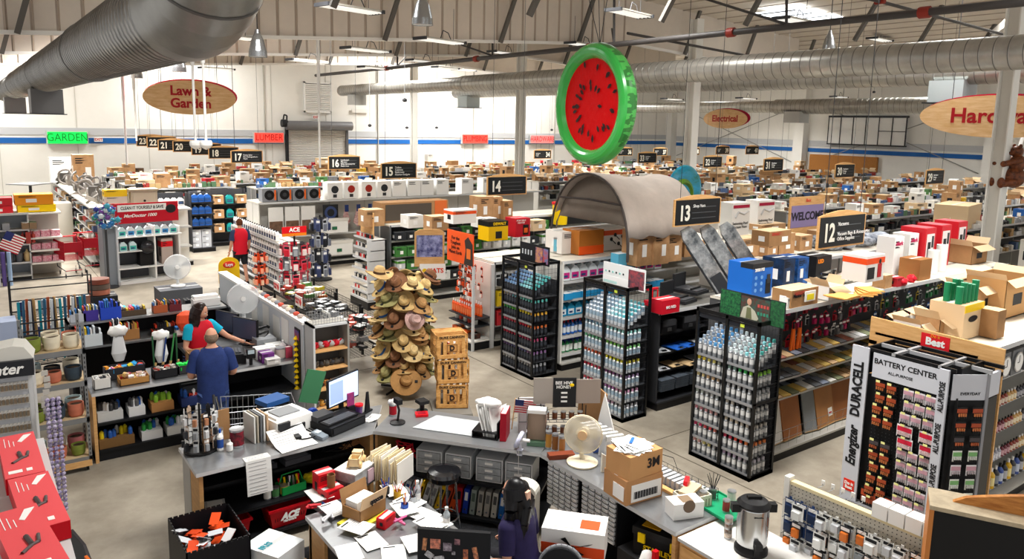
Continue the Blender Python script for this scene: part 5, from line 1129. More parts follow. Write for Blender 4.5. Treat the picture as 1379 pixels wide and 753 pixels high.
gt=thing('green_tote','small green tote of tools on the middle counter shelf','tote',(2.7,7.78,.455),.1);b=B();b.box(-.14,-.09,0,.14,.09,.005,GRN).box(-.14,-.09,0,.14,-.085,.09,GRN).box(-.14,.085,0,.14,.09,.09,GRN).box(-.14,-.09,0,-.135,.09,.09,GRN).box(.135,-.09,0,.14,.09,.09,GRN);b.tube([(-.14,0,.08),(-.1,0,.2),(.1,0,.2),(.14,0,.08)],.008,GRN);b.build('tub',gt)
for k in range(7):b=B();b.cyl((0,0,0),(.03*((k%3)-1),.02,.15),.014,[RED,YEL,WHITE,DARK,STEEL][k%5],n=6);put(b.mesh('tool'),'hand_tool','small hand tool standing in the green tote','tool',2.6+.033*k,7.78,.462,0,'tools in the green tote')
fd_=thing('feather_duster','yellow feather duster lying on the middle counter shelf','duster',(3.05,7.75,.5),-.3);b=B();b.ell((-.1,0,.03),(.12,.07,.06),mat('e8cf1c',.9,noise=.5,ns=30),f=lambda p:p*(1+.2*math.sin(60*p.x)*math.cos(50*p.y)));b.build('feathers',fd_);b=B();b.cyl((0,0,.03),(.3,0,.01),.008,LGREY);b.build('handle',fd_)
b=B();q=random.Random(3);p=[(q.uniform(-.2,.2),q.uniform(-.12,.12),q.uniform(.01,.1))for _ in range(40)];b.tube(p,.005,BLACK,n=4);put(b.mesh('wires'),'cable_tangle','tangle of black cables on the upper counter shelf','cables',3.28,7.85,.75,0)
for k in range(3):b=B();b.cbox(0,0,0,.3,.2,.02,mat('a9764c',.7));put(b.mesh('wal'),'brown_folder','brown folder on the upper shelf next to the cable tangle','folder',3.45,7.95,.745+.022*k,.3+.1*k,'brown folders')
for k,(x,c,lab)in enumerate(((2.4,'3a3b3f','dark grey organiser tray on the upper counter shelf'),(2.78,'4c4d52','second dark organiser tray on the upper counter shelf'))):b=B();b.cbox(0,0,0,.3,.16,.06,mat(c,.5));b.cbox(0,0,.06,.26,.12,.002,mat('8a8b90',.5));put(b.mesh('tray'),'organiser_tray',lab,'tray',x,7.85,.745,.1)
b=B();b.cbox(0,0,0,.2,.28,.03,LGREY);b.cbox(0,.02,.03,.15,.2,.004,WHITE);put(b.mesh('meter'),'switch_box','light grey device lying on the middle shelf above the end basket','device',1.9,7.8,.455,-.2)
for k in range(3):put(tin(mat('8a8c90',.4),mat(['e8e6e0','4f8a52','d8c04a'][k],.5),.04,.11),'jar','small jar beside the green tote on the middle shelf','jar',2.42+.09*k,7.72,.455,0,'small jars by the tote')
# ---------------- diagonal counter top
b=B();poly(b,[(-.42,-.2),(.4,-.2),(.42,.22),(-.3,.24)],0,.008,mat('b9bcbe',.3),mat('c4c8ca',.25));
for(x,y)in((-.2,-.08),(.1,-.08),(.12,.1)):b.cbox(x,y,.008,.24,.11,.002,PAPP)
put(b.mesh('mat'),'desk_mat','clear counter mat with three paper notes under it','desk mat',.82,.4,Z1,-.02,None,FB)
sc_=thing('barcode_scanner','black barcode scanner on a bent stand at the counter joint','scanner',FB.w(.17,.3,Z1));b=B();b.lathe([(0,0),(.09,0),(.09,.012),(.02,.03)],BLACK,n=18);b.tube([(0,0,.02),(.02,0,.15),(.0,.02,.25)],.014,BLACK,n=8);b.build('stand',sc_);b=B();b.box(-.03,-.07,.24,.03,.05,.3,BLACK);b.build('head',sc_)
t=thing('pin_pad','black pin pad on a post at the far edge of the slanting counter','pin pad',FB.w(.3,.74,Z1));b=B();b.cyl((0,0,0),(0,0,.1),.03,BLACK,n=10).cyl((0,0,0),(0,0,.01),.07,BLACK,n=14);b.build('stand',t);b=B();b.box(-.06,-.07,.1,.06,.07,.14,BLACK);b.build('keypad',t)
b=B();b.cbox(0,0,0,.15,.12,.03,RED);b.cbox(0,0,.03,.1,.08,.004,DRED);put(b.mesh('pad'),'red_tray','small red sticky note tray beside the pin pad','tray',.35,.6,Z1,.5,None,FB)
put(tin(mat('c4182c',.4),mat('a31424',.5),.045,.14),'red_cup','red patterned cup holding tissue left of the bent scanner','cup',.02,.5,Z1,0,None,FB)
b=B();b.ell((0,0,0),(.05,.04,.05),WHITE,f=lambda p:p*(1+.3*math.sin(90*p.x)));put(b.mesh('t'),'tissue','white tissue puffing out of the red cup','tissue',.02,.5,Z1+.16,0,None,FB)
t=thing('drink_cup','purple clear drink tumbler with a red lid on the front counter','tumbler',(3.62,8.0,Z1));b=B();b.cyl((0,0,0),(0,0,.16),.035,mat('5a3a72',.2),r1=.045,n=14);b.build('cup',t);b=B();b.cyl((0,0,.16),(0,0,.18),.05,RED,n=14);b.build('lid',t)
b=B();b.box(-.05,-.005,0,.05,.005,.16,mat('4a2f6c',.4,noise=.7,ns=8,col2='c8407a'));put(b.mesh('c'),'purple_card','purple printed card standing behind the red-lidded tumbler','card',3.58,8.15,Z1+.12,.2);b=B();b.box(-.05,-.03,0,.05,.03,.12,BLACK);put(b.mesh('c'),'card_stand','black block under the purple printed card','card holder',3.58,8.15,Z1,.2)
b=B();b.box(-.09,-.015,0,.09,.015,.02,BLACK);b.prism([(-.05,0),(.05,0),(.02,.26),(-.01,.26)],-.01,.01,BLACK);put(b.mesh('c'),'black_stand','slim black wedge shaped holder behind the tumbler','holder',3.78,8.12,Z1,.5)
for k in range(6):paper('small striped flyer at the counter joint under the scanner',3.72+.01*k,7.9,Z1+.001+.004*k,.16,.12,.3+.1*k,grp='striped flyers')
# papers, red binder, tube rack
t=thing('wire_tray','black wire letter tray full of loose papers on the slanting counter','letter tray',FB.w(1.28,.3,Z1),a)
b=B();b.cbox(0,0,0,.3,.26,.012,BLACK);b.cbox(0,0,.07,.3,.26,.01,BLACK);b.box(-.15,-.13,0,-.14,.13,.08,BLACK).box(.14,-.13,0,.15,.13,.2,BLACK);b.build('tray',t)
b=B();q=random.Random(8)
for k in range(9):
    x0=-.02+.015*k;b.add([(x0,-.1,.01),(x0+.012,.08,.01),(x0+q.uniform(-.03,.1),.1,.3+q.uniform(0,.1)),(x0+q.uniform(-.12,.0),-.08,.3+q.uniform(0,.1))],[(0,1,2,3)],PAPP)
b.ell((0,0,.38),(.13,.08,.06),PAPP,f=lambda p:p*(1+.25*math.sin(50*p.x+2)*math.cos(40*p.y)));b.build('paper_wad',t)
t=thing('red_binder','tall red binder standing behind the little clip fan','binder',FB.w(1.48,.3,Z1),a+.1);b=B();b.box(-.035,-.13,0,.035,.13,.32,mat('a8162a',.5));b.build('cover',t);b=B();b.box(-.025,-.12,.32,.025,.125,.324,PAPER);b.build('pages',t)
for k in range(3):b=B();b.cyl((0,0,0),(0,0,.34-.03*k),.018,BLACK,n=8);b.ell((0,0,.34-.03*k),(.022,.022,.03),BLACK);put(b.mesh('h'),'black_rod','black rod handle upright between the binder and grey sign holder','handle',1.56+.06*k,.62,Z1,0,'black rod handles',FB)
t=thing('table_easel','grey three panel display easel at the end of the slanting counter','display easel',FB.w(1.72,.5,Z1),a+.35)
b=B();b.box(-.13,0,0,.17,.02,.42,mat('cfc7c6',.4));b.box(-.13,-.004,.13,.17,0,.135,CHAR);b.box(-.13,-.004,.32,.17,0,.325,CHAR);b.box(-.13,0,0,-.12,.15,.3,mat('cfc7c6',.4));b.build('panel',t)
t=thing('mail_holder','white framed literature holder at the joint of the two counters','literature holder',(4.93,6.25,Z1),-.75)
b=B();b.box(-.11,-.06,0,-.1,.06,.42,CHROME).box(.1,-.06,0,.11,.06,.42,CHROME).box(-.11,-.06,.38,.11,.06,.42,WHITE);b.build('frame',t);b=B();b.box(-.1,.02,.02,.1,.04,.38,mat('b9a08c',.6));b.box(-.1,-.05,0,.1,.04,.05,mat('5f8068',.6));b.build('cards',t)
fn=thing('clip_fan','small pale lilac clip fan at the edge of the slanting counter','fan',FB.w(1.72,.03,Z1),a)
b=B();b.lathe([(.0,-.012),(.09,-.02),(.1,0),(.09,.02),(0,.015)],mat('d9dcf4',.4,alpha=.9),n=22,T=Matrix.Translation((0,-.02,.12))@Matrix.Rotation(-PI/2+.4,4,'Y'));b.build('fan_cage',fn);b=B();b.cyl((0,0,.1),(.02,0,-.02),.015,mat('e4e6f4',.4));b.box(-.02,-.03,-.06,.04,.03,.0,mat('dfe2f2',.4));b.cyl((.02,-.02,.12),(.12,-.02,.12),.02,WHITE);b.build('clip',fn);b=B();b.tube([(0,-.03,0),(.01,-.05,-.3),(.03,-.05,-.45)],.003,WHITE,n=4);b.build('cable',fn)
# below the diagonal counter
for k,x in enumerate((.48,.83,1.2,1.54)):
    t=thing('drawer_tower',['first clear plastic drawer tower from the red cables, under the slanting counter','second clear plastic drawer tower under the slanting counter','third clear plastic drawer tower, behind the round stool','last clear plastic drawer tower, next to the tower heater'][k],'drawer tower',FB.w(x,.1,.525),a)
    b=B();b.box(0,.02,0,.31,.36,.01,WHITE).box(0,.02,.26,.31,.36,.275,mat('d8dadc',.4)).box(0,.02,0,.012,.36,.27,mat('e4e6e8',.4)).box(.298,.02,0,.31,.36,.27,mat('e4e6e8',.4));b.build('frame',t)
    for r in range(3):b=B();b.box(.018,.01,.015+.082*r,.292,.3,.09+.082*r,mat('b8bcc0',.25,noise=.3,ns=12));b.box(.11,-.002,.045+.082*r,.2,.012,.07+.082*r,WHITE);b.build('drawer',t)
BC=[('e9e9ec','8a8a90'),('dfe2ea','2b5da8'),('c8c8cc','606066'),('f0c224','2a2a2c'),('dcdcdc','77777c'),('d6d6d2','8c8c90'),('f0c224','2a2a2c'),('d8502a','2a2a2c'),('e0521c','2c2c2c'),('c41f2a','222'),('1f3fae','ffffff'),('9aa6a0','5a6a60'),('bdb9b0','606060'),('b8b4ac','707070'),('c9c6be','555555'),('1f66b8','ffffff'),('1f66b8','ffffff'),('d8331c','ffffff'),('c62a1a','ffffff')]
CN={'e9e9ec':'white','dfe2ea':'white and blue','c8c8cc':'pale grey','f0c224':'yellow','dcdcdc':'light grey','d6d6d2':'off white','d8502a':'orange','e0521c':'bright orange','c41f2a':'red','1f3fae':'deep blue','9aa6a0':'sage grey','bdb9b0':'beige grey','b8b4ac':'stone grey','c9c6be':'cream grey','1f66b8':'mid blue','d8331c':'red orange','c62a1a':'brick red'}
for k,(c,l)in enumerate(BC):
    x=.22+.085*k;l=(l+'222')[:6]if len(l)<6 else l
    b=B();w=.06;b.box(-w/2,0,0,w/2,.26,.3,mat(c,.5));b.box(-w*.3,-.003,.16,w*.3,0,.26,mat(l,.5));b.cyl((0,-.004,.05),(0,0,.05),.012,CHROME,n=8)
    link(b.mesh('binder'),'ring_binder',None,FB.w(x,.12,.105),rot=(0,.3 if k<9 else .1,a),label='%s ring binder on the low shelf %s the stool'%(CN[c],'left of' if k<6 else('behind' if k<10 else 'beyond')),cat='binder',group='ring binders under the counter, %s %s'%(CN[c],k//6))
b=B();q=random.Random(9);b.tube([(q.uniform(-.15,.15),q.uniform(-.05,.05),q.uniform(.02,.26))for _ in range(34)],.006,mat('c4182c',.4),n=5);put(b.mesh('w'),'red_cables','bundle of red cables next to the clear plastic drawers','cables',.32,.2,.6,0,None,FB)
for k in range(6):b=B();b.cbox(0,0,0,.34,.26,.03,DARK);put(b.mesh('d'),'black_tray','flat black case stacked below the red cables','case',.28,.3,.525+.032*k if k<2 else .105+.032*(k-2),.0,'flat black cases',FB)
# stool
t=thing('round_stool','round black stool with chrome legs and ring behind the desks','stool',(4.03,6.72,0))
b=B();b.lathe([(0,.66),(.17,.66),(.185,.68),(.19,.72),(.175,.755),(.1,.77),(0,.772)],mat('17171a',.22,coat=.4),n=28);b.build('seat',t)
for k in range(4):
    a_=PI/4+k*PI/2;b=B();b.tube([(.13*math.cos(a_),.13*math.sin(a_),.66),(.15*math.cos(a_),.15*math.sin(a_),.3),(.21*math.cos(a_),.21*math.sin(a_),0)],.013,CHROME,n=8);b.build('leg',t)
b=B();b.tube([(.165*math.cos(i*PI/12),.165*math.sin(i*PI/12),.22)for i in range(25)],.012,CHROME,n=8);b.build('foot_ring',t)
# tower heater
t=thing('tower_heater','white tower heater with two dials behind the seated woman','heater',(4.52,5.95,0),-.95)
b=B();hw=.15;pts=[(-hw,0),(hw,0),(hw,.68)]+[(hw*math.cos(PI*i/8),.68+.1*math.sin(PI*i/8))for i in range(9)]+[(-hw,.68)];b.prism(pts,0,.16,mat('eae6da',.4));b.build('housing',t)
b=B();b.box(-.12,-.006,.08,.12,0,.62,mat('77746c',.5));
for i in range(18):b.box(-.12,-.01,.1+.029*i,.12,-.005,.105+.029*i,mat('d8d4c8',.4))
b.build('grille',t)
for s in(-.06,.06):b=B();b.cyl((s,-.02,.7),(s,0,.7),.025,mat('c9c6bc',.4),n=14);b.build('dial',t)
# ---------------- long counter top
fan=thing('desk_fan','cream round desk fan on the long counter','fan',(5.05,5.62,Z1),.35)
cf=mat('ece0c4',.4)
b=B();b.lathe([(0,0),(.16,0),(.165,.02),(.12,.04),(.03,.05)],cf,n=26);b.cyl((0,0,.04),(0,.04,.24),.025,cf,r1=.02,n=10);b.build('stand',fan)
FT=Matrix.Translation((0,0,.32))@Matrix.Rotation(-1.25,4,'Z')@Matrix.Rotation(PI/2-.1,4,'X')
b=B();b.lathe([(.0,.03),(.05,.035),(.19,.02),(.2,0),(.19,-.02),(.05,-.06),(0,-.07)],mat('efe6cf',.3,alpha=.35),n=30,T=FT)
for k in range(40):
    a_=2*PI*k/40;b.cyl(FT@Vector((.04*math.cos(a_),.04*math.sin(a_),.04)),FT@Vector((.2*math.cos(a_),.2*math.sin(a_),.0)),.002,cf,n=4,cap=False)
b.tube([FT@Vector((.2*math.cos(2*PI*k/28),.2*math.sin(2*PI*k/28),0))for k in range(29)],.007,cf,n=6);b.build('fan_cage',fan)
b=B()
for k in range(3):
    a_=2*PI*k/3;b.add([FT@Vector((r_*math.cos(a_+o_),r_*math.sin(a_+o_),z_))for r_,o_,z_ in((.02,0,0),(.16,-.3,.012),(.17,.5,-.015),(.03,.6,0))],[(0,1,2,3)],mat('d9d2c0',.3))
b.build('blade',fan)
b=B();b.cyl(FT@Vector((0,0,.03)),FT@Vector((0,0,.06)),.05,mat('e0b98c',.4),n=18);b.cyl(FT@Vector((0,0,-.13)),FT@Vector((0,0,-.06)),.05,cf,n=14);b.build('hub',fan)
# cartons: 3M
xx,yy=5.02,4.85
o=put(carton(.44,.34,.24,mat('bb8a5c',.8),0),'cardboard_box','lower brown carton with white barcode labels on the long counter','box',xx,yy,Z1,-.1)
b=B();b.box(-.226,-.14,.03,-.222,.02,.17,PAPER);b.box(-.16,-.176,.02,.2,-.172,.19,PAPER)
for k in range(26):b.box(-.13+.011*k,-.179,.05,-.13+.011*k+.004+.003*(k%3),-.176,.12,INK)
b.build('barcode_label',o)
o=put(carton(.42,.33,.23,mat('c59563',.8),0),'cardboard_box','upper brown carton lettered 3M under loose papers','box',xx,yy,Z1+.243,-.02)
text('3M',.13,INK,(.09,-.17,.12),parent=o,bold=.003)
for k in range(6):paper('loose white paper on top of the 3M carton',xx-.05+.03*(k%3),yy+.02*(k%2),Z1+.478+.005*k,.3,.25,.5+.25*k,grp='papers on the 3M carton')
b=B();b.cbox(0,0,0,.14,.03,.004,mat('2f6fd0',.5));put(b.mesh('p'),'blue_strip','blue strip on the papers on the 3M carton','strip',xx+.02,yy+.06,Z1+.512,.6)
# honey display
t=thing('honey_display','wire counter display with a black honey sign and grey side boards','display rack',(5.3,6.25,Z1),-.55)
b=B()
for x in(-.24,.24):
    for y in(-.1,.12):b.cyl((x,y,0),(x,y,.42),.006,BLACK,n=5)
for z in(.05,.22):b.wire_grid(-.24,.24,-.1,.12,z,6,3,.004,BLACK,'xy')
b.build('frame',t)
b=B();b.box(-.12,-.01,.36,.14,.01,.7,mat('1c1d20',.5));b.build('sign',t);text('BEE HIVE\nHONEY',.05,WHITE,(.0,-.013,.62),parent=t,bold=.001)
b=B();b.box(-.34,.0,.4,-.12,.012,.7,mat('a39a92',.5));b.box(.14,.0,.4,.42,.012,.68,mat('9c8e84',.5));b.build('side_board',t)
b=B();[b.box(-.03,-.016,.42+.05*k,.04,-.012,.44+.05*k,WHITE)for k in range(3)];b.ell((.09,-.015,.62),(.025,.004,.02),YEL);b.build('price_label',t)
for j in range(2):
    for k in range(5):put(tin(mat('e8c020',.4),mat('6a3a1c',.3),.03,.09),'honey_jar','yellow lidded honey jar on the %s tier of the wire display'%['lower','upper'][j],'jar',*Fr(5.3,6.25,0,-.55).w(-.19+.095*k,-.02)[:2],Z1+.058+.17*j,0,'honey jars, tier %d'%j)
b=B();b.box(-.12,-.004,0,.12,.004,.16,mat('e8e4e0',.6))
for k in range(6):b.box(-.12,-.006,.01+.026*k,.12,-.004,.022+.026*k,mat('b02030',.5))
b.box(-.12,-.007,.09,-.02,-.005,.16,mat('26305c',.5));b.cyl((-.12,0,-.2),(-.12,0,.17),.006,WOODL);link(b.mesh('f'),'small_flag',None,(4.98,6.55,Z1+.25),rot=(0,.1,-.6),label='small striped flag beside the grey easel and honey sign',cat='flag')
for k in range(3):put(tin(mat('3c3c40',.4),mat(['c48c3c','8c5a2c','a8743c'][k],.3),.035,.2),'dark_jar','tall amber jar by the fan near the honey display','jar',4.98+.02*k,6.1-.09*k,Z1,0,'amber jars')
b=B();b.cbox(0,0,0,.28,.1,.05,mat('7a3a24',.5));put(b.mesh('b'),'red_brown_box','flat reddish brown box next to the fan base','box',4.95,5.85,Z1,-.4)
b=B();b.prism([(0,0),(.3,0),(.36,.5),(.18,.62),(.02,.5)],0,.02,KRAFT2);link(b.mesh('p'),'cardboard_sheet',None,(5.55,6.3,Z1),rot=(0,0,-1.1),label='tall bent cardboard panel at the far side of the honey display',cat='board');b=B();b.prism([(0,0),(.3,0),(.12,.55)],0,.015,WHITE);link(b.mesh('p'),'white_sheet',None,(5.6,6.05,Z1-.0),rot=(0,0,-1.3),label='white triangular panel beside the bent cardboard panel',cat='board')
# envelopes rack, bags
for k in range(9):
    b=B();b.box(-.1,-.012,0,.1,.012,.26,mat(['e8e8ea','dcdde0','f0f0f0','3a5fae'][k%4 if k else 3],.5));b.box(-.1,-.016,.2,.1,.016,.26,WHITE)
    link(b.mesh('e'),'card_box',None,(5.42,5.98-.085*k,Z1),rot=(.12,0,-.25),label='upright white card box in the row behind the fan',cat='box',group='white card boxes behind the fan')
for k,(x,y,w,h,c,lab)in enumerate(((5.15,5.32,.16,.2,'efe9da','cream bracket card holder right of the fan base'),(5.3,5.38,.1,.12,'2a52b8','blue clip holder behind the cream bracket'))):b=B();b.prism([(-w/2,0),(w/2,0),(w/2,h),(w*.1,h*1.1),(-w*.1,h*.8),(-w/2,h)],0,.03,mat(c,.5));put(b.mesh('c'),'card_holder',lab,'holder',x,y,Z1,-.3)
# wire rack and trays beyond the 3M cartons
t=thing('wire_tray','wire tray of clear packets at the far edge behind the 3M cartons','tray',(5.5,4.85,Z1),-PI/2)
b=B();b.wire_grid(-.25,.55,0,.12,.1,10,3,.003,DARK);b.box(-.25,-.12,0,.55,.1,.01,DARK);b.tube([(-.2,.08,.0),(-.15,.08,.2),(0,.08,.22),(.1,.08,.05)],.004,DARK,n=4);b.build('rack',t);b=B()
for k in range(12):b.box(-.22+.06*k,-.1,.01,-.18+.06*k,.08,.09,mat('c9ccd0',.3,noise=.4,ns=20))
b.build('clear_packets',t);b=B();b.box(-.3,-.2,0,.55,-.14,.03,WOODL);b.build('wooden_rail',t)
# box with hole, basket, tray of cups
t=thing('tissue_carton','white carton with a round dispensing hole at the counter end','box',(5.13,4.3,Z1),-.35);b=B();b.cbox(0,0,0,.3,.17,.15,WHITE);b.build('body',t);b=B();b.cyl((0,-.088,.12),(0,-.084,.12),.06,mat('6a5848',.7),n=16);b.box(-.05,-.06,.151,.06,.06,.153,mat('8a745c',.7));b.build('opening',t)
t=thing('plastic_basket','cream slotted plastic basket holding a red stapler and card','basket',(5.33,4.38,Z1),-.2);b=B();
for(x0,y0,x1,y1)in((-.15,-.1,.15,-.09),(-.15,.09,.15,.1),(-.15,-.1,-.14,.1),(.14,-.1,.15,.1)):b.box(x0,y0,0,x1,y1,.12,mat('e8e2cf',.5))
for k in range(8):b.box(-.13+.034*k,-.102,.02,-.115+.034*k,-.099,.09,mat('a8a08c',.6))
b.build('tub',t);b=B();b.box(-.12,-.08,.1,.14,.04,.125,KRAFTL);put(b.mesh('c'),'cardboard_flap','flat tan card lying over the cream basket','card',5.33,4.44,Z1+.02,.3);b=B();b.prism([(-.06,0),(.06,0),(.03,.06),(-.05,.04)],-.02,.02,RED);put(b.mesh('s'),'stapler','red stapler on the edge of the cream basket','stapler',5.38,4.5,Z1+.15,.5)
t=thing('serving_tray','green plastic tray with cups and straws by the coffee urn','tray',(5.52,4.18,Z1),-.1);b=B();b.cbox(0,0,0,.36,.46,.012,mat('1f9a6a',.4));b.box(-.18,-.23,0,-.17,.23,.03,mat('1f9a6a',.4)).box(.17,-.23,0,.18,.23,.03,mat('1f9a6a',.4)).box(-.18,-.23,0,.18,-.22,.03,mat('1f9a6a',.4)).box(-.18,.22,0,.18,.23,.03,mat('1f9a6a',.4));b.build('tray',t)
for k,(x,y,me,lab)in enumerate(((5.42,4.33,tin(mat('b03a3a',.5),mat('d8c8b8',.5),.035,.12),'printed paper cup on the green tray'),(5.6,4.02,tin(WHITE,mat('e4e2da',.3),.04,.13),'sugar shaker nearest the coffee urn on the green tray'),(5.62,4.16,tin(STEEL,mat('e4e2da',.3),.04,.14),'glass shaker with a metal lid on the green tray'),(5.47,4.1,tin(mat('3a2a2a',.5),mat('a03a3a',.5),.033,.12),'dark red printed cup on the green tray'),(5.56,4.33,tin(mat('52605a',.5),mat('52605a',.5),.035,.11),'dark cup full of black straws on the green tray'))):put(me,'cup',lab,'cup',x,y,Z1+.014)
for k in range(9):b=B();b.cyl((0,0,0),(.06*math.cos(k*.7),.06*math.sin(k*.7),.17),.004,BLACK,n=4);put(b.mesh('s'),'black_straw','black stirrer straw fanning out of the dark cup','straw',5.56,4.33,Z1+.08,0,'black stirrers')
# coffee cabinet + urn
t=thing('coffee_cabinet','wooden cabinet with a marble white top holding the coffee urn','cabinet',(4.86,4.1,0),-PI/2)
b=B();b.box(0,0,0,1.0,.72,.93,WOODL);b.build('body',t);b=B();b.box(-.01,-.02,.93,1.01,.74,.96,LGREY,mat('eeece8',.25,noise=.12,ns=5));b.build('top',t)
for k in range(2):b=B();b.box(.03+.48*k,-.015,.72,.47+.48*k,0,.9,WOODL);b.box(.18+.48*k,-.03,.8,.32+.48*k,-.015,.815,BLACK);b.build('drawer',t);b=B();b.box(.03+.48*k,-.015,.05,.47+.48*k,0,.7,WOODL);b.build('door',t)
ur=thing('coffee_urn','stainless steel coffee urn with black lid and base','coffee urn',(5.2,3.62,.963),-.6)
b=B();b.lathe([(.0,.08),(.125,.08),(.13,.1),(.13,.4),(.125,.42)],mat('c9cbcc',.22,.95),n=32);b.build('tank',ur);b=B();b.lathe([(0,0),(.14,0),(.14,.03),(.11,.08),(.125,.1)],BLACK,n=26);b.box(-.03,-.19,.1,.03,-.12,.15,BLACK);b.box(-.025,-.14,.0,.025,-.1,.1,BLACK);b.build('base',ur)
b=B();b.lathe([(.135,.41),(.14,.43),(.11,.46),(.04,.475),(0,.475)],BLACK,n=28);b.box(-.06,-.02,.46,.06,.02,.495,BLACK);b.box(-.19,-.03,.36,-.12,.03,.43,BLACK);b.box(.12,-.03,.36,.19,.03,.43,BLACK);b.build('lid',ur)
b=B();b.box(-.04,-.133,.36,.04,-.131,.366,DARK);b.build('emblem',ur)
for k in range(3):put(tin(mat('c8a888',.5),mat('8a5a4a',.5,noise=.5,ns=20,col2='e8dccc'),.035,.1),'paper_cup','patterned paper cup stacked by the urn on the white top','cup',5.2,3.86,.963+.05*k,0,'patterned paper cups')
# below the long counter: boxes
t=put(carton(.56,.34,.28,mat('eceae8',.45),0),'product_box','white and orange boxed ceiling fan beside the long counter','box',4.26,4.8,.685,-.85)
b=B();b.box(-.282,-.175,.05,.282,-.17,.15,mat('d8481c',.45));
for k in range(4):a_=.5+k*PI/2;b.prism([(0,.13),(.18*math.cos(a_)-.02,.13+.08*math.sin(a_)),(.18*math.cos(a_)+.02,.15+.08*math.sin(a_))],-.18,-.176,BLACK)
b.ell((0,-.178,.11),(.03,.006,.04),DARK);b.box(-.2,-.12,.281,.0,.1,.284,mat('d8dcd8',.5));b.box(.05,-.1,.281,.22,.05,.284,mat('e05a2c',.5));b.build('printed_fan',t)
put(carton(.5,.34,.68,KRAFT,0),'cardboard_box','plain tall carton under the boxed ceiling fan','box',4.26,4.8,.003,-.85)
tb_=thing('tool_box','black and yellow STANLEY tool box under the long counter end','tool box',(5.05,4.45,.55),-1.25);b=B();b.cbox(0,0,0,.5,.26,.2,BLACK);b.build('body',tb_);b=B();b.cbox(0,0,.2,.52,.28,.07,mat('1f2022',.4));b.cbox(-.1,0,.27,.18,.16,.006,mat('e8a81c',.5));b.cbox(.16,0,.27,.12,.16,.006,mat('e8a81c',.5));b.build('lid',tb_)
for s in(-.16,.16):b=B();b.box(s-.035,-.155,.14,s+.035,-.135,.23,YEL);b.build('latch',tb_)
text('STANLEY',.07,YEL,(0,-.137,.09),parent=tb_,bold=.002)
b=B();b.cbox(0,0,0,.7,.5,.42,mat('2a2a2c',.6));put(b.mesh('d'),'black_crate','black storage box that carries the STANLEY tool box','box',5.05,4.45,.125,-PI/2)
b=B();b.ell((0,0,.35),(.12,.1,.35),mat('e0dedb',.8,bump=.6,ns=12),f=lambda p:p*(1+.12*math.sin(24*p.z)));b.box(-.02,-.12,.55,.03,-.08,.78,RED);put(b.mesh('b'),'cloth_bag','white cloth hanging beside the boxed fan with a red strap','cloth',4.75,4.38,.0)
# ---------------- staff table
t=thing('work_table','metal topped work table buried under papers and boxes','table',(2.43,4.2,0));b=B();b.box(0,0,.71,1.09,2.42,.75,LGREY,CTOP);b.build('tabletop',t)
for(x,y)in((.02,.05),(1.02,.05),(.02,2.32),(1.02,2.32)):b=B();b.box(x,y,0,x+.05,y+.05,.71,PLY);b.build('leg',t)
b=B();b.box(.02,2.0,0,.05,2.38,.7,PLY);b.box(.05,1.2,.1,.08,2.36,.7,BLKS);b.build('side_panel',t)
Z2=.753
def T2(u,v,z=Z2):return at(u,v,z)
for k,(u,v,r_)in enumerate(((470,745,.1),(500,730,.3),(530,748,-.1),(575,672,.7),(590,690,.65),(605,640,.2),(560,735,.1),(600,665,.6),(450,690,.4),(615,700,.5),(480,715,.8),(545,690,.2),(430,672,.3),(580,712,.5))):
    x,y=T2(u,v);x=min(x,3.36);paper('loose printed paper spread on the work table',x,y,Z2+.004+.004*k,.21,.28,r_-.3,k%3>0,'loose papers on the work table')
x,y=T2(480,698);o=open_carton(.01,.01,.01)
ob=thing('open_carton','opened low brown carton with tall flaps and upside down print on the work table','box',(x+.08,y,Z2+.03),.35)
b=B();b.box(-.17,-.12,0,.17,.12,.01,KRAFT).box(-.17,-.12,0,.17,-.112,.12,KRAFT2).box(-.17,.112,0,.17,.12,.12,KRAFT2).box(-.17,-.12,0,-.162,.12,.12,KRAFT2).box(.162,-.12,0,.17,.12,.12,KRAFT2);b.build('tray',ob)
b=B();b.quad((-.17,-.12,.12),(.17,-.12,.12),(.17,-.15,.25),(-.17,-.15,.25),KRAFTL);b.quad((-.17,.12,.12),(.17,.12,.12),(.17,.15,.26),(-.17,.15,.26),KRAFT2);q_=b.build('flap',ob);q_.modifiers.new('s','SOLIDIFY').thickness=.005
text('ecotub',.06,INK,(.03,-.143,.16),rot=(PI/2+.2,PI,0),parent=ob,bold=.003,font_shear=.2);b=B();b.box(-.14,-.05,.02,.1,.1,.17,PAPP);b.build('papers',ob)
b=B();b.cbox(0,0,0,.42,.26,.02,mat('e6d23c',.6));put(b.mesh('n'),'yellow_pad','yellow pad under the opened low carton','pad',x+.04,y-.06,Z2,.35)
def rb(u,v,w,d,h,lab,z=Z2,rz=.2,m=RED,txt=None):
    x,y=at(u,v,z);o=put(carton(w,d,h,mat('c8141f',.4)if m is RED else m,3,None,int(u)),'product_box',lab,'box',x,y+d/2,z,rz);return o
rb(450,675,.2,.16,.12,'short red box supporting a brown cardboard tube');x,y=at(448,676,Z2);b=B();b.lathe([(.035,.13),(.04,.13),(.04,0),(.035,0),(.035,.13)],mat('8a5f3c',.7),n=16);put(b.mesh('t'),'cardboard_tube','brown cardboard tube end standing on the short red box','tube',x+.02,y+.08,Z2+.122)
rb(440,668,.18,.14,.24,'taller red and white box behind the short red box',rz=.1);rb(523,710,.17,.1,.1,'red foil box beside the opened low carton',rz=.5)
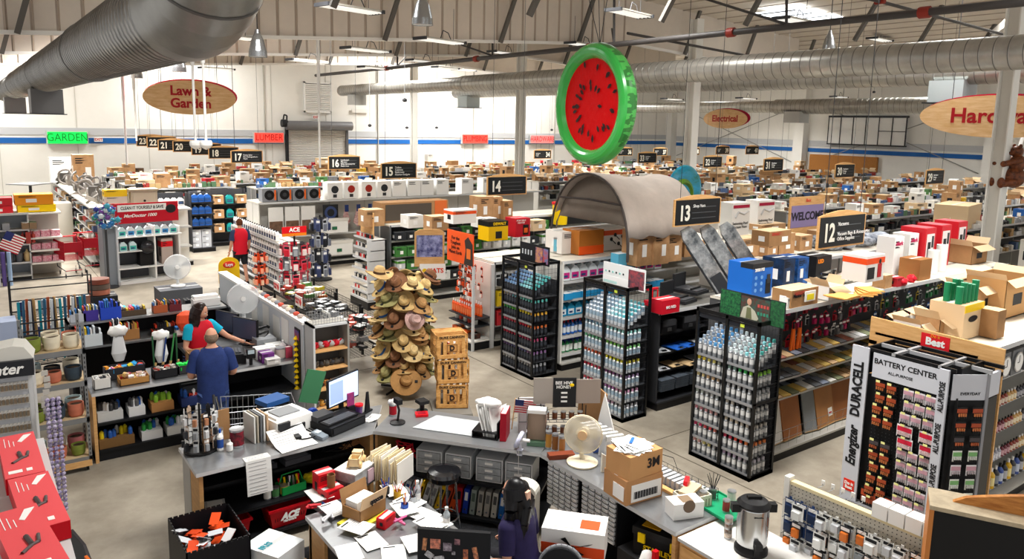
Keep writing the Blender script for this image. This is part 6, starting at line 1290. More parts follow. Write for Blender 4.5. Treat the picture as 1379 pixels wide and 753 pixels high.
# stacked trays with toy truck
x,y=at(478,668,Z2)
t=thing('paper_tray','clear paper tray stack on the work table under a wooden toy truck','tray',(x+.1,y+.22,Z2),.5)
b=B();b.cbox(0,0,0,.34,.26,.1,mat('33353a',.5,noise=.5,ns=14,col2='8c8c90'));b.cbox(.0,0,.1,.32,.25,.1,mat('c4c6c8',.4,noise=.4,ns=12));b.cbox(0,0,.2,.35,.27,.012,PAPP);b.box(.04,-.14,.03,.14,-.13,.17,mat('d8b8c4',.6));b.build('tray',t)
tr=thing('toy_truck','pale wooden toy truck on top of the paper tray stack','toy truck',(x+.13,y+.24,Z2+.214),.9);wd=mat('ecd0a0',.6)
b=B();b.box(-.13,-.05,.03,.13,.05,.05,wd);b.box(.0,-.05,.05,.08,.05,.13,wd);b.box(.08,-.045,.05,.13,.045,.09,wd);b.build('cab',tr)
b=B();b.box(-.13,-.055,.05,-.01,-.045,.11,wd).box(-.13,.045,.05,-.01,.055,.11,wd).box(-.13,-.055,.05,-.12,.055,.11,wd).box(-.02,-.055,.05,-.01,.055,.11,wd);b.build('bed',tr)
for xw in(-.08,.08):
    for s in(-1,1):b=B();b.cyl((xw,s*.05,.03),(xw,s*.075,.03),.032,mat('e0be88',.6),n=14);b.build('wheel',tr)
b=B();b.box(.02,-.052,.08,.07,-.049,.12,mat('6a4c2c',.7)).box(.079,-.03,.08,.082,.03,.12,mat('6a4c2c',.7));b.build('window',tr)
x,y=at(535,650,Z2)
for k in range(16):
    b=B();b.box(-.15,-.004,0,.15,.004,.25+.02*((k*5)%3),mat(['ecdcb8','f0e4c8','e8d4a8','f4f0e8'][k%4],.7));link(b.mesh('f'),'manila_folder',None,(x-.1+.012*k,y+.3-.022*k,Z2+.01),rot=(0,.05*((k*3)%4-1.5),.5),label='upright manila folder in the packed holder on the work table',cat='folder',group='manila folders on the work table')
# desk clutter: pens cups, bottle
for k,(u,v,c)in enumerate(((545,690,'2a56b8'),(556,680,'c8ccd0'),(535,672,'d8a82c'),(562,668,'b03a3a'),(520,668,'2c2c30'))):
    x,y=at(u,v,Z2);t=thing('pen_cup','pen cup %s in the clutter between folders and bottles'%['in blue','in pale grey','in yellow','in dull red','in black'][k],'pen cup',(x,y,Z2));b=B();b.lathe([(0,0),(.035,0),(.038,.09),(.034,.09),(.032,.01)],mat(c,.4),n=12);b.build('cup',t);b=B();q=random.Random(k)
    for i in range(8):b.cyl((q.uniform(-.02,.02),q.uniform(-.02,.02),.02),(q.uniform(-.06,.06),q.uniform(-.06,.06),.17),.004,mat(q.choice(('2a56c8','d8202c','f0c020','2a2a2c','e8e8e8','d85a1c')),.4),n=5)
    b.build('pens',t)
for(u,v,lab,h)in((556,680,'taller clear water bottle by the pen cups',.24),(595,712,'clear water bottle standing by the stickered monitor',.2)):
    x,y=at(u,v,Z2);t=thing('water_bottle',lab,'bottle',(x+.05,y,Z2));b=B();b.lathe([(0,0),(.032,0),(.033,h*.65),(.014,h*.85),(.014,h*.92)],mat('dfe8ee',.08,alpha=.45),n=16);b.build('bottle',t);b=B();b.cyl((0,0,h*.9),(0,0,h),.016,WHITE,n=12);b.build('cap',t);b=B();b.cyl((0,0,h*.25),(0,0,h*.5),.0335,WHITE,n=16,cap=False);b.build('label_band',t)
for k,(u,v,c,lab)in enumerate(((425,690,'c8202c','red pen tangle on the table corner'),(440,705,'d0d0d4','pale scissors on the table corner'),(540,710,'e86a9a','pink marker cap pile near the bottle'),(500,690,'2a2a2c','black tape gun next to the opened carton'))):
    x,y=at(u,v,Z2);b=B();q=random.Random(k+3);b.tube([(q.uniform(-.08,.08),q.uniform(-.06,.06),q.uniform(.01,.05))for _ in range(7)],.012,mat(c,.4),n=6);put(b.mesh('c'),'desk_clutter',lab,'stationery',x,y,Z2+.03,0)
# monitor with stickers seen from behind
t=thing('computer_monitor','black monitor seen from behind, its back covered with stickers','monitor',(3.05,4.92,Z2),-.72)
b=B();b.box(-.3,-.02,.08,.3,.02,.46,mat('15161a',.45));b.cbox(0,.05,0,.24,.2,.015,BLACK);b.box(-.03,.02,0,.03,.05,.2,BLACK);b.build('casing',t)
b=B()
for(x,z,w,h,c,r_)in((-.24,.33,.035,.11,'e8a06c',.1),(-.15,.34,.085,.085,'f0987c',0),(-.05,.32,.07,.07,'c4b8c4',0),(.03,.37,.045,.05,'b8868c',.0),(-.2,.24,.07,.05,'d8d8dc',.6),(-.12,.21,.09,.05,'e4e4e8',-.2),(.1,.26,.04,.1,'e88a5c',.0),(.18,.28,.04,.11,'e89a6c',-.2),(0,.27,.03,.03,'e8e8ec',0),(-.02,.17,.09,.05,'c8cfe0',0)):
    b.box(-w/2,-.003,-h/2,w/2,0,h/2,mat(c,.5,noise=.35,ns=30,col2='3a2c3a'),T=Matrix.Translation((x,-.021,z))@Matrix.Rotation(r_,4,'Y'))
b.build('sticker',t)
# office chair beyond
t=thing('office_chair','dark office chair back with a grey rim beside the woman','chair',(3.95,4.62,0),-.75)
b=B();pts=[(.2*math.cos(2*PI*i/20),.66+.24*math.sin(2*PI*i/20))for i in range(20)];b.prism(pts,0,.05,mat('1c1d22',.6));b.build('backrest',t);b=B();b.tube([(.2*math.cos(PI*i/14),.03,.66+.25*math.sin(PI*i/14))for i in range(15)],.018,mat('85878c',.4));b.build('back_rim',t)
b=B();b.cbox(0,-.25,.42,.44,.42,.07,mat('1c1d22',.6));b.build('seat',t);b=B();b.cyl((0,-.25,.08),(0,-.25,.42),.03,BLACK);b.box(-.03,0,.4,.03,.04,.6,BLACK);b.build('post',t)
for k in range(5):a_=k*2*PI/5;b=B();b.cyl((0,-.25,.1),(.28*math.cos(a_),-.25+.28*math.sin(a_),.06),.02,BLACK,n=6);b.cyl((.28*math.cos(a_),-.265+.28*math.sin(a_),.03),(.28*math.cos(a_),-.235+.28*math.sin(a_),.03),.03,BLACK,n=10);b.build('leg',t)
# crate bottom
t=thing('folding_crate','black folding crate on the floor holding orange packages','crate',(1.42,6.98,.0),.0)
def wallc(b,x0,y0,x1,y1,h):
    n=11
    for k in range(n):
        f0,f1=k/n,(k+.55)/n;b.box(min(x0+(x1-x0)*f0,x0+(x1-x0)*f1)-.005,min(y0+(y1-y0)*f0,y0+(y1-y0)*f1)-.005,0,max(x0+(x1-x0)*f0,x0+(x1-x0)*f1)+.005,max(y0+(y1-y0)*f0,y0+(y1-y0)*f1)+.005,h+.015,BLACK)
    b.box(min(x0,x1)-.006,min(y0,y1)-.006,0,max(x0,x1)+.006,max(y0,y1)+.006,h,mat('131217',.5))

for(nm,x0,y0,x1,y1)in(('side_wall',-.05,-.3,.5,-.3),('side_wall',-.05,.42,.5,.42),('end_wall',-.05,-.3,-.05,.42),('end_wall',.5,-.3,.5,.42)):
    b=B();wallc(b,x0,y0,x1,y1,.68);b.build(nm,t)
b=B();b.box(-.05,-.3,.42,.5,.42,.44,BLACK);b.build('bottom',t)
q=random.Random(21)
for k in range(22):
    put(pack(['c8ccd2','e8501c','e8e8ea','d8481c'][k%4],['e8501c','c4301c','3a3c42'][k%3],.09,.13,.03),'loose_pack','orange and silver package tossed into the black folding crate','pack',1.42+q.uniform(.02,.42),6.98+q.uniform(-.2,.32),.52+.006*k,0,'packages in the black crate',rot=(q.uniform(1.0,2.2),0,q.uniform(0,6)))
# rubber mat and carton on the floor
b=B();b.box(1.9,5.2,.0,4.6,7.3,.012,mat('2b2c30',.7,noise=.5,ns=30,col2='17181a'));b.build('floor_mat',None,label='dark ribbed rubber mat behind the service counters',cat='mat')
o=put(carton(.36,.44,.2,mat('e8edf0',.5),0),'product_box','white and teal carton lying on the mat by the work table','box',2.16,6.75,.3,.5);text('IRIS',.09,mat('1f8a9a',.5),(-.08,.02,.203),rot=(0,0,.0),parent=o,bold=.003);put(carton(.4,.46,.28,KRAFT2,0),'cardboard_box','plain carton below the white and teal carton','box',2.16,6.75,.013,.5)
# ---------------- pegboard unit with hooks, bottom right
PEG=mat('d9d2c3',.6);FP=Fr(5.38,3.62,0,-PI/2+.04)
t=thing('peg_rack','beige pegboard rack with hooks, white boxes and yellow packs along its top','display rack',(FP.x,FP.y,0),FP.rz)
b=B();b.box(0,.3,.1,2.0,.32,1.46,PEG);hm=mat('4a443c',.8)
for i in range(56):
    for j in range(14):b.box(.04+i*.035,.298,.98+j*.034,.048+i*.035,.3,.988+j*.034,hm)
b.build('peg_panel',t)
b=B();b.box(-.02,.28,0,.03,.36,1.5,OFFW).box(1.97,.28,0,2.02,.36,1.5,OFFW);b.box(.03,.29,1.44,1.97,.35,1.47,mat('e8d8ac',.6));b.box(0,0,0,2.0,.6,.14,OFFW);b.build('frame',t)
b=B()
for k in range(28):
    for z in(1.36,1.2,1.05):b.cyl((.08+.068*k,.3,z),(.08+.068*k,.12,z+.01),.0035,CHROME,n=4)
for k in range(5):b.tube([(.2+.09*k,.34,1.44),(.2+.09*k,.52,1.42),(.2+.09*k,.53,1.44)],.004,CHROME,n=4);b.box(.185+.09*k,.53,1.43,.215+.09*k,.54,1.47,WHITE)
b.build('hook',t)
PGB=[pack('27406e','1c2c4c',.1,.14,.03),pack('ecece8','c9ccd0',.09,.12,.04),pack('f2f2f0','e2e4e2',.11,.13,.04),pack('2a2c30','d8742c',.09,.13,.03),pack('e8e8e4','9aa2a8',.1,.12,.03)]
for j,(z,n)in enumerate(((1.36,'top'),(1.2,'middle'),(1.05,'low'))):
    for k in range(18):
        put(PGB[0]if(k<3 and j<2)else PGB[(k*3+j)%4+1],'bulb_pack','small hanging package on the %s hooks of the beige peg rack'%n,'pack',.1+.105*k,.2,z,0,'peg rack packages, %s hooks'%n,FP)
        if k%2:put(PGB[(k+j)%3+1],'bulb_pack','small hanging package on the %s hooks of the beige peg rack'%n,'pack',.1+.105*k,.14,z,0,'peg rack packages, %s hooks'%n,FP)
for k in range(4):o=put(slab(WHITE,.12,.13,.12),'white_box','white bulb box in the row on top of the beige peg rack','box',.82+.13*k,.33,1.472,0,'white bulb boxes',FP);
for k in range(8):put(slab(mat('f2a31c',.45),.04,.12,.09,mat('e89014',.5)),'yellow_pack','yellow orange pack in the row on top of the beige peg rack','pack',1.36+.055*k+(.06 if k>2 else 0)+(.04 if k>5 else 0),.32,1.472,0,'yellow packs',FP)
# ---------------- back of a wooden headed display, corner
t=thing('arched_display','black backed display with a curved wooden top in the near corner','display rack',(5.42,2.3,0),-1.08)
b=B();b.box(0,0,0,1.3,.25,1.86,mat('141415',.6));b.box(-.03,-.01,0,.0,.27,1.86,mat('c07a3e',.5));b.build('body',t)
b=B();b.box(-.03,-.02,1.86,1.3,.3,1.89,mat('b9a98e',.6,noise=.25,ns=12));b.build('top_ledge',t)
b=B();n=14;b.prism([(.12,1.89),(1.3,1.89),(1.3,1.98)]+[(1.3-1.1*i/n,1.94+.14*math.sin(PI*(.25+.75*i/n)))for i in range(n+1)],.12,.16,mat('c98a48',.5,noise=.4,ns=3,stretch=(2,1,14),col2='9c5f2a'));b.build('wooden_arch',t)
# ================================================================== LEFT SIDE: CASH DESK, POTS, KEYS, HATS, TABLES
# metal rack of plant pots
t=thing('pot_rack','wheeled metal rack full of plant pots beside the key display','rack',(.42,10.55,0))
gm_=mat('8b8d8f',.4,.5)
for(x,y)in((0,0),(.64,0),(0,.5),(.64,.5)):b=B();b.box(x,y,.1,x+.035,y+.035,1.95,gm_);[b.box(x+.012,y-.002,.16+.06*k,x+.022,y,.19+.06*k,INK)for k in range(29)];b.build('upright_post',t)
for z in(.2,.72,1.2,1.62):b=B();b.box(0,0,z-.07,.675,.535,z,gm_,mat('c9b08a',.6));b.build('shelf',t)
b=B();b.box(.0,-.01,.07,.67,.0,.15,WOODL);b.build('wood_rail',t)
for(x,y)in((.05,.05),(.62,.05),(.05,.48),(.62,.48)):b=B();b.cyl((x-.015,y,.04),(x+.015,y,.04),.04,BLACK,n=12);b.build('caster',t)
def pot(c,r,h):
    m_=mat(c,.6,noise=.1,ns=8)
    return cached(('pot',c,r,h),lambda:B().lathe([(r*.72,0),(r*.9,h*.15),(r,h*.6),(r*.96,h),(r*.86,h),(r*.84,h*.85),(0,h*.8)],m_,n=20,ms=[m_]*5+[mat('4a3a2c',.9)]))
PC={'eadfc6':'cream','c8745a':'terracotta pink','7d8a3a':'olive green','2f333b':'charcoal','b86c6c':'dusty rose','bcd0d2':'pale blue grey','37444f':'slate blue'}
q=random.Random(4);tiers=((.2,'bottom'),(.72,'third'),(1.2,'second'),(1.62,'top'))
for z,n in tiers:
    for i in range(3):
        for j in range(2):
            c=q.choice(list(PC))if n!='top' else(['7d8a3a','eadfc6','eadfc6'][i]if j==0 else['7d8a3a','2f333b','eadfc6','c8745a'][(i+j)%4])
            r=q.choice((.085,.095,.1));h=q.choice((.14,.17,.2))
            put(pot(c,r,h),'plant_pot','%s plant pot on the %s tier of the rack, row %s'%(PC[c],n,['front','back'][j]),'plant pot',(.42+.12+.21*i),10.55+.13+.24*j,z+.003,0,'%s pots, %s tier %d'%(PC[c],n,j))
# key display with lettered header
t=thing('key_display','grey key blank display with a dark lettered header and rows of hanging keys','display rack',(-.6,9.35,0),-.12)
b=B();b.box(0,0,.1,1.05,.4,1.78,mat('b9bcc2',.4));b.box(1.02,-.01,.1,1.06,.42,1.9,LGREY);b.build('panel',t)
b=B();b.box(0,-.05,1.78,1.08,.05,1.95,mat('26282d',.4));b.build('header',t);text('Key Center',.15,WHITE,(.62,-.055,1.865),parent=t,bold=.004,font_shear=.25)
b=B();b.prism([(0,1.95),(1.08,1.95),(1.0,2.08),(.9,2.1),(.6,2.06),(.3,2.14),(0,2.1)],0,.35,mat('d2d0c8',.8));b.build('cloth_cover',t)
FK=Fr(-.6,9.35,0,-.12)
kmesh=cached('key',lambda:B().box(-.018,-.004,-.1,.018,.0,0,mat('c9c6c0',.5)).box(-.012,-.02,-.085,.012,-.004,-.03,mat('8a7a66',.35,.5)).cyl((0,0,0),(0,-.05,0),.003,CHROME,n=4))
for j in range(9):
    for k in range(13):put(kmesh,'hanging_key','key blank hanging in row %s of the key display'%RN[j],'key',.58+.035*k,-.01,1.72-.15*j,0,'key blanks row %d'%(j+1),FK)
b=B()
for k in range(3):
    for i in range(26):b.ell((.05*k,.012*math.sin(i*2),-.05*i),(.026,.022,.028),mat('5b4a86',.6,noise=.8,ns=40,col2='cfc6d8'),n=6,k=4)
put(b.mesh('s'),'lanyard_strip','hanging strip of purple patterned lanyards beside the key display','hanging strip',.56,9.1,1.5)
b=B();[b.box(.02*math.sin(i),-.02,-.07*i,.06+.02*math.sin(i),0,-.07*i+.055,mat('b9b4ac',.5))for i in range(9)];put(b.mesh('s'),'hook_strip','hanging strip of small pale packets at the display edge','hanging strip',.53,9.2,1.75)
# red boxes in the near corner
t=thing('narrow_shelf','narrow grey shelf unit in the near corner carrying long red boxes','shelving unit',(.0,5.0,0));b=B();b.box(-.4,0,0,.42,2.6,.1,BLACK);b.box(-.4,0,.1,-.36,2.6,1.66,LGREY);b.build('frame',t)
for z in(.6,1.1,1.66):b=B();b.box(-.4,0,z-.03,.42 if z>1.5 else .4,2.6,z,LGREY);b.build('shelf',t)
def redbox(x,y,z,rz,lab,w=.26,d=.92):
    o=thing('tool_carton',lab,'box',(x,y,z),rz);b=B();b.cbox(0,0,0,w,d,.13,mat('c41422',.4),mat('e4575c',.45));b.build('carton',o)
    b=B();b.box(-w*.4,-d*.42,.131,-w*.05,-d*.36,.133,WHITE).box(w*.05,-d*.42,.131,w*.2,-d*.36,.133,WHITE)
    b.tube([(-w*.25,-d*.2,.134),(0,-d*.12,.134),(w*.15,-d*.1,.134),(w*.2,d*.0,.134)],.012,mat('5a5050',.5));b.tube([(0,-d*.12,.134),(-.01,d*.02,.134)],.016,mat('4a4040',.5))
    for k in range(3):b.box(-w*.35+.03*k,d*.2,.131,-w*.33+.03*k,d*(.42-.05*k),.133,WHITE)
    b.prism([(0,d*.3),(w*.2,d*.44),(w*.42,d*.44),(w*.1,d*.27)],.131,.134,WHITE,axis='z');b.build('printing',o)
redbox(.22,6.98,1.665,.02,'farther long red tool box near the key display');redbox(.27,6.05,1.665,.06,'middle long red tool box overlapping its neighbours');redbox(.17,5.2,1.81,.12,'nearest long red tool box, cut by the view edge')
for k in range(3):b=B();b.cbox(0,0,0,.3,.5,.12,mat('a8121e',.45));b.cbox(0,0,.12,.3,.5,.01,DARK);put(b.mesh('c'),'red_case','red case in the stack under the farther long red box','case',-.15,7.35,1.105+.135*k,0,'red cases')
for k,(y,c,s_)in enumerate(((6.15,'2b2528','SPEAR'),(5.7,'d8671c','T-40'))):
    b=B();b.prism([(0,0),(.34,0),(.34,.24),(.22,.36),(0,.4)],0,.02,mat(c,.5));b.box(.03,-.004,.02,.3,0,.13,mat(['d8671c','2b2528'][k],.5));link(b.mesh('c'),'side_card',None,(.47+.04*k,y+.1,1.0),rot=(0,0,-1.3),label='%s shelf card sticking out beside the long red boxes'%['dark and orange','orange and black'][k],cat='sign')
# cash desk -------------------------------------------------------
t=thing('cash_counter','cash desk counter with grey top and dark open shelves full of goods','counter',(1.15,10.72,0))
b=B();b.box(0,0,.91,3.4,.75,.95,LGREY,CTOP);b.build('countertop',t)
b=B();b.box(0,0,0,.04,.72,.91,WOODL);b.box(0,.7,0,3.4,.74,.91,BLKS);b.box(3.36,0,0,3.4,.72,.91,WOODL);b.box(0,.05,0,3.4,.7,.12,BLKS);b.build('body',t)
for z in(.15,.52):b=B();b.box(.04,.03,z-.03,3.36,.7,z,BLKS);b.build('shelf',t)
Zc=.953
for(x,w,c,c2,lab,z)in((1.36,.3,'c8c8c6','3a3a3c','grey and white boxed lamp on the desk shelf',.52),(1.68,.2,'dcdcdc','5a5a5c','white packs on the upper desk shelf beside the boxed lamp',.52),(2.0,.28,'b8834e','8abf3c','tan tray of green packs on the upper desk shelf',.52),(2.36,.24,'2c3a6c','b83a3a','dark blue printed packs on the upper desk shelf',.52),(1.42,.42,'7a5a34','e8d020','long brown open box with yellow lettering at floor level',.15),(1.85,.26,'d8d8d8','2a8a3c','white box of green and blue bottles on the floor shelf',.15),(2.15,.22,'dcdcd8','2a8a3c','second white box of green bottles on the floor shelf',.15),(2.42,.24,'e4e4e0','c83a2a','white box of red and green parts on the floor shelf',.15)):
    o=thing('goods_box',lab,'box',(x,10.92,z+.002));b=B();b.cbox(0,0,0,w,.26,.12,mat(c,.6));b.build('tray',o);b=B();q=random.Random(int(x*100))
    for k in range(8):b.lathe([(.028,0),(.03,.1),(.01,.13),(0,.13)],mat(q.choice((c2,'d8d8d8','2a5aa8',c2)),.4),n=7,c=(-w/2+.04+(w-.08)*k/7,q.uniform(-.08,.08),.1))
    b.build('contents',o)
o=put(carton(.34,.24,.26,mat('3a3d42',.4),0),'tool_box','dark grey PASCO tool case under the desk beside the customer','case',2.45,10.98,.524 if False else .53);b=B();b.ell((0,-.125,.13),(.12,.004,.05),BLACK);b.build('badge',o);text('PASCO',.06,mat('c43a2a',.5),(0,-.131,.13),parent=o,bold=.002)
# goods on the cash counter
def cgood(x,y,w,d,h,m,lab,top=None,z=Zc,rz=0,name='counter_bin',cat='bin',fill=None,fs=.03):
    o=thing(name,lab,cat,(x,y,z),rz);b=B();b.box(-w/2,-d/2,0,w/2,d/2,.008,m).box(-w/2,-d/2,0,w/2,-d/2+.008,h,m).box(-w/2,d/2-.008,0,w/2,d/2,h,m).box(-w/2,-d/2,0,-w/2+.008,d/2,h,m).box(w/2-.008,-d/2,0,w/2,d/2,h,m);b.build('tray',o)
    if fill:
        b=B();q=random.Random(int(x*97+y*31))
        for k in range(26):
            c=(q.uniform(-w/2+.03,w/2-.03),q.uniform(-d/2+.03,d/2-.03),h*.6+q.uniform(0,.05));r=fs*q.uniform(.6,1.2);T=Matrix.Translation(c)@Matrix.Rotation(q.uniform(0,3),4,'Z')@Matrix.Rotation(q.uniform(-.6,.6),4,'X');b.box(-r,-r*.6,-r*.6,r,r*.6,r*.6,mat(q.choice(fill),.5),T=T)
        b.build('contents',o)
cgood(1.3,10.95,.2,.2,.14,OFFW,'white box of small cards at the end of the cash counter',fill=('e8e8e8','2a2c30','d8d0c8'))
cgood(1.68,10.95,.36,.24,.09,mat('c08a4c',.6),'wooden tray of bagged sweets on the cash counter',fill=('e8e4e0','8c1a2a','d8b8b0','c8a86a'))
cgood(2.08,11.0,.3,.24,.12,DARK,'black bin of pale items between the sweets and green cones',fill=('e4e0d8','b8b0a8','a83a2c'));cgood(2.36,11.02,.22,.2,.12,CHAR,'grey box of bright green nozzles on the cash counter',fill=('1fd84c','18c040','2ae860'))
cgood(1.62,11.25,.5,.2,.16,mat('2c2e33',.5),'dark bin heaped with coloured tape rolls',fill=('e89a2c','d8402c','2a9ad8','e8d83c','e86aa8','f0f0f0'),fs=.04)
cgood(2.68,11.0,.34,.24,.1,mat('c9cbcc',.5),'clear bin of white papers next to the customer',fill=('f0f0f0','d8d8d8','5a4a40'));cgood(2.6,11.3,.3,.2,.2,KRAFT,'open carton with a red item behind the paper bin',fill=('c83a2c','e8e8e8'))
for k in range(4):
    b=B();b.cyl((0,0,0),(.1*math.sin(k),.05,.5),.012,mat(['2a5a3a','1c3a7a','3a8a4a','2a5a3a'][k],.4));b.cyl((0,0,0),(.02,.01,.12),.018,mat('c8a46a',.6));put(b.mesh('r'),'fishing_rod','short fishing rod standing behind the black bin','rod',2.0+.1*k,11.25,Zc,0,'short fishing rods')
for(x,y,s,lab)in((2.12,11.35,.9,'white bundle of plastic bags hanging over the back of the cash counter'),(1.72,12.35,1.05,'white plastic bag hanging from the middle of the back shelves')):
    b=B();b.ell((0,0,.02),(.13*s,.08*s,.08*s),WHITE,f=lambda p:p*(1+.25*math.sin(60*p.x)*math.sin(50*p.y)));b.lathe([(.05*s,0),(.07*s,-.1*s),(.1*s,-.3*s),(.06*s,-.42*s),(0,-.4*s)],mat('eef0f2',.4),n=14,sy=.6);put(b.mesh('bag'),'plastic_bag',lab,'bag',x,y,1.42 if y<12 else 1.3)
# back shelves behind the cash desk
t=thing('back_shelves','grey metal back shelves behind the cash desk, crowded with small goods','shelving unit',(1.1,12.45,0));
for z,y0 in((1.12,-.05),(1.45,.12)):b=B();b.box(0,y0,z-.03,2.3,.6,z,GALV);b.build('shelf',t)
b=B();b.box(0,0,0,.03,.6,1.45,DARK).box(2.27,0,0,2.3,.6,1.45,DARK).box(0,.58,0,2.3,.6,1.45,BLKS);b.build('frame',t)
cg=[('1.25','a')]
for(x,y,z,w,h,c,lab)in((1.35,12.5,1.12,.34,.3,'dce4e8','clear tub with spiky red and white toys'),(1.72,12.5,1.12,.16,.36,'2a2c30','rack of black lighters standing upright'),(1.93,12.6,1.12,.22,.26,'b8834e','brown carton with red and blue packs'),(2.3,12.55,1.12,.16,.1,'a86a3a','small tan fan shaped item'),(2.42,12.6,1.12,.3,.2,'24262a','dark panel with yellow key figures'),(2.75,12.45,1.12,.42,.14,'ddd9d4','white paper wrapped bundles near the cashier'),(1.25,12.75,1.45,.2,.2,'c8ccd4','clear box beside the purple pack'),(1.42,12.75,1.45,.2,.26,'4a3a9a','purple printed pack on the upper back shelf'),(1.68,12.7,1.45,.28,.3,'2c4fc8','blue bagged display box with a picture card'),(2.0,12.75,1.45,.36,.14,'5a4a3a','rack of coloured lighters with bottles'),(2.38,12.72,1.45,.2,.2,'b8623c','tan leather pouch on the upper back shelf'),(2.6,12.72,1.45,.18,.18,'6a2c34','dark red pouch next to the tan pouch'),(3.1,12.8,1.45,.42,.2,'e8e8e6','white office machine behind the cashier')):
    o=thing('counter_item',lab,'goods',(x,y,z+.002));b=B();b.cbox(0,0,0,w,.18,h*.6,mat(c,.5));b.build('body',o);b=B();q=random.Random(int(x*77));k_=9
    for k in range(k_):b.box(-w/2+w*k/k_,-.07,h*.5,-w/2+w*(k+.7)/k_,.06,h*(.75+.25*q.random()),mat(q.choice((c,'2a2c30','e0e0de','c8402c','d8b83c','3a7ac0',c)),.5))
    if 'machine' not in lab:b.build('contents',o)
    else:b=B();b.cbox(0,.02,h*.6,w*.9,.16,.05,WHITE);b.build('lid',o)
t=thing('orange_net_bag','orange mesh bag hanging in front of the back shelves','bag',(2.68,12.35,1.35));b=B();b.lathe([(0,-.2),(.08,-.15),(.15,-.02),(.13,.1),(.05,.15),(0,.16)],mat('ee5a34',.5,bump=.5,ns=20),n=16,sy=.6);b.build('bag',t);b=B();b.cyl((.05,-.05,.0),(.1,-.05,-.25),.02,mat('ee6a44',.5));b.build('drawstring',t)
t=thing('tote_shelf','long counter of goods behind the back shelves, before the steam cleaner display','counter',(1.4,14.2,0));b=B();b.box(0,0,.92,2.35,.7,.96,GALV);b.build('top',t);b=B();b.box(.02,.05,0,2.3,.68,.92,BLKS);b.build('body',t)
for(x,c,h,lab)in((1.55,'b8624a',.22,'copper toned pan stack on the far goods counter'),(1.95,'e8e8e8',.34,'row of white and black binders on the far goods counter'),(2.25,'3ac0d8',.26,'striped cup rack in bright colours on the far goods counter'),(2.65,'e8e4dc',.1,'white sheets tray on the far goods counter'),(3.0,'c8a070',.18,'paint brush tray on the far goods counter'),(3.25,'2a2a2e',.3,'black handled brush tub on the far goods counter'),(3.55,'dcdcdc',.2,'white microwave sized machine on the far goods counter')):
    o=thing('counter_item',lab,'goods',(x,14.4,.963));b=B();q=random.Random(int(x*9));
    for k in range(6):b.cbox(-.12+.05*k,0,0,.04,.2,h*(.7+.3*q.random()),mat(q.choice((c,c,'2a2c30','f0f0ee',{'3ac0d8':'e8408a'}.get(c,c))),.5))
    b.build('body',o)
# cashier side: register, screens, fan, partition
part=thing('desk_partition','long white partition with papers and yellow strips beside the cash desk','partition',(3.86,10.45,0),-.0)
b=B();b.box(0,0,0,.1,4.4,1.55,mat('d3d8de',.5));b.box(-.02,-.02,1.55,.14,4.4,1.59,WHITE);b.build('panel',part)
b=B();b.box(-.012,.1,.55,0,.32,1.45,BLACK);b.build('black_strip_board',part);b=B();[b.lathe([(.0,0),(.045,.03),(0,.08)],YEL,n=6,c=(-.03,.21,.5+.085*k))for k in range(10)];b.box(-.02,.13,1.28,-.012,.3,1.42,mat('2a4a9a',.5,noise=.5,col2='c83a3a'));b.build('yellow_packs',part)
for k,(y,z)in enumerate(((.6,1.1),(1.0,1.05),(1.5,1.12),(2.1,1.1))):b=B();b.box(-.008,y,z,0,y+.3,z+.38,PAPP);b.build('notice',part)
text('ONE CALL',.16,INK,(-.006,.42,.75),rot=(PI/2,-PI/2,-PI/2),parent=None)if False else None
for k in range(14):b=B();b.ell((0,0,.03),(.05,.04,.03),mat(['b9a8a0','c8503c','8a8a90','d8c8b8'][k%4],.5));put(b.mesh('x'),'small_packet','small packet resting along the partition ledge','packet',3.92,10.7+.17*k,1.592,0,'packets on the partition ledge')
for k,(x,y,r_)in enumerate(((3.3,12.3,-1.15),(3.42,11.75,-1.1))):
    o=thing('computer_monitor',['farther dark computer screen behind the cash desk','nearer dark computer screen facing the cashier'][k],'monitor',(x,y,1.0),r_);b=B();b.box(-.26,-.02,.08,.26,.02,.42,BLACK);b.cbox(0,.04,0,.2,.2,.015,BLACK);b.box(-.03,.02,0,.03,.05,.2,BLACK);b.build('casing',o);b=B();b.box(-.245,-.024,.1,.245,-.02,.41,mat('3c4a66',.3));b.build('screen',o)
b=B();b.cbox(0,0,0,1.3,.9,.06,CTOP);link(b.mesh('d'),'side_desk',None,(3.2,11.95,.93),rot=(0,0,0),label='grey desk surface that carries the two dark screens',cat='desk')
b=B();b.cbox(0,0,0,1.2,.8,.93,BLKS);put(b.mesh('d'),'side_cabinet','black cabinet under the grey desk with two screens','cabinet',3.2,11.95,0)
t=thing('cash_register','black cash register keyboard unit under the cashier hand','cash register',(3.0,11.2,Zc),-.2);b=B();b.cbox(0,0,0,.46,.42,.12,BLACK);b.prism([(-.2,.12),(.18,.12),(.18,.17),(-.2,.14)],-.2,.2,DARK,axis='x');b.build('body',t);b=B();[b.box(-.18+.045*i,-.15+.05*j,.15,-.145+.045*i,-.115+.05*j,.165,mat('55585e',.5))for i in range(8)for j in range(5)];b.build('keys',t)
t=thing('card_terminal','black card terminal with a pale screen on the cash counter','card reader',(3.22,10.85,Zc),-.1);b=B();b.cyl((0,0,0),(0,0,.12),.025,BLACK,n=8);b.box(-.06,-.04,.1,.06,.02,.24,BLACK);b.build('body',t);b=B();b.box(-.045,-.044,.17,.045,-.04,.23,mat('b8c8d0',.3));b.build('screen',t)
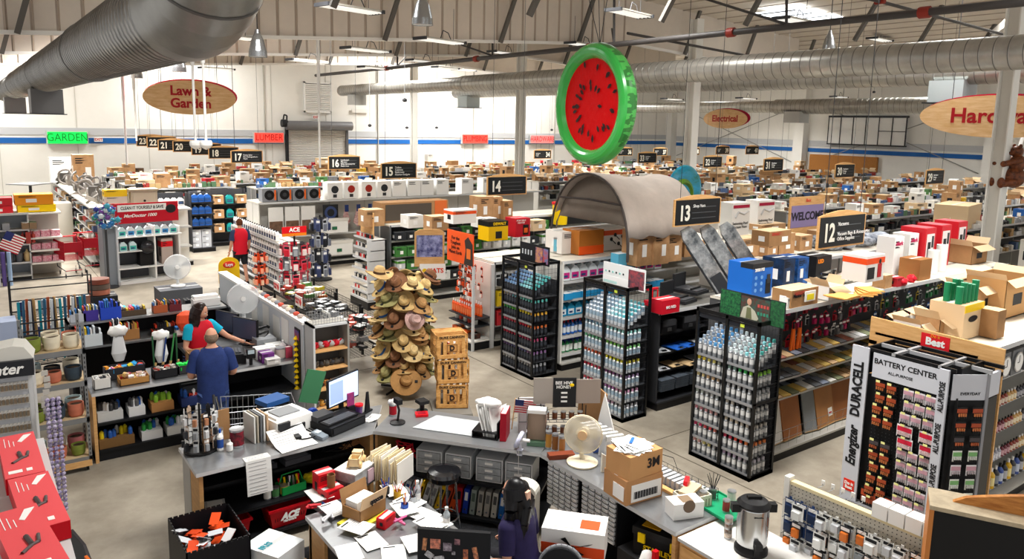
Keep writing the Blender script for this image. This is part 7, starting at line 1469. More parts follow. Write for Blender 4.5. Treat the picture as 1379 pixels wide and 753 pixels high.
for(x,y,w,h,c,lab)in((3.5,11.1,.3,.16,'ecebe8','white label printer behind the card terminal'),(3.82 if False else 3.7,11.25,.24,.14,'e0e0dc','second white printer near the partition'),(3.46,10.9,.18,.14,'6a2c7a','purple printed candy box on the cash counter'),(3.5,10.78,.2,.08,'d0ccc8','low tray of white tags in front of the purple box')):put(carton(w,.2,h,mat(c,.5),1),'counter_box',lab,'box',x,y,Zc)
put(tin(mat('d82030',.4),mat('c8b8b0',.4),.075,.17),'lidded_jar','clear jar with a bright red lid on the cash counter','jar',3.68,10.92,Zc);put(bottle('f0e8ea','f4f4f4','d84a70',.05,.22),'lotion_bottle','white and pink bottle by the partition','bottle',3.78,11.1,Zc);put(slab(mat('d8506a',.5),.1,.08,.16),'pink_box','pink and white pack by the red lidded jar','pack',3.8,10.92,Zc)
def fan2(x,y,z,rz,r,lab,m=mat('e8e9ea',.4)):
    o=thing('desk_fan',lab,'fan',(x,y,z),rz);FT=Matrix.Translation((0,0,.4))@Matrix.Rotation(PI/2-.1,4,'X');b=B();b.lathe([(0,.04),(r*.25,.05),(r*.96,.03),(r,0),(r*.9,-.05),(0,-.09)],mat('eef0f1',.3,alpha=.4),n=26,T=FT)
    for k in range(30):a_=2*PI*k/30;b.cyl(FT@Vector((.03*math.cos(a_),.03*math.sin(a_),.05)),FT@Vector((r*math.cos(a_),r*math.sin(a_),.01)),.0025,m,n=4,cap=False)
    b.tube([FT@Vector((r*math.cos(2*PI*k/24),r*math.sin(2*PI*k/24),0))for k in range(25)],.008,m,n=6);b.build('fan_cage',o)
    b=B();b.cyl(FT@Vector((0,0,.04)),FT@Vector((0,0,.07)),.04,WHITE,n=14);b.build('hub',o);b=B();b.cyl((0,.03,0),(0,.05,.4),.03,m,n=10);b.lathe([(0,0),(.14,0),(.14,.03),(0,.04)],m,n=20);b.build('stand',o)
fan2(3.62,12.5,1.16,-.25,.25,'white desk fan above the two dark screens at the partition');fan2(3.4,16.2,1.1,-.15,.25,'white desk fan farther back beside the steam cleaner display')
put(carton(.35,.35,.17,mat('c8c8c8',.5),0),'fan_base_box','white box that the nearer white desk fan stands on','box',3.62,12.5,.99);t=thing('desk_phone','black desk phone with handset in front of the partition','telephone',(3.62,11.62,1.12),-.6);b=B();b.prism([(-.1,0),(.1,0),(.1,.08),(-.1,.03)],-.09,.09,BLACK,axis='x');b.build('base',t);b=B();b.tube([(-.1,-.02,.1),(-.06,.0,.13),(.06,.1,.15),(.09,.13,.12)],.022,BLACK,n=8);b.build('handset',t);put(carton(.3,.5,.16,mat('8d9094',.4),0),'metal_box','grey metal box under the black desk phone','box',3.62,11.6,.99)
put(carton(.8,.6,.95,mat('5a5c62',.6),0),'low_cabinet','grey cabinet under the farther white desk fan','cabinet',3.4,16.2,.14)
put(carton(.9,.7,.14,BLACK,0),'plinth','black plinth below the grey fan cabinet','plinth',3.4,16.2,0)
# shelf unit with ropes at the partition end
t=thing('open_cabinet','tall grey cabinet of four wooden shelves holding ropes and hats goods at the partition end','cabinet',(3.88,10.1,0));b=B();b.box(0,0,0,.03,.35,1.6,LGREY).box(.52,0,0,.55,.35,1.6,mat('8f8c86',.5)).box(0,.33,0,.55,.35,1.6,mat('6a6762',.6)).box(0,0,1.57,.55,.35,1.6,LGREY);b.build('carcass',t)
for z in(.05,.34,.64,.94,1.22):b=B();b.box(.03,0,z-.02,.52,.33,z,WOODL);b.build('shelf',t)
for z,cs,n in((1.22,('c4182c','a8a8a8'),'top'),(.94,('5a5650','3a3a3c'),'second'),(.64,('c8864a','2a2a2c'),'third'),(.34,('6a6a6c','d8a04a'),'fourth'),(.05,('4a4a4c','8a6a4a'),'bottom')):
    for k in range(6):b=B();b.ell((0,0,.05),(.04,.07,.05),mat(cs[k%2],.6));b.cyl((0,-.05,.05),(0,-.09,.11),.012,mat(cs[0],.5),n=6);put(b.mesh('g'),'small_goods','small rounded item on the %s shelf of the grey open cabinet'%n,'goods',3.97+.075*k,10.25,z+.002,.3*k,'items, %s cabinet shelf'%n)
t=thing('wire_bin','clear topped tray above the grey open cabinet','tray',(3.9,10.15,1.603));b=B();b.wire_grid(0,.5,0,.14,0,12,3,.003,GREY);b.wire_grid(0,.5,0,.14,.25,12,3,.003,GREY);b.box(0,0,0,.5,.25,.01,mat('b0aca4',.5));b.build('tray',t)
# shopping cart by the customer
def cart(x,y,rz,lab,red=False):
    o=thing('shopping_cart',lab,'shopping cart',(x,y,0),rz);m=mat('a81828',.4)if red else mat('a9adb2',.3,.8)
    def P(f,s,z):return(s*(.22+.06*f),f*.8,z)
    b=B()
    for z in((.55,.7,.85,1.0)if not red else(.5,.62,.75,.88,1.0)):
        b.tube([(-.22,0,z),(.22,0,z),(.3,.85,z+.03),(-.3,.85,z+.03),(-.22,0,z)],.006,m,n=5)
    for k in range(14):
        f=k/13
        for s in(-1,1):b.cyl((s*(.22+.08*f),.85*f,.5),(s*(.22+.08*f),.85*f,1.02),.004 if not red else .012,m,n=4)
        b.cyl((-.22-.08*f,.85*f,.52),(.22+.08*f,.85*f,.52),.004,m,n=4);b.cyl((-.22+.44*f,0,.5),(-.22+.44*f,0,1.0),.004,m,n=4)
    if red:b.box(-.22,-.004,.72,.22,0,1.0,m)
    b.build('basket',o);b=B()
    for s in(-1,1):b.tube([(s*.28,.9,1.05),(s*.26,.75,.25),(s*.2,.05,.2)],.012,CHROME if not red else CHAR,n=6)
    b.tube([(-.2,.05,.2),(.2,.05,.2)],.012,m);b.build('frame',o);b=B();b.cyl((-.29,.93,1.06),(.29,.93,1.06),.018,RED if red else BLACK,n=8);b.build('handle',o)
    for s in(-1,1):
        for f in(.06,.78):q_=B();q_.cyl((s*.2-.01,f,.06),(s*.2+.01,f,.06),.06,BLACK,n=12);q_.cyl((s*.2,f,.06),(s*.2,f,.22),.01,CHROME,n=5);q_.build('wheel',o)
cart(3.2,9.05,1.35,'wire shopping cart with a blue tub beside the customer');cart(2.35,24.0,.1,'red shopping cart standing by the steam cleaner display',True)
cart(2.9,24.6,.1,'second red shopping cart just behind the first one',True)
t=thing('storage_tub','blue and black lidded tub sitting in the wire shopping cart','tub',(2.95,9.1,.75),.3);b=B();b.cbox(0,0,0,.3,.22,.24,mat('20232a',.4));b.build('tub',t);b=B();b.cbox(0,0,.24,.33,.25,.06,mat('2a5a9a',.4));b.build('lid',t)
b=B();b.ell((0,0,.08),(.22,.14,.08),mat('e0d8d4',.6,bump=.5,ns=10),f=lambda p:p*(1+.1*math.sin(40*p.x)));put(b.mesh('b'),'packed_bag','clear bag of pale goods in the lower part of the wire cart','bag',2.75,9.2,.56)
# steam cleaner display, magnets, dresser, carts
t=thing('cleaner_display','white carpet cleaner display with a red header CLEAN IT YOURSELF & SAVE','display rack',(3.2,22.3,0),.12)
b=B();b.box(0,.0,0,.05,.6,1.6,mat('c9ccd2',.4)).box(.95,0,0,.99,.6,1.55,WHITE).box(1.6,0,0,1.65,.6,1.5,WHITE).box(0,.58,0,1.65,.6,1.6,mat('5a5c62',.6)).box(0,0,0,1.65,.6,.08,WHITE).box(-.3,.1,0,0,.55,1.7,mat('8a9098',.4));b.build('frame',t)
for z in(.45,1.3):b=B();b.box(.02,-.05,z-.03,1.68,.55,z,WHITE);b.build('shelf',t)
b=B();b.box(0,-.02,1.66,1.62,.02,2.2,mat('c2152a',.45));b.build('header',t);b=B();b.box(.06,-.03,1.98,1.3,-.02,2.16,WHITE);b.ell((1.42,-.03,2.0),(.14,.01,.12),DARK);b.build('white_band',t);text('CLEAN IT YOURSELF & SAVE',.12,INK,(.68,-.034,2.07),parent=t,sx=.72,bold=.002);text('MagDoctor 1000',.12,WHITE,(.62,-.024,1.86),parent=t,font_shear=.3,bold=.003)
FM=Fr(3.2,22.3,0,.12)
row_of(FM,span(.06,1.65,.22),.1,1.303,[jug('cfe4e8','2a2a2c','3ab0a0'),jug('dfe6ea','2a2a2c','2a8ac8')],'cleaner_jug','pale cleaner jug on the upper shelf of the red-headed display','jug','jugs, upper shelf')
row_of(FM,span(.06,.6,.24),.1,.903,[jug('cfe4e8','2a2a2c','3ab0a0')],'cleaner_jug','pale cleaner jug in the left bay below the upper shelf','jug','jugs, lower bay');b=B();b.box(.02,-.03,.88,.62,.5,.9,WHITE);b.build('shelf',t)
b=B();b.box(-.2,0,0,.2,.3,.5,BLACK);b.ell((0,0,.5),(.2,.15,.2),mat('1a1a20',.25));put(b.mesh('m'),'carpet_cleaner','black carpet cleaning machine in the middle bay','machine',.8,.1,.455,0,None,FM);put(carton(.3,.3,.7,mat('b8a8a0',.5),3,RED),'product_box','tall red and grey box in the right bay of the display','box',1.3,.2,.455,0,None,FM)
for k in range(26):
    q=random.Random(k);b=B();b.ell((0,0,0),(.07,.07,.07),mat(['1f6fae','2a2f8a','3aa0b8','c8d0d8','6a3a8a','2a8a6a'][k%6],.2),n=8,k=6);a_=q.uniform(0,6.28);r_=q.uniform(0,.3)
    for i in range(5):b.add([(0,0,0),(.1*math.cos(i*1.26),.0,.1*math.sin(i*1.26)),(.1*math.cos(i*1.26+.5),-.03,.1*math.sin(i*1.26+.5))],[(0,1,2)],mat('9ac0d8',.2,.5))
    put(b.mesh('p'),'pinwheel','shiny blue green pinwheel in the bunch beside the red header','pinwheel',2.95+r_*math.cos(a_),22.0+.2*q.random(),1.9+r_*math.sin(a_),0,'pinwheels')
t=thing('pinwheel_stand','slim stand that holds the bunch of shiny pinwheels','stand',(2.95,22.2,0));b=B();b.cyl((0,0,0),(0,0,1.9),.03,CHAR);b.lathe([(0,0),(.25,0),(.25,.02),(0,.03)],CHAR,n=18);b.build('pole',t)
gondola('shelving_unit','shelving row behind the red-headed cleaner display with a small chest on top',3.3,5.6,24.4,25.4,1.75,[.6,1.2],.42)
t=thing('small_chest','weathered cream chest with a round knob on the shelving behind the cleaner display','chest',(4.35,24.9,1.765));b=B();b.cbox(0,0,0,.72,.5,.55,mat('bfb39e',.6));b.cbox(0,0,.55,.8,.56,.05,mat('a99c86',.6));b.build('body',t);b=B();b.box(-.3,-.27,.06,.3,-.25,.5,mat('c8bda8',.6));b.cyl((0,-.3,.26),(0,-.26,.26),.035,BLACK,n=10);b.build('drawer_front',t)
for k in range(3):put(carton(.6,.4,.2,mat(['e0343c','d8ccc0','e8c020'][k],.5),3),'product_box',['red','pale','yellow'][k]+' flat box on the shelving beside the cream chest','box',3.6,24.9,1.765+.2*k)
# slanting hardware shelving running back
g=gondola('shelving_unit','long shelving running toward the back wall, full of dark parts beside the carts',0,11.5,-.6,.6,1.8,[.35,.7,1.05,1.4],.5);g.location=(3.55,37.0,0);g.rotation_euler=(0,0,-PI/2)
goods(.1,11.4,.1,[.36,.71,1.06,1.41],.35,'jumble of dark and rusty hardware on the long shelving by the red carts',random.Random(5),.1,.3,.22,Fr(2.95,37.0,0,-PI/2))
q=random.Random(12)
for k in range(26):
    b=B();m_=mat(q.choice(('5a5450','77706a','8a8680','4a4642')),.5,.3);n_=k%3
    if n_==0:b.tube([(.28*math.cos(i*PI/8),.05*math.sin(i),.3+.28*math.sin(i*PI/8))for i in range(17)],.035,m_)
    elif n_==1:b.box(-.35,-.1,.0,.35,.1,.12,m_,T=Matrix.Rotation(.4,4,'Y'));b.cyl((-.3,0,0),(.3,0,.45),.04,m_)
    else:b.cbox(0,0,0,.3,.25,.4,m_);b.cyl((0,-.2,.2),(0,.2,.2),.15,mat('8c8782',.4,.5),n=14)
    put(b.mesh('m'),'metal_part','rusty looking wheel or frame heaped on top of the long hardware shelving','metal part',3.55+q.uniform(-.3,.3),26.2+.38*k,1.815,q.uniform(0,3),'metal parts heap')
for(x,y,w,h,m,lab)in((3.3,35.5,.9,1.0,WHITE,'white appliance box at the back end of the hardware shelving'),(3.8,33.5,.7,1.2,KRAFT,'tall brown carton at the back end of the hardware shelving')):put(carton(w,.6,h,m,1),'cardboard_box',lab,'box',x,y,1.815)
# far left shelving with pink goods
gondola('shelving_unit','shelving at the view edge with pink packs on its end shelves',-3.0,1.35,24.2,25.4,1.85,[.5,1.0,1.4],.5,back=mat('9aa0a8',.5))
goods(-2.9,1.3,24.25,[.51,1.01,1.41],.3,'mixed blue and violet packs on the shelving at the view edge',random.Random(31),.08,.22,.34)
t=thing('end_display','white end shelves holding pink packets at the far side aisle','display rack',(1.35,24.3,0));b=B();b.box(0,0,0,.03,1.0,1.85,LGREY).box(0,.9,0,.8,1.0,1.85,mat('b8b4ac',.5));b.build('panel',t)
for z in(.45,.8,1.15,1.83):b=B();b.box(0,0,z-.04,.8,.95,z,OFFW);b.build('shelf',t)
for j,z in enumerate((.45,.8,1.15)):
    for k in range(3):put(slab(mat('d0607a',.5,noise=.4,ns=14,col2='f0c8d0'),.22,.3,.16),'pink_pack','pink packet on end shelf %s at the far side aisle'%RN[j],'pack',1.52+.24*k,24.6,z+.002,0,'pink packs shelf %d'%j)
for(x,w,h,m,lab,z)in((1.55,.9,.28,mat('e8921c',.45),'orange and black tool box on the far side shelving',2.05),(1.6,.9,.19,YEL,'yellow box under the orange tool box',1.853),(.75,.6,.2,mat('c4202c',.4),'lower red case beside the yellow box',1.853),(.75,.6,.2,mat('c4202c',.4),'upper red case beside the orange box',2.06),(-.35,1.2,.5,KRAFT2,'wide brown carton at the far side view edge',1.863)):put(carton(w,.6,h,m,1),'product_box',lab,'box',x,24.7,z)
b=B();
for k in range(7):b.box(0,-.002,.07*k,.5,.002,.07*k+.035,mat('b8283a',.6));b.box(0,-.001,.07*k+.035,.5,.001,.07*k+.07,WHITE)
b.box(-.002,-.004,.27,.2,.004,.5,mat('26306a',.6));link(b.mesh('f'),'striped_flag',None,(.62,23.9,1.0),rot=(0,.5,.2),label='striped flag hanging among tubes on the far side shelving',cat='flag')
for k in range(9):b=B();b.cyl((0,0,0),(0,0,.9),.05,mat(['8fa8c8','2a3a6a','d8dce4','5a4a8a'][k%4],.4),n=8);put(b.mesh('t'),'umbrella_tube','blue or violet tube standing in front of the far side shelving','tube',-.2+.13*k,23.8,.9 if k%2 else .3,0,'blue and violet tubes')if False else put(b.mesh('t'),'umbrella_tube','blue or violet tube standing in front of the far side shelving','tube',-.2+.13*k,23.7,.0,0,'blue and violet tubes')
# racks nearer: rods, binders, bins between pots and far shelving
def rack(x,y,w,d,h,zs,lab,rz=0,m=DARK):
    o=thing('wire_rack',lab,'rack',(x,y,0),rz);b=B()
    for xx in(0,w):
        for yy in(0,d):b.cyl((xx,yy,0),(xx,yy,h),.014,m,n=6)
    for z in zs:b.wire_grid(0,w,0,d,z,8,5,.006,m,'xy')
    for z in(h*.5,h*.62,h*.75,h*.9,h):b.tube([(0,0,z),(w,0,z)],.012,m)
    b.build('frame',o);return o
rack(.55,16.2,1.3,.5,1.5,(.3,.8),'black tube rack of books between the pots and far shelving')
for k in range(14):put(slab(mat(['8aa0b8','2c3a6a','d8d8d8','9a6a5a','e0dcd8'][k%5],.5),.08,.2,.26),'rack_book','book or box face out in the black tube rack','book',.62+.09*k,16.4,.81 if k%2 else 1.0,0,'books in the tube rack')if k%2 else put(slab(mat(['8aa0b8','2c3a6a','d8d8d8'][k%3],.5),.08,.2,.26),'rack_book','book or box lying low in the black tube rack','book',.62+.09*k,16.4,.31,0,'low books in the tube rack')
rack(.5,13.4,1.0,.45,1.35,(.25,.7),'black rack of fishing rods and tubes behind the pot rack')
for k in range(20):b=B();b.cyl((0,0,0),(.03*math.sin(k),.02,.95),.022,mat(['1f8a9a','c8a06a','2a2c3a','d8dce0','b85a3a','3a6a8a'][(k*5)%6],.4),n=6);put(b.mesh('t'),'rod_tube','coloured rod or tube upright in the rack behind the pots','tube',.55+.047*k,13.5+.1*(k%3),.71,0,'rods and tubes behind the pots')
t=thing('slim_cooler','tall pale drinks cooler panel with red lettering at the view edge','cooler',(.1,13.2,0));b=B();b.box(0,0,0,.4,.4,1.45,mat('b4c2e0',.4));b.build('body',t);text('Red Bull',.22,REDINK,(.25,-.006,.8),rot=(PI/2,-PI/2,0),parent=t,bold=.006)
for k in range(3):b=B();b.cyl((0,0,0),(0,0,.1),.2,mat(['b8705a','6a5a50','8a4a3a'][k],.3,.3),n=20);put(b.mesh('p'),'pan_stack','copper brown pan in the stack past the rods','pan',2.1,17.2,.9+.11*k,0,'copper pans')
put(carton(.6,.5,.88,DARK,0),'display_cube','dark cube that carries the copper pan stack','display cube',2.1,17.2,.0)
# bottle racks behind the carts
def bot_rack(x,y,w,zs,me,lab,rz=0,step=.2,n=2,cat='bottle',h=2.0):
    gondola('shelving_unit','black shelving rack of '+lab,x,x+w,y,y+.8,h,zs,.4,col=SHELFD,back=mat('3a3b3f',.6),top=False)
    for j,z in enumerate(zs):row_of(W0,span(x+.05,x+w,step),y+.12,z+.003,me,'product_bottle','%s, tier %s'%(lab,RN[j]),cat,lab[:30]+' tier %d'%j)
bot_rack(5.1,26.8,.9,[.4,.8,1.2,1.6],[jug('e8e8ea','2a2c30','3a4a5a',.2,.12,.28)],'white weed jugs behind the cleaner display')
bot_rack(6.1,26.6,.75,[.9,1.3,1.7],[jug('2a62b8','e8e8e8','1c4a8a',.22,.12,.28)],'blue jugs near the man in the red vest')
for k in range(6):put(carton(.3,.3,.2,mat('b8bcc4',.5),1),'grey_box','grey boxed goods stacked below the blue jugs','box',6.25+.32*(k%2),26.8,.16+.205*(k//2),0,'grey boxed goods')
bot_rack(7.0,27.6,1.3,[.5,1.0,1.5],[carton(.34,.3,.3,KRAFT,1),jug('1f9a9a','2a2c30','1f6a6a',.24,.14,.34)],'teal jugs and cartons above the man in the red vest',step=.4)
g=gondola('shelving_unit','low shelving of white bottles running beside the man in the red vest',0,4.2,-.35,.35,1.35,[.3,.65,1.0],.3,col=LGREY);g.location=(6.75,23.2,0);g.rotation_euler=(0,0,-PI/2)
FV=Fr(6.4,23.2,0,-PI/2)
for j,z in enumerate((.31,.66,1.01,1.36)):row_of(FV,span(.1,4.1,.2),.12,z+.003,[jug('f0f0ee','2a2c30','44484e',.17,.1,.27)],'weed_jug','white jug on tier %s of the low shelving beside the red vest'%RN[j],'jug','white jugs tier %d'%j)
# hanging red tool spinner, gloves spinner, toys
def spinner(x,y,h,lab,packs,rows,head=None,r=.3,per=10):
    o=thing('display_spinner',lab,'display spinner',(x,y,0));b=B();b.cyl((0,0,0),(0,0,h),.025,BLACK,n=8);b.lathe([(0,0),(.32,0),(.32,.03),(0,.05)],BLACK,n=18)
    for z in rows:b.tube([((r-.06)*math.cos(i*PI/8),(r-.06)*math.sin(i*PI/8),z+.02)for i in range(17)],.008,BLACK,n=5)
    b.build('stand',o)
    if head:b=B();b.box(-.3,-.02,h-.05,.3,.02,h+.18,RED);b.box(-.3,-.024,h-.05,.3,-.018,h+.02,mat('e8821c',.5));b.build('header',o);text('ACE',.14,WHITE,(0,-.026,h+.1),parent=o,bold=.004)
    for j,z in enumerate(rows):
        for k in range(per):a_=2*PI*k/per-.6;put(packs[(k+j)%len(packs)],'spinner_item','hanging item, ring %s of the %s'%(RN[j],head or lab[:22]),'pack',x+r*math.cos(a_),y+r*math.sin(a_),z,a_+PI/2,'ring %d %s'%(j,lab[:22]))
spinner(6.45,17.9,1.75,'spinner of red tool packs with a red and orange header',[pack('c4283a','e8d8d4',.16,.26,.04),pack('e0566a','c42030',.16,.26,.04),pack('6a6e74','9a9ea4',.14,.26,.04)],(1.5,1.15,.8,.45),'red tool spinner',.34)
spinner(8.1,20.4,1.85,'spinner of blue grey work gloves near the plain board',[pack('55608a','3a4468',.12,.34,.06),pack('c8ccd4','7a7f8c',.12,.34,.06),pack('3a3c44','26282e',.12,.34,.06)],(1.75,1.3,.85,.45),None,.24,8)
spinner(6.05,19.3,1.15,'small spinner of orange toys by the low white bottles',[pack('e8501c','f0a080',.1,.22,.06),pack('d84a2c','e8c0a0',.1,.22,.06)],(1.1,.8,.5),None,.14,6)
t=thing('chip_sign','yellow arched snack sign on a rack behind the cashier','sign',(4.12,15.1,0));b=B();n=12;b.prism([(-.2,1.3),(.2,1.3),(.2,1.65)]+[(.2*math.cos(PI*i/n),1.65+.16*math.sin(PI*i/n))for i in range(n+1)]+[(-.2,1.65)],0,.02,mat('f6c412',.5));b.ell((0,-.006,1.66),(.12,.006,.07),mat('d83a20',.5));b.build('panel',t);b=B();b.cyl((0,.03,0),(0,.03,1.35),.02,CHAR);b.lathe([(0,0),(.2,0),(.2,.02),(0,.03)],CHAR,n=16);b.build('stand',t);text('Lays',.08,WHITE,(0,-.014,1.66),parent=t,bold=.002)
FS2=Fr(4.12,15.05)
for k in range(18):put(pack(['e8e4dc','c8d8d0','e0d8cc'][k%3],['1f7a70','8a8a8c','b8a48c'][k%3],.1,.15,.03),'hanging_pack','small pale packet hung below the yellow snack sign','pack',-.2+.13*(k%3),-.08,1.25-.19*(k//3),0,'packets below the snack sign',FS2)
# dump tables (wire) with sale signs
def dump(x,y,rz,w,d,lab,cols,sign):
    o=thing('wire_table',lab,'display table',(x,y,0),rz)
    for(xx,yy)in((0,0),(w,0),(0,d),(w,d)):b=B();b.box(xx-.02,yy-.02,0,xx+.02,yy+.02,.95,BLACK);b.build('leg',o)
    for z in(.35,.72):b=B();b.wire_grid(0,w,0,d,z,22,12,.004,BLACK,'xy');b.box(0,-.01,z-.02,w,.01,z+.02,BLACK).box(0,d-.01,z-.02,w,d+.01,z+.02,BLACK);b.build('wire_shelf',o)
    b=B()
    for(p0,p1)in(((0,0),(w,0)),((0,d),(w,d))):b.wire_grid(0,w,.74,.95,p0[1],26,4,.003,BLACK)
    for xx in(0,w):b.wire_grid(0,d,.74,.95,xx,16,4,.003,BLACK,'yz')
    b.build('wire_rim',o);b=B();b.box(.04,-.03,.8,.42,-.02,1.02,WHITE);b.build('sale_sign',o);text('GOOD\nDEAL',.07,REDINK if sign else INK,(.16,-.034,.91),parent=o,bold=.002);b=B();b.prism([(.33,.83),(.39,.91),(.33,.99),(.27,.91)],-.036,-.03,RED if sign else INK);b.build('sign_diamond',o)
    F=Fr(x,y,0,rz);q=random.Random(int(x*10+y));
    for k in range(34):
        z=.36 if k%4==0 else .735+.03*q.random();h=q.uniform(.03,.09);me=slab(mat(cols[k%len(cols)],.5,noise=.4,ns=25),.2,.12,round(h,2));put(me,'sale_item','sale item heaped on the %s'%lab[:34],'sale item',q.uniform(.1,w-.1),q.uniform(.1,d-.1),z+.01*(k//4),q.uniform(0,3),'sale items, %s'%lab[:30],F)
dump(5.28,13.25,-PI/2,1.15,.8,'black wire table with pink packs next to the hats',('d86a5a','3a3c40','b0b4b8','e0786a','2c2e32'),False)
dump(5.3,14.7,-PI/2,1.2,.85,'black wire table with a red sale sign in the middle',('5a5c60','2a2c30','9a9ca0','44464a'),True)
dump(5.4,16.3,-PI/2,1.3,.9,'black wire table heaped with bright yellow and red goods',('d8c83a','c84a3a','3a3c40','e8e4dc','d87a3a','5a8a4a'),True)
# HAT RACK ---------------------------------------------------------
hr=thing('hat_rack','black rotating floor rack that carries the straw hats','hat rack',(5.75,11.1,0));b=B();b.cyl((0,0,0),(0,0,2.05),.025,BLACK,n=8);b.cyl((.35,.1,0),(.35,.1,1.95),.02,BLACK,n=8);[b.cyl((0,0,.05),(.35*math.cos(k*PI/2+.5),.35*math.sin(k*PI/2+.5),.03),.02,BLACK,n=6)for k in range(4)];b.build('pole',hr)
b=B();hp_=[]
for j in range(6):
    for k in range(5):a_=k*2*PI/5+j*.5;b.cyl((.1,.03,.35+.3*j),(.1+.3*math.cos(a_),.03+.3*math.sin(a_),.3+.3*j),.01,BLACK,n=5);hp_.append((j,a_))
b.build('arm',hr)
def hat(c,band,R_=.2):
    m_=mat(c,.8,noise=.18,ns=22,bump=.3)
    def f():
        b=B();n=24;prof=[(R_,.012),(R_*.97,-.004),(R_*.7,.0),(.098,.012),(.094,.03),(.09,.05),(.082,.1),(.06,.12),(.03,.108),(0,.1)]
        ms=[m_,m_,m_,mat(band,.7),mat(band,.7),m_,m_,m_,m_];vs=[]
        for r,z in prof:
            for i in range(n):a=2*PI*i/n;vs.append((r*math.cos(a)*1.08,r*math.sin(a)*.96,z+(.035*math.cos(2*a)*(r/R_)**2 if r>.1 else-.0+(.012*abs(math.sin(a))if r<.07 else 0))))
        for k in range(len(prof)-1):b.add(vs[k*n:(k+2)*n],[(i,(i+1)%n,(i+1)%n+n,i+n)for i in range(n)],ms[k],True)
        b.box(R_*.6,-.02,.012,R_*.8,.02,.03,INK);return b
    return cached(('hat',c,band,R_),f)
HC=[('cfae74','3a2c22','tan'),('e0c48c','6a5234','pale straw'),('b58a58','2a2624','brown'),('d8b97c','2f5a9a','blue banded'),('a8a06a','4a4a2c','olive'),('8a5f42','2c1c16','dark brown')]
q=random.Random(17)
for j in range(6):
    for k in range(9):
        a_=2*PI*k/9+j*.35;rr_=.36+.05*((k+j)%2);z=.42+.29*j+.06*math.sin(k*2.3)
        c,bd,n=HC[(k*2+j)%6];x,y=5.87+rr_*math.cos(a_),11.12+rr_*math.sin(a_)
        for s in range(1+((k+j)%3>1)):
            tilt=q.uniform(.35,.95)
            o=link(hat(c,bd),'straw_hat',None,(x+.012*s,y,z-.035*s),label='%s straw hat hung on level %s of the hat rack'%(n,RN[j]),cat='hat',group='%s hats, rack level %d'%(n,j+1))
            o.rotation_euler=(0,tilt,a_)
o=link(hat('c4a29a','b09088',.17),'bucket_hat',None,(5.78,10.62,1.32),label='dusty pink soft bucket hat facing the service desk',cat='hat');o.rotation_euler=(1.2,0,0)
o=link(hat('b88a54','6a3c20',.24),'straw_hat',None,(5.62,10.6,.32),label='large brown wide brim straw hat lowest toward the wooden crates',cat='hat');o.rotation_euler=(1.0,.1,-.4)
o=link(hat('d8b47c','4a3424',.22),'straw_hat',None,(5.35,11.0,2.06),label='big tan straw hat perched high at the side of the rack',cat='hat');o.rotation_euler=(.15,.1,0)
# crates
for k,z in enumerate((.06,.45,.85)):
    t=thing('wooden_crate',['bottom wooden crate of the stack with a burned D','middle wooden crate of the stack with a burned D','top wooden crate of the stack with a burned D'][k],'crate',(5.77+.02*(k%2),9.88,z),-.42+.12*(k-1))
    w,d,h=.5,.44,.38;wc=WOODC;b=B()
    for s in(0,d-.015):
        b.box(0,s,0,w,s+.015,.07,wc).box(0,s,h-.07,w,s+.015,h,wc);[b.box(w*(.0+.2*i+.02),s+.002,.07,w*(.0+.2*i+.14),s+.012,h-.07,wc)for i in range(5)]
    for s in(0,w-.015):b.box(s,0,0,s+.015,d,.07,wc).box(s,0,.13,s+.015,d,.2,wc).box(s,0,h-.07,s+.015,d,h,wc).box(s,0,0,s+.02,.03,h,wc).box(s,d-.03,0,s+.02,d,h,wc)
    b.box(0,0,0,w,d,.012,wc);b.box(0,d*.5,.0,w,d,h*.98,wc)if k==2 else None;b.build('slats',t)
    b=B();b.box(w*.32,-.006,.1,w*.68,-.001,.24,mat('c98f50',.6));b.box(w*.34,-.01,.115,w*.66,-.005,.12,INK).box(w*.34,-.01,.22,w*.66,-.005,.225,INK).box(w*.34,-.01,.115,w*.35,-.005,.225,INK).box(w*.65,-.01,.115,w*.66,-.005,.225,INK);b.build('plate',t)
    text('D',.11,INK,(w/2,-.012,.17),parent=t,bold=.004);text('DUKE CANNON',.05,INK,(w/2,-.006,h-.035),parent=t,sx=1.1,bold=.001)
    for i in range(4):put(slab([STEEL,DARK,mat('b8302a',.5),PAPER][i],.06,.16,.2),'soap_box','boxed soap bar in wooden crate %s of the stack'%['one','two','three'][k],'box',*Fr(5.77+.02*(k%2),9.88,0,-.42+.12*(k-1)).w(.09+.08*i,.2)[:2],z+.015,-.42+.12*(k-1),'soap boxes, crate %d'%k)
b=B();b.box(-.05,-.3,0,.55,.45,.05,mat('8a8780',.5));put(b.mesh('b'),'plinth_board','low grey base board beneath the stacked wooden crates','base board',5.77,9.9,0,-.42)

for k,(x,y)in enumerate(((.2,31.5),(2.0,33.0))):
    t=thing('patio_table',['round grey patio table far back on the garden side','grey square patio table in front of the white wall'][k],'table',(x,y,0));b=B();b.lathe([(0,1.95),(.75,1.95),(.75,1.99),(0,2.0)],mat('7f7f7e',.5),n=4+20*(1-k));b.build('tabletop',t);b=B();b.cyl((0,0,0),(0,0,1.95),.05,CHAR);b.lathe([(0,0),(.3,0),(.3,.04),(0,.06)],CHAR,n=14);b.build('post',t)
b=B();b.box(-2.5,30,0,3.0,30.8,1.5,mat('cfc9bd',.6));b.build('low_counter',None,label='pale low counter far back on the garden side under the patio tables',cat='counter')
for k,(x,z,c)in enumerate(((.9,1.55,'3a5a34'),(-.2,1.55,'2a2a2e'),(2.0,1.55,'c8c4bc'))):put(carton(.8,.4,.3,mat(c,.5),0,None,k),'stock_box',['dark green long box on the pale far counter','black box on the pale far counter','pale box on the pale far counter'][k],'box',x,30.4,z-.045)
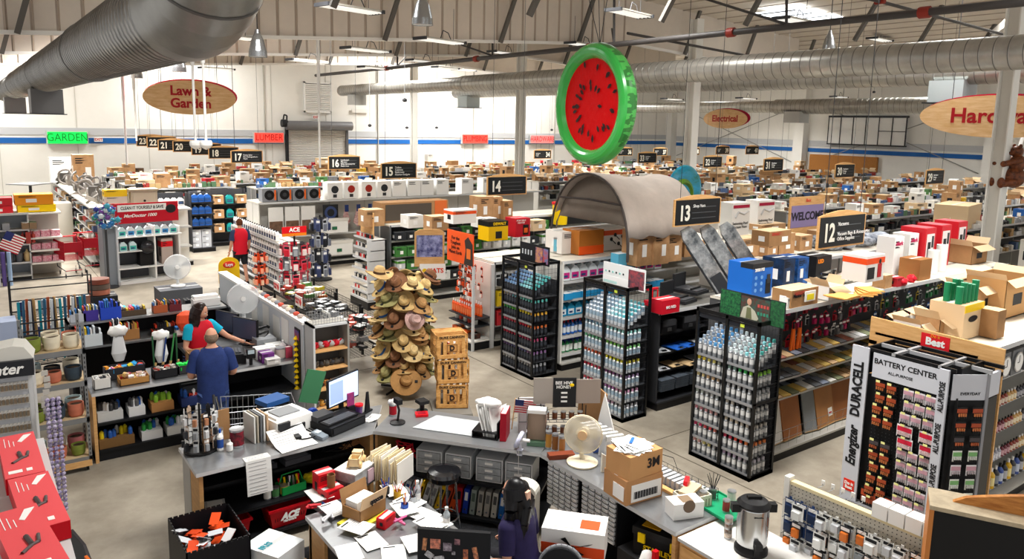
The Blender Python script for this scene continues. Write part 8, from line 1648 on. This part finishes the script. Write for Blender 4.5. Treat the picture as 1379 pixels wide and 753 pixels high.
# ================================================================== PEOPLE
def skin(J,E,root='pelvis',lv=2):
    """J: joint -> (x, y, z, r); E: chains of joint names. One continuous surface grown on the skeleton."""
    nm=list(J);me=bpy.data.meshes.new('skel');ed=[]
    for ch in E:
        for a,b in zip(ch[:-1],ch[1:]):ed.append((nm.index(a),nm.index(b)))
    me.from_pydata([J[k][:3]for k in nm],ed,[]);o=bpy.data.objects.new('skel',me);C.objects.link(o)
    o.modifiers.new('k','SKIN');me.skin_vertices or None
    sv=me.skin_vertices[0].data if me.skin_vertices else None
    for i,k in enumerate(nm):r=J[k][3];sv[i].radius=(r if not isinstance(r,tuple)else r[0],r if not isinstance(r,tuple)else r[1]);sv[i].use_root=(k==root)
    s=o.modifiers.new('s','SUBSURF');s.levels=lv;s.render_levels=lv
    bpy.context.view_layer.update();r=bpy.data.meshes.new_from_object(o.evaluated_get(bpy.context.evaluated_depsgraph_get()))
    bpy.data.objects.remove(o);return r
def bake_skin(b,me,m):
    o=len(b.v);b.v+=[tuple(v.co)for v in me.vertices];i=b._m(m)
    for p in me.polygons:b.f.append([o+a for a in p.vertices]);b.mi.append(i);b.sm.append(True)
def hand(b,w,d,side,m,curl=.5):
    """palm and five bent fingers from wrist w along direction d; side: unit vector toward the thumb"""
    w=Vector(w);d=Vector(d).normalized();s=Vector(side);s=(s-d*s.dot(d)).normalized();n=d.cross(s)
    M_=Matrix((d,s,n)).transposed().to_4x4();b.ell(w+d*.045,(.055,.042,.017),m,n=12,k=8,T=M_)
    for k,L in enumerate((.072,.08,.074,.058)):
        p=w+d*.085+s*(.03-.02*k);q=p+(d-n*curl*.4)*L*.5;r=q+(d-n*curl*1.2).normalized()*L*.5;b.cyl(p,q,.0095,m,r1=.0085,n=8);b.ell(q,(.0088,)*3,m,n=8,k=5);b.cyl(q,r,.0085,m,r1=.007,n=8);b.ell(r,(.0072,)*3,m,n=8,k=5)
    p=w+d*.03+s*.035;q=p+(d*.6+s*.8).normalized()*.035;r=q+(d*.9+s*.2).normalized()*.03;b.cyl(p,q,.012,m,r1=.0105,n=8);b.ell(q,(.0105,)*3,m,n=8,k=5);b.cyl(q,r,.0105,m,r1=.008,n=8);b.ell(r,(.008,)*3,m,n=8,k=5)
def head(b,c,T,m):
    """head with brow, nose, lips, chin and ears; local front is -y"""
    def f(p):
        q=Vector(p);fz=q.z/.115
        if fz<-.1:q.x*=1-.28*(-fz-.1);q.y*=1-.12*(-fz-.1)
        if q.y<0:q.y*=.96
        if q.y<-.05 and abs(q.x)<.022:q.y-=max(0,.024-abs(fz+.12)*.07)
        if q.y<-.05 and .015<abs(q.x)<.045 and abs(fz-.06)<.14:q.y+=.008
        return q
    b.ell(c,(.078,.098,.118),m,n=28,k=22,T=T,f=f)
    b.ell(Vector(c)+T@Vector((0,-.088,-.048)),(.024,.01,.008),mat('b0645c',.5),n=10,k=6,T=T)
    for s in(-1,1):b.ell(Vector(c)+T@Vector((s*.078,.012,-.005)),(.01,.02,.032),m,n=10,k=8,T=T)
def eyes(par,c,T):
    b=B()
    for s in(-1,1):b.ell(Vector(c)+T@Vector((s*.03,-.083,.012)),(.013,.008,.008),WHITE,n=10,k=6,T=T);b.ell(Vector(c)+T@Vector((s*.03,-.09,.012)),(.006,.003,.006),INK,n=8,k=5,T=T);b.ell(Vector(c)+T@Vector((s*.031,-.086,.034)),(.018,.006,.004),mat('4a342a',.7),n=8,k=5,T=T)
    b.build('eyes',par)
SKN=mat('d9a084',.5,noise=.08,ns=6)
def person(name,lab,loc,rz,P,shirt,hm,over=None,pants=None,sleeve=.62,hT=None,shorts=False,skn=SKN,hands=True,legs=True):
    t=thing('person',lab,'person',loc,rz);J=dict(P)
    arms=[['chest','shL','elL','wrL'],['chest','shR','elR','wrR']];legc=[['pelvis','hipL','knL','anL','toL'],['pelvis','hipR','knR','anR','toR']]
    E=[['pelvis','waist','chest','neck','skull']]+arms+(legc if legs else[])
    J={k:v for k,v in J.items()if any(k in c for c in E)};b=B();bake_skin(b,skin(J,E),skn);T=hT or Matrix.Identity(4);T=T.to_3x3()
    hc=Vector(P['skull'][:3])+Vector((0,-.01,.04));head(b,hc,T,skn)
    if hands:
        for s,k in((1,'L'),(-1,'R')):w=Vector(P['wr'+k][:3]);e=Vector(P['el'+k][:3]);hand(b,w,w-e,P['th'+k],skn)
    b.build('body',t);eyes(t,hc,T)
    def clothe(nm,m,add,hem,slv):
        q=B();n=20;R_=[(P['pelvis'],hem),(P['waist'],0),(P['chest'],0)]
        rings=[]
        pz=P['pelvis'];rings.append((pz[0],pz[1],pz[2]-hem,pz[3][0]*1.12+add,pz[3][1]*1.25+add));rings.append((pz[0],pz[1],pz[2]+.03,pz[3][0]*1.1+add,pz[3][1]*1.2+add))
        w_=P['waist'];rings.append((w_[0],w_[1],w_[2],w_[3][0]*1.08+add,w_[3][1]*1.2+add));c_=P['chest'];rings.append((c_[0],c_[1],c_[2]-.04,c_[3][0]*1.14+add,c_[3][1]*1.18+add))
        sx=abs(P['shL'][0])+.02;rings+=[(c_[0],c_[1],c_[2]+.04,sx+add*.4,c_[3][1]*1.08+add),(c_[0],c_[1],P['shL'][2]+.06,sx*.84,.1+add),(c_[0],P['neckb'][1],P['neckb'][2]+.05,.085+add*.3,.075+add*.3)]
        vs=[]
        for(x,y,z,rx,ry)in rings:
            for i in range(n):a=2*PI*i/n;ca,sa=math.cos(a),math.sin(a);vs.append((x+rx*math.copysign(abs(ca)**.8,ca),y+ry*math.copysign(abs(sa)**.8,sa),z))
        q.add(vs,[(k*n+i,k*n+(i+1)%n,k*n+n+(i+1)%n,k*n+n+i)for k in range(len(rings)-1)for i in range(n)],m,True)
        if slv:
            for k in 'LR':
                A,E_=Vector(P['sh'+k][:3]),Vector(P['el'+k][:3]);e=A.lerp(E_,slv);r0=P['sh'+k][3]+.022;q.ell(A,(r0,r0,r0),m,n=14,k=10);q.cyl(A,e,r0,m,r1=P['el'+k][3]+.03,n=14,cap=False)
        o=q.build(nm,t);sb=o.modifiers.new('s','SUBSURF');sb.levels=1;sb.render_levels=1;return o
    clothe('shirt',shirt,.012,.14,sleeve)
    if over:clothe('vest',over,.026,.13,0)
    if legs and pants:
        ks=['pelvis','hipL','knL','hipR','knR']+([]if shorts else['anL','anR']);ch=[['pelvis','hipL','knL']+([]if shorts else['anL']),['pelvis','hipR','knR']+([]if shorts else['anR'])]
        q=B();bake_skin(q,skin({k:(*P[k][:3],(min(P[k][3][0],.15),min(P[k][3][1],.12)+.01)if isinstance(P[k][3],tuple)else P[k][3]+.022)for k in ks},ch,ks[0]),pants);q.build('shorts' if shorts else 'trousers',t)
        for s in 'LR':
            q=B();a=Vector(P['an'+s][:3]);c=Vector(P['to'+s][:3]);q.ell(a*.45+c*.55-Vector((0,0,.01)),(.055,.15,.05),BLACK,n=14,k=8);q.box(min(a.x,c.x)-.04,min(a.y,c.y)-.03,-.0,max(a.x,c.x)+.04,max(a.y,c.y)+.05,.02,BLACK);q.build('shoe',t)
    hm(t,hc,T);return t,hc,T
def stand(h=1.0,wl=None,wr=None,el=None,er=None,lean=0,step=0,tL=(0,-1,0),tR=(0,-1,0)):
    d={'pelvis':(0,0,.95,(.15,.11)),'waist':(0,-lean*.3,1.12,(.145,.105)),'chest':(0,-lean*.7,1.34,(.165,.115)),'neckb':(0,-lean*.85,1.46,(.075,.07)),'neck':(0,-lean*.9,1.5,.052),'skull':(0,-lean-.01,1.6,.06),
         'shL':(.18,-lean*.8,1.4,.062),'elL':el or(.25,.02,1.13,.045),'wrL':wl or(.26,-.1,.88,.03),'shR':(-.18,-lean*.8,1.4,.062),'elR':er or(-.25,.02,1.13,.045),'wrR':wr or(-.26,-.1,.88,.03),'thL':tL,'thR':tR,
         'hipL':(.09,0,.86,.095),'knL':(.1,-.02-step*.5,.49,.06),'anL':(.1,.02-step,.09,.042),'toL':(.11,-.12-step,.04,.035),'hipR':(-.09,0,.86,.095),'knR':(-.1,-.02+step*.3,.49,.06),'anR':(-.1,.02+step,.09,.042),'toR':(-.11,-.12+step,.04,.035)}
    return{k:(v if k[:2]=='th' else(v[0],v[1],v[2]*h,v[3]))for k,v in d.items()}
def hair_short(c,top=True):
    def f(t,hc,T):
        b=B();b.ell(hc+T@Vector((0,.012,.022 if top else-.008)),(.085,.1,.108 if top else .085),mat(c,.9,noise=.4,ns=60),n=24,k=14,T=T,f=lambda p:Vector((p.x,p.y if p.y>-.02 else p.y*.55,p.z if(p.y>-.02 or p.z>.04)else max(p.z,.04))));b.build('hair',t)
    return f
def hair_long(c,L,wav=.02):
    def f(t,hc,T):
        hm_=mat(c,.35,noise=.5,ns=40,stretch=(6,6,.6));b=B()
        b.ell(hc+T@Vector((0,.018,.02)),(.1,.118,.12),hm_,n=24,k=14,T=T,f=lambda p:Vector((p.x,p.y if p.y>-.02 else p.y*.7,p.z if p.y>-.02 else max(p.z,.04))))
        for i in range(15):
            a=-.35+(PI+.7)*i/14;x,y=.098*math.cos(a),.03+.08*max(math.sin(a),-.35)
            pts=[hc+T@Vector((x*.8,y*.8,.06)),hc+T@Vector((x,y,-.03))]+[hc+Vector(T@Vector((x*1.15,y*1.1,0)))+Vector((wav*math.sin(k*1.6+i),.02+wav*.5*math.cos(k+i),-.1-L*k/6))for k in range(7)]
            for k in range(len(pts)-1):b.cyl(pts[k],pts[k+1],.05*(1-.045*k),hm_,r1=.05*(1-.045*(k+1)),n=7)
        b.build('hair',t)
    return f
NV=mat('26386e',.85,noise=.25,ns=9,bump=.3)
P_=stand(1.0,wl=(.2,-.36,1.04,.033),el=(.27,.0,1.14,.05),wr=(-.14,-.4,1.05,.033),er=(-.27,-.02,1.14,.05),lean=.05)
for k in('pelvis','waist','chest'):P_[k]=(*P_[k][:3],(P_[k][3][0]+.02,P_[k][3][1]+.03))
P_['shL']=(.19,-.04,1.4,.068);P_['shR']=(-.19,-.04,1.4,.068)
person('person','man from behind in a navy shirt, short thin hair, at the cash counter',(2.5,10.12,0),PI-.25,P_,NV,hair_short('8a7462',False),pants=mat('3a5080',.8,noise=.2,ns=12),sleeve=.8)
P_=stand(.99,wl=(.52,-.42,1.1,.028),el=(.36,-.22,1.2,.04),wr=(-.12,-.42,1.02,.028),er=(-.27,-.08,1.12,.04),lean=.08)
person('person','woman with long dark hair, red vest over turquoise shirt, reaching to register',(2.72,11.78,0),.35,P_,mat('12a8c8',.8),hair_long('2c1a16',.3,.01),over=mat('d0182c',.7),pants=mat('31456e',.8),sleeve=.55,hT=Matrix.Rotation(.5,4,'Z')@Matrix.Rotation(.35,4,'X'))
P_=stand(1.03,step=.14)
person('person','employee seen from behind walking away in a red vest and black shorts',(6.02,20.9,0),PI+.1,P_,mat('2f3c5a',.8),hair_short('6e3f26'),over=mat('d4142a',.7),pants=mat('202126',.8),sleeve=.8,shorts=True)
P_={'pelvis':(0,0,.55,(.16,.13)),'waist':(0,-.03,.72,(.14,.11)),'chest':(0,-.06,.93,(.155,.115)),'neckb':(0,-.07,1.05,(.075,.07)),'neck':(0,-.08,1.09,.05),'skull':(0,-.1,1.2,.06),
      'shL':(.17,-.06,.99,.062),'elL':(.23,-.02,.72,.043),'wrL':(.2,-.24,.64,.028),'shR':(-.17,-.06,.99,.062),'elR':(-.25,-.04,.72,.043),'wrR':(-.24,-.26,.66,.028),'thL':(-.5,0,.8),'thR':(.5,0,.8),
      'hipL':(.1,-.02,.52,.1),'knL':(.12,-.42,.5,.065),'anL':(.12,-.4,.1,.042),'toL':(.12,-.54,.05,.035),'hipR':(-.1,-.02,.52,.1),'knR':(-.12,-.42,.5,.065),'anR':(-.12,-.4,.1,.042),'toR':(-.12,-.54,.05,.035)}
t,hc,T=person('person','seated woman with very long black hair, pale hair clip and dark violet top',(3.76,4.92,.07),-2.75,P_,mat('2a2350',.7,noise=.3,ns=9),hair_long('0e0d12',.8,.035),pants=mat('1c1c22',.8),sleeve=.75,hT=Matrix.Rotation(.1,4,'X'))
b=B();b.box(-.03,.13,-.04,.03,.16,.05,mat('e8b8a0',.4),T=Matrix.Translation(hc));b.build('hair_clip',t)
b=B();b.cbox(0,0,.4,.44,.42,.07,mat('26272c',.6));b.cyl((0,0,.1),(0,0,.4),.03,BLACK);[b.cyl((0,0,.1),(.26*math.cos(k*1.257),.26*math.sin(k*1.257),.03),.02,BLACK,n=6)for k in range(5)];put(b.mesh('s'),'swivel_chair','black swivel seat under the woman with black hair','chair',3.76,4.92,.0)
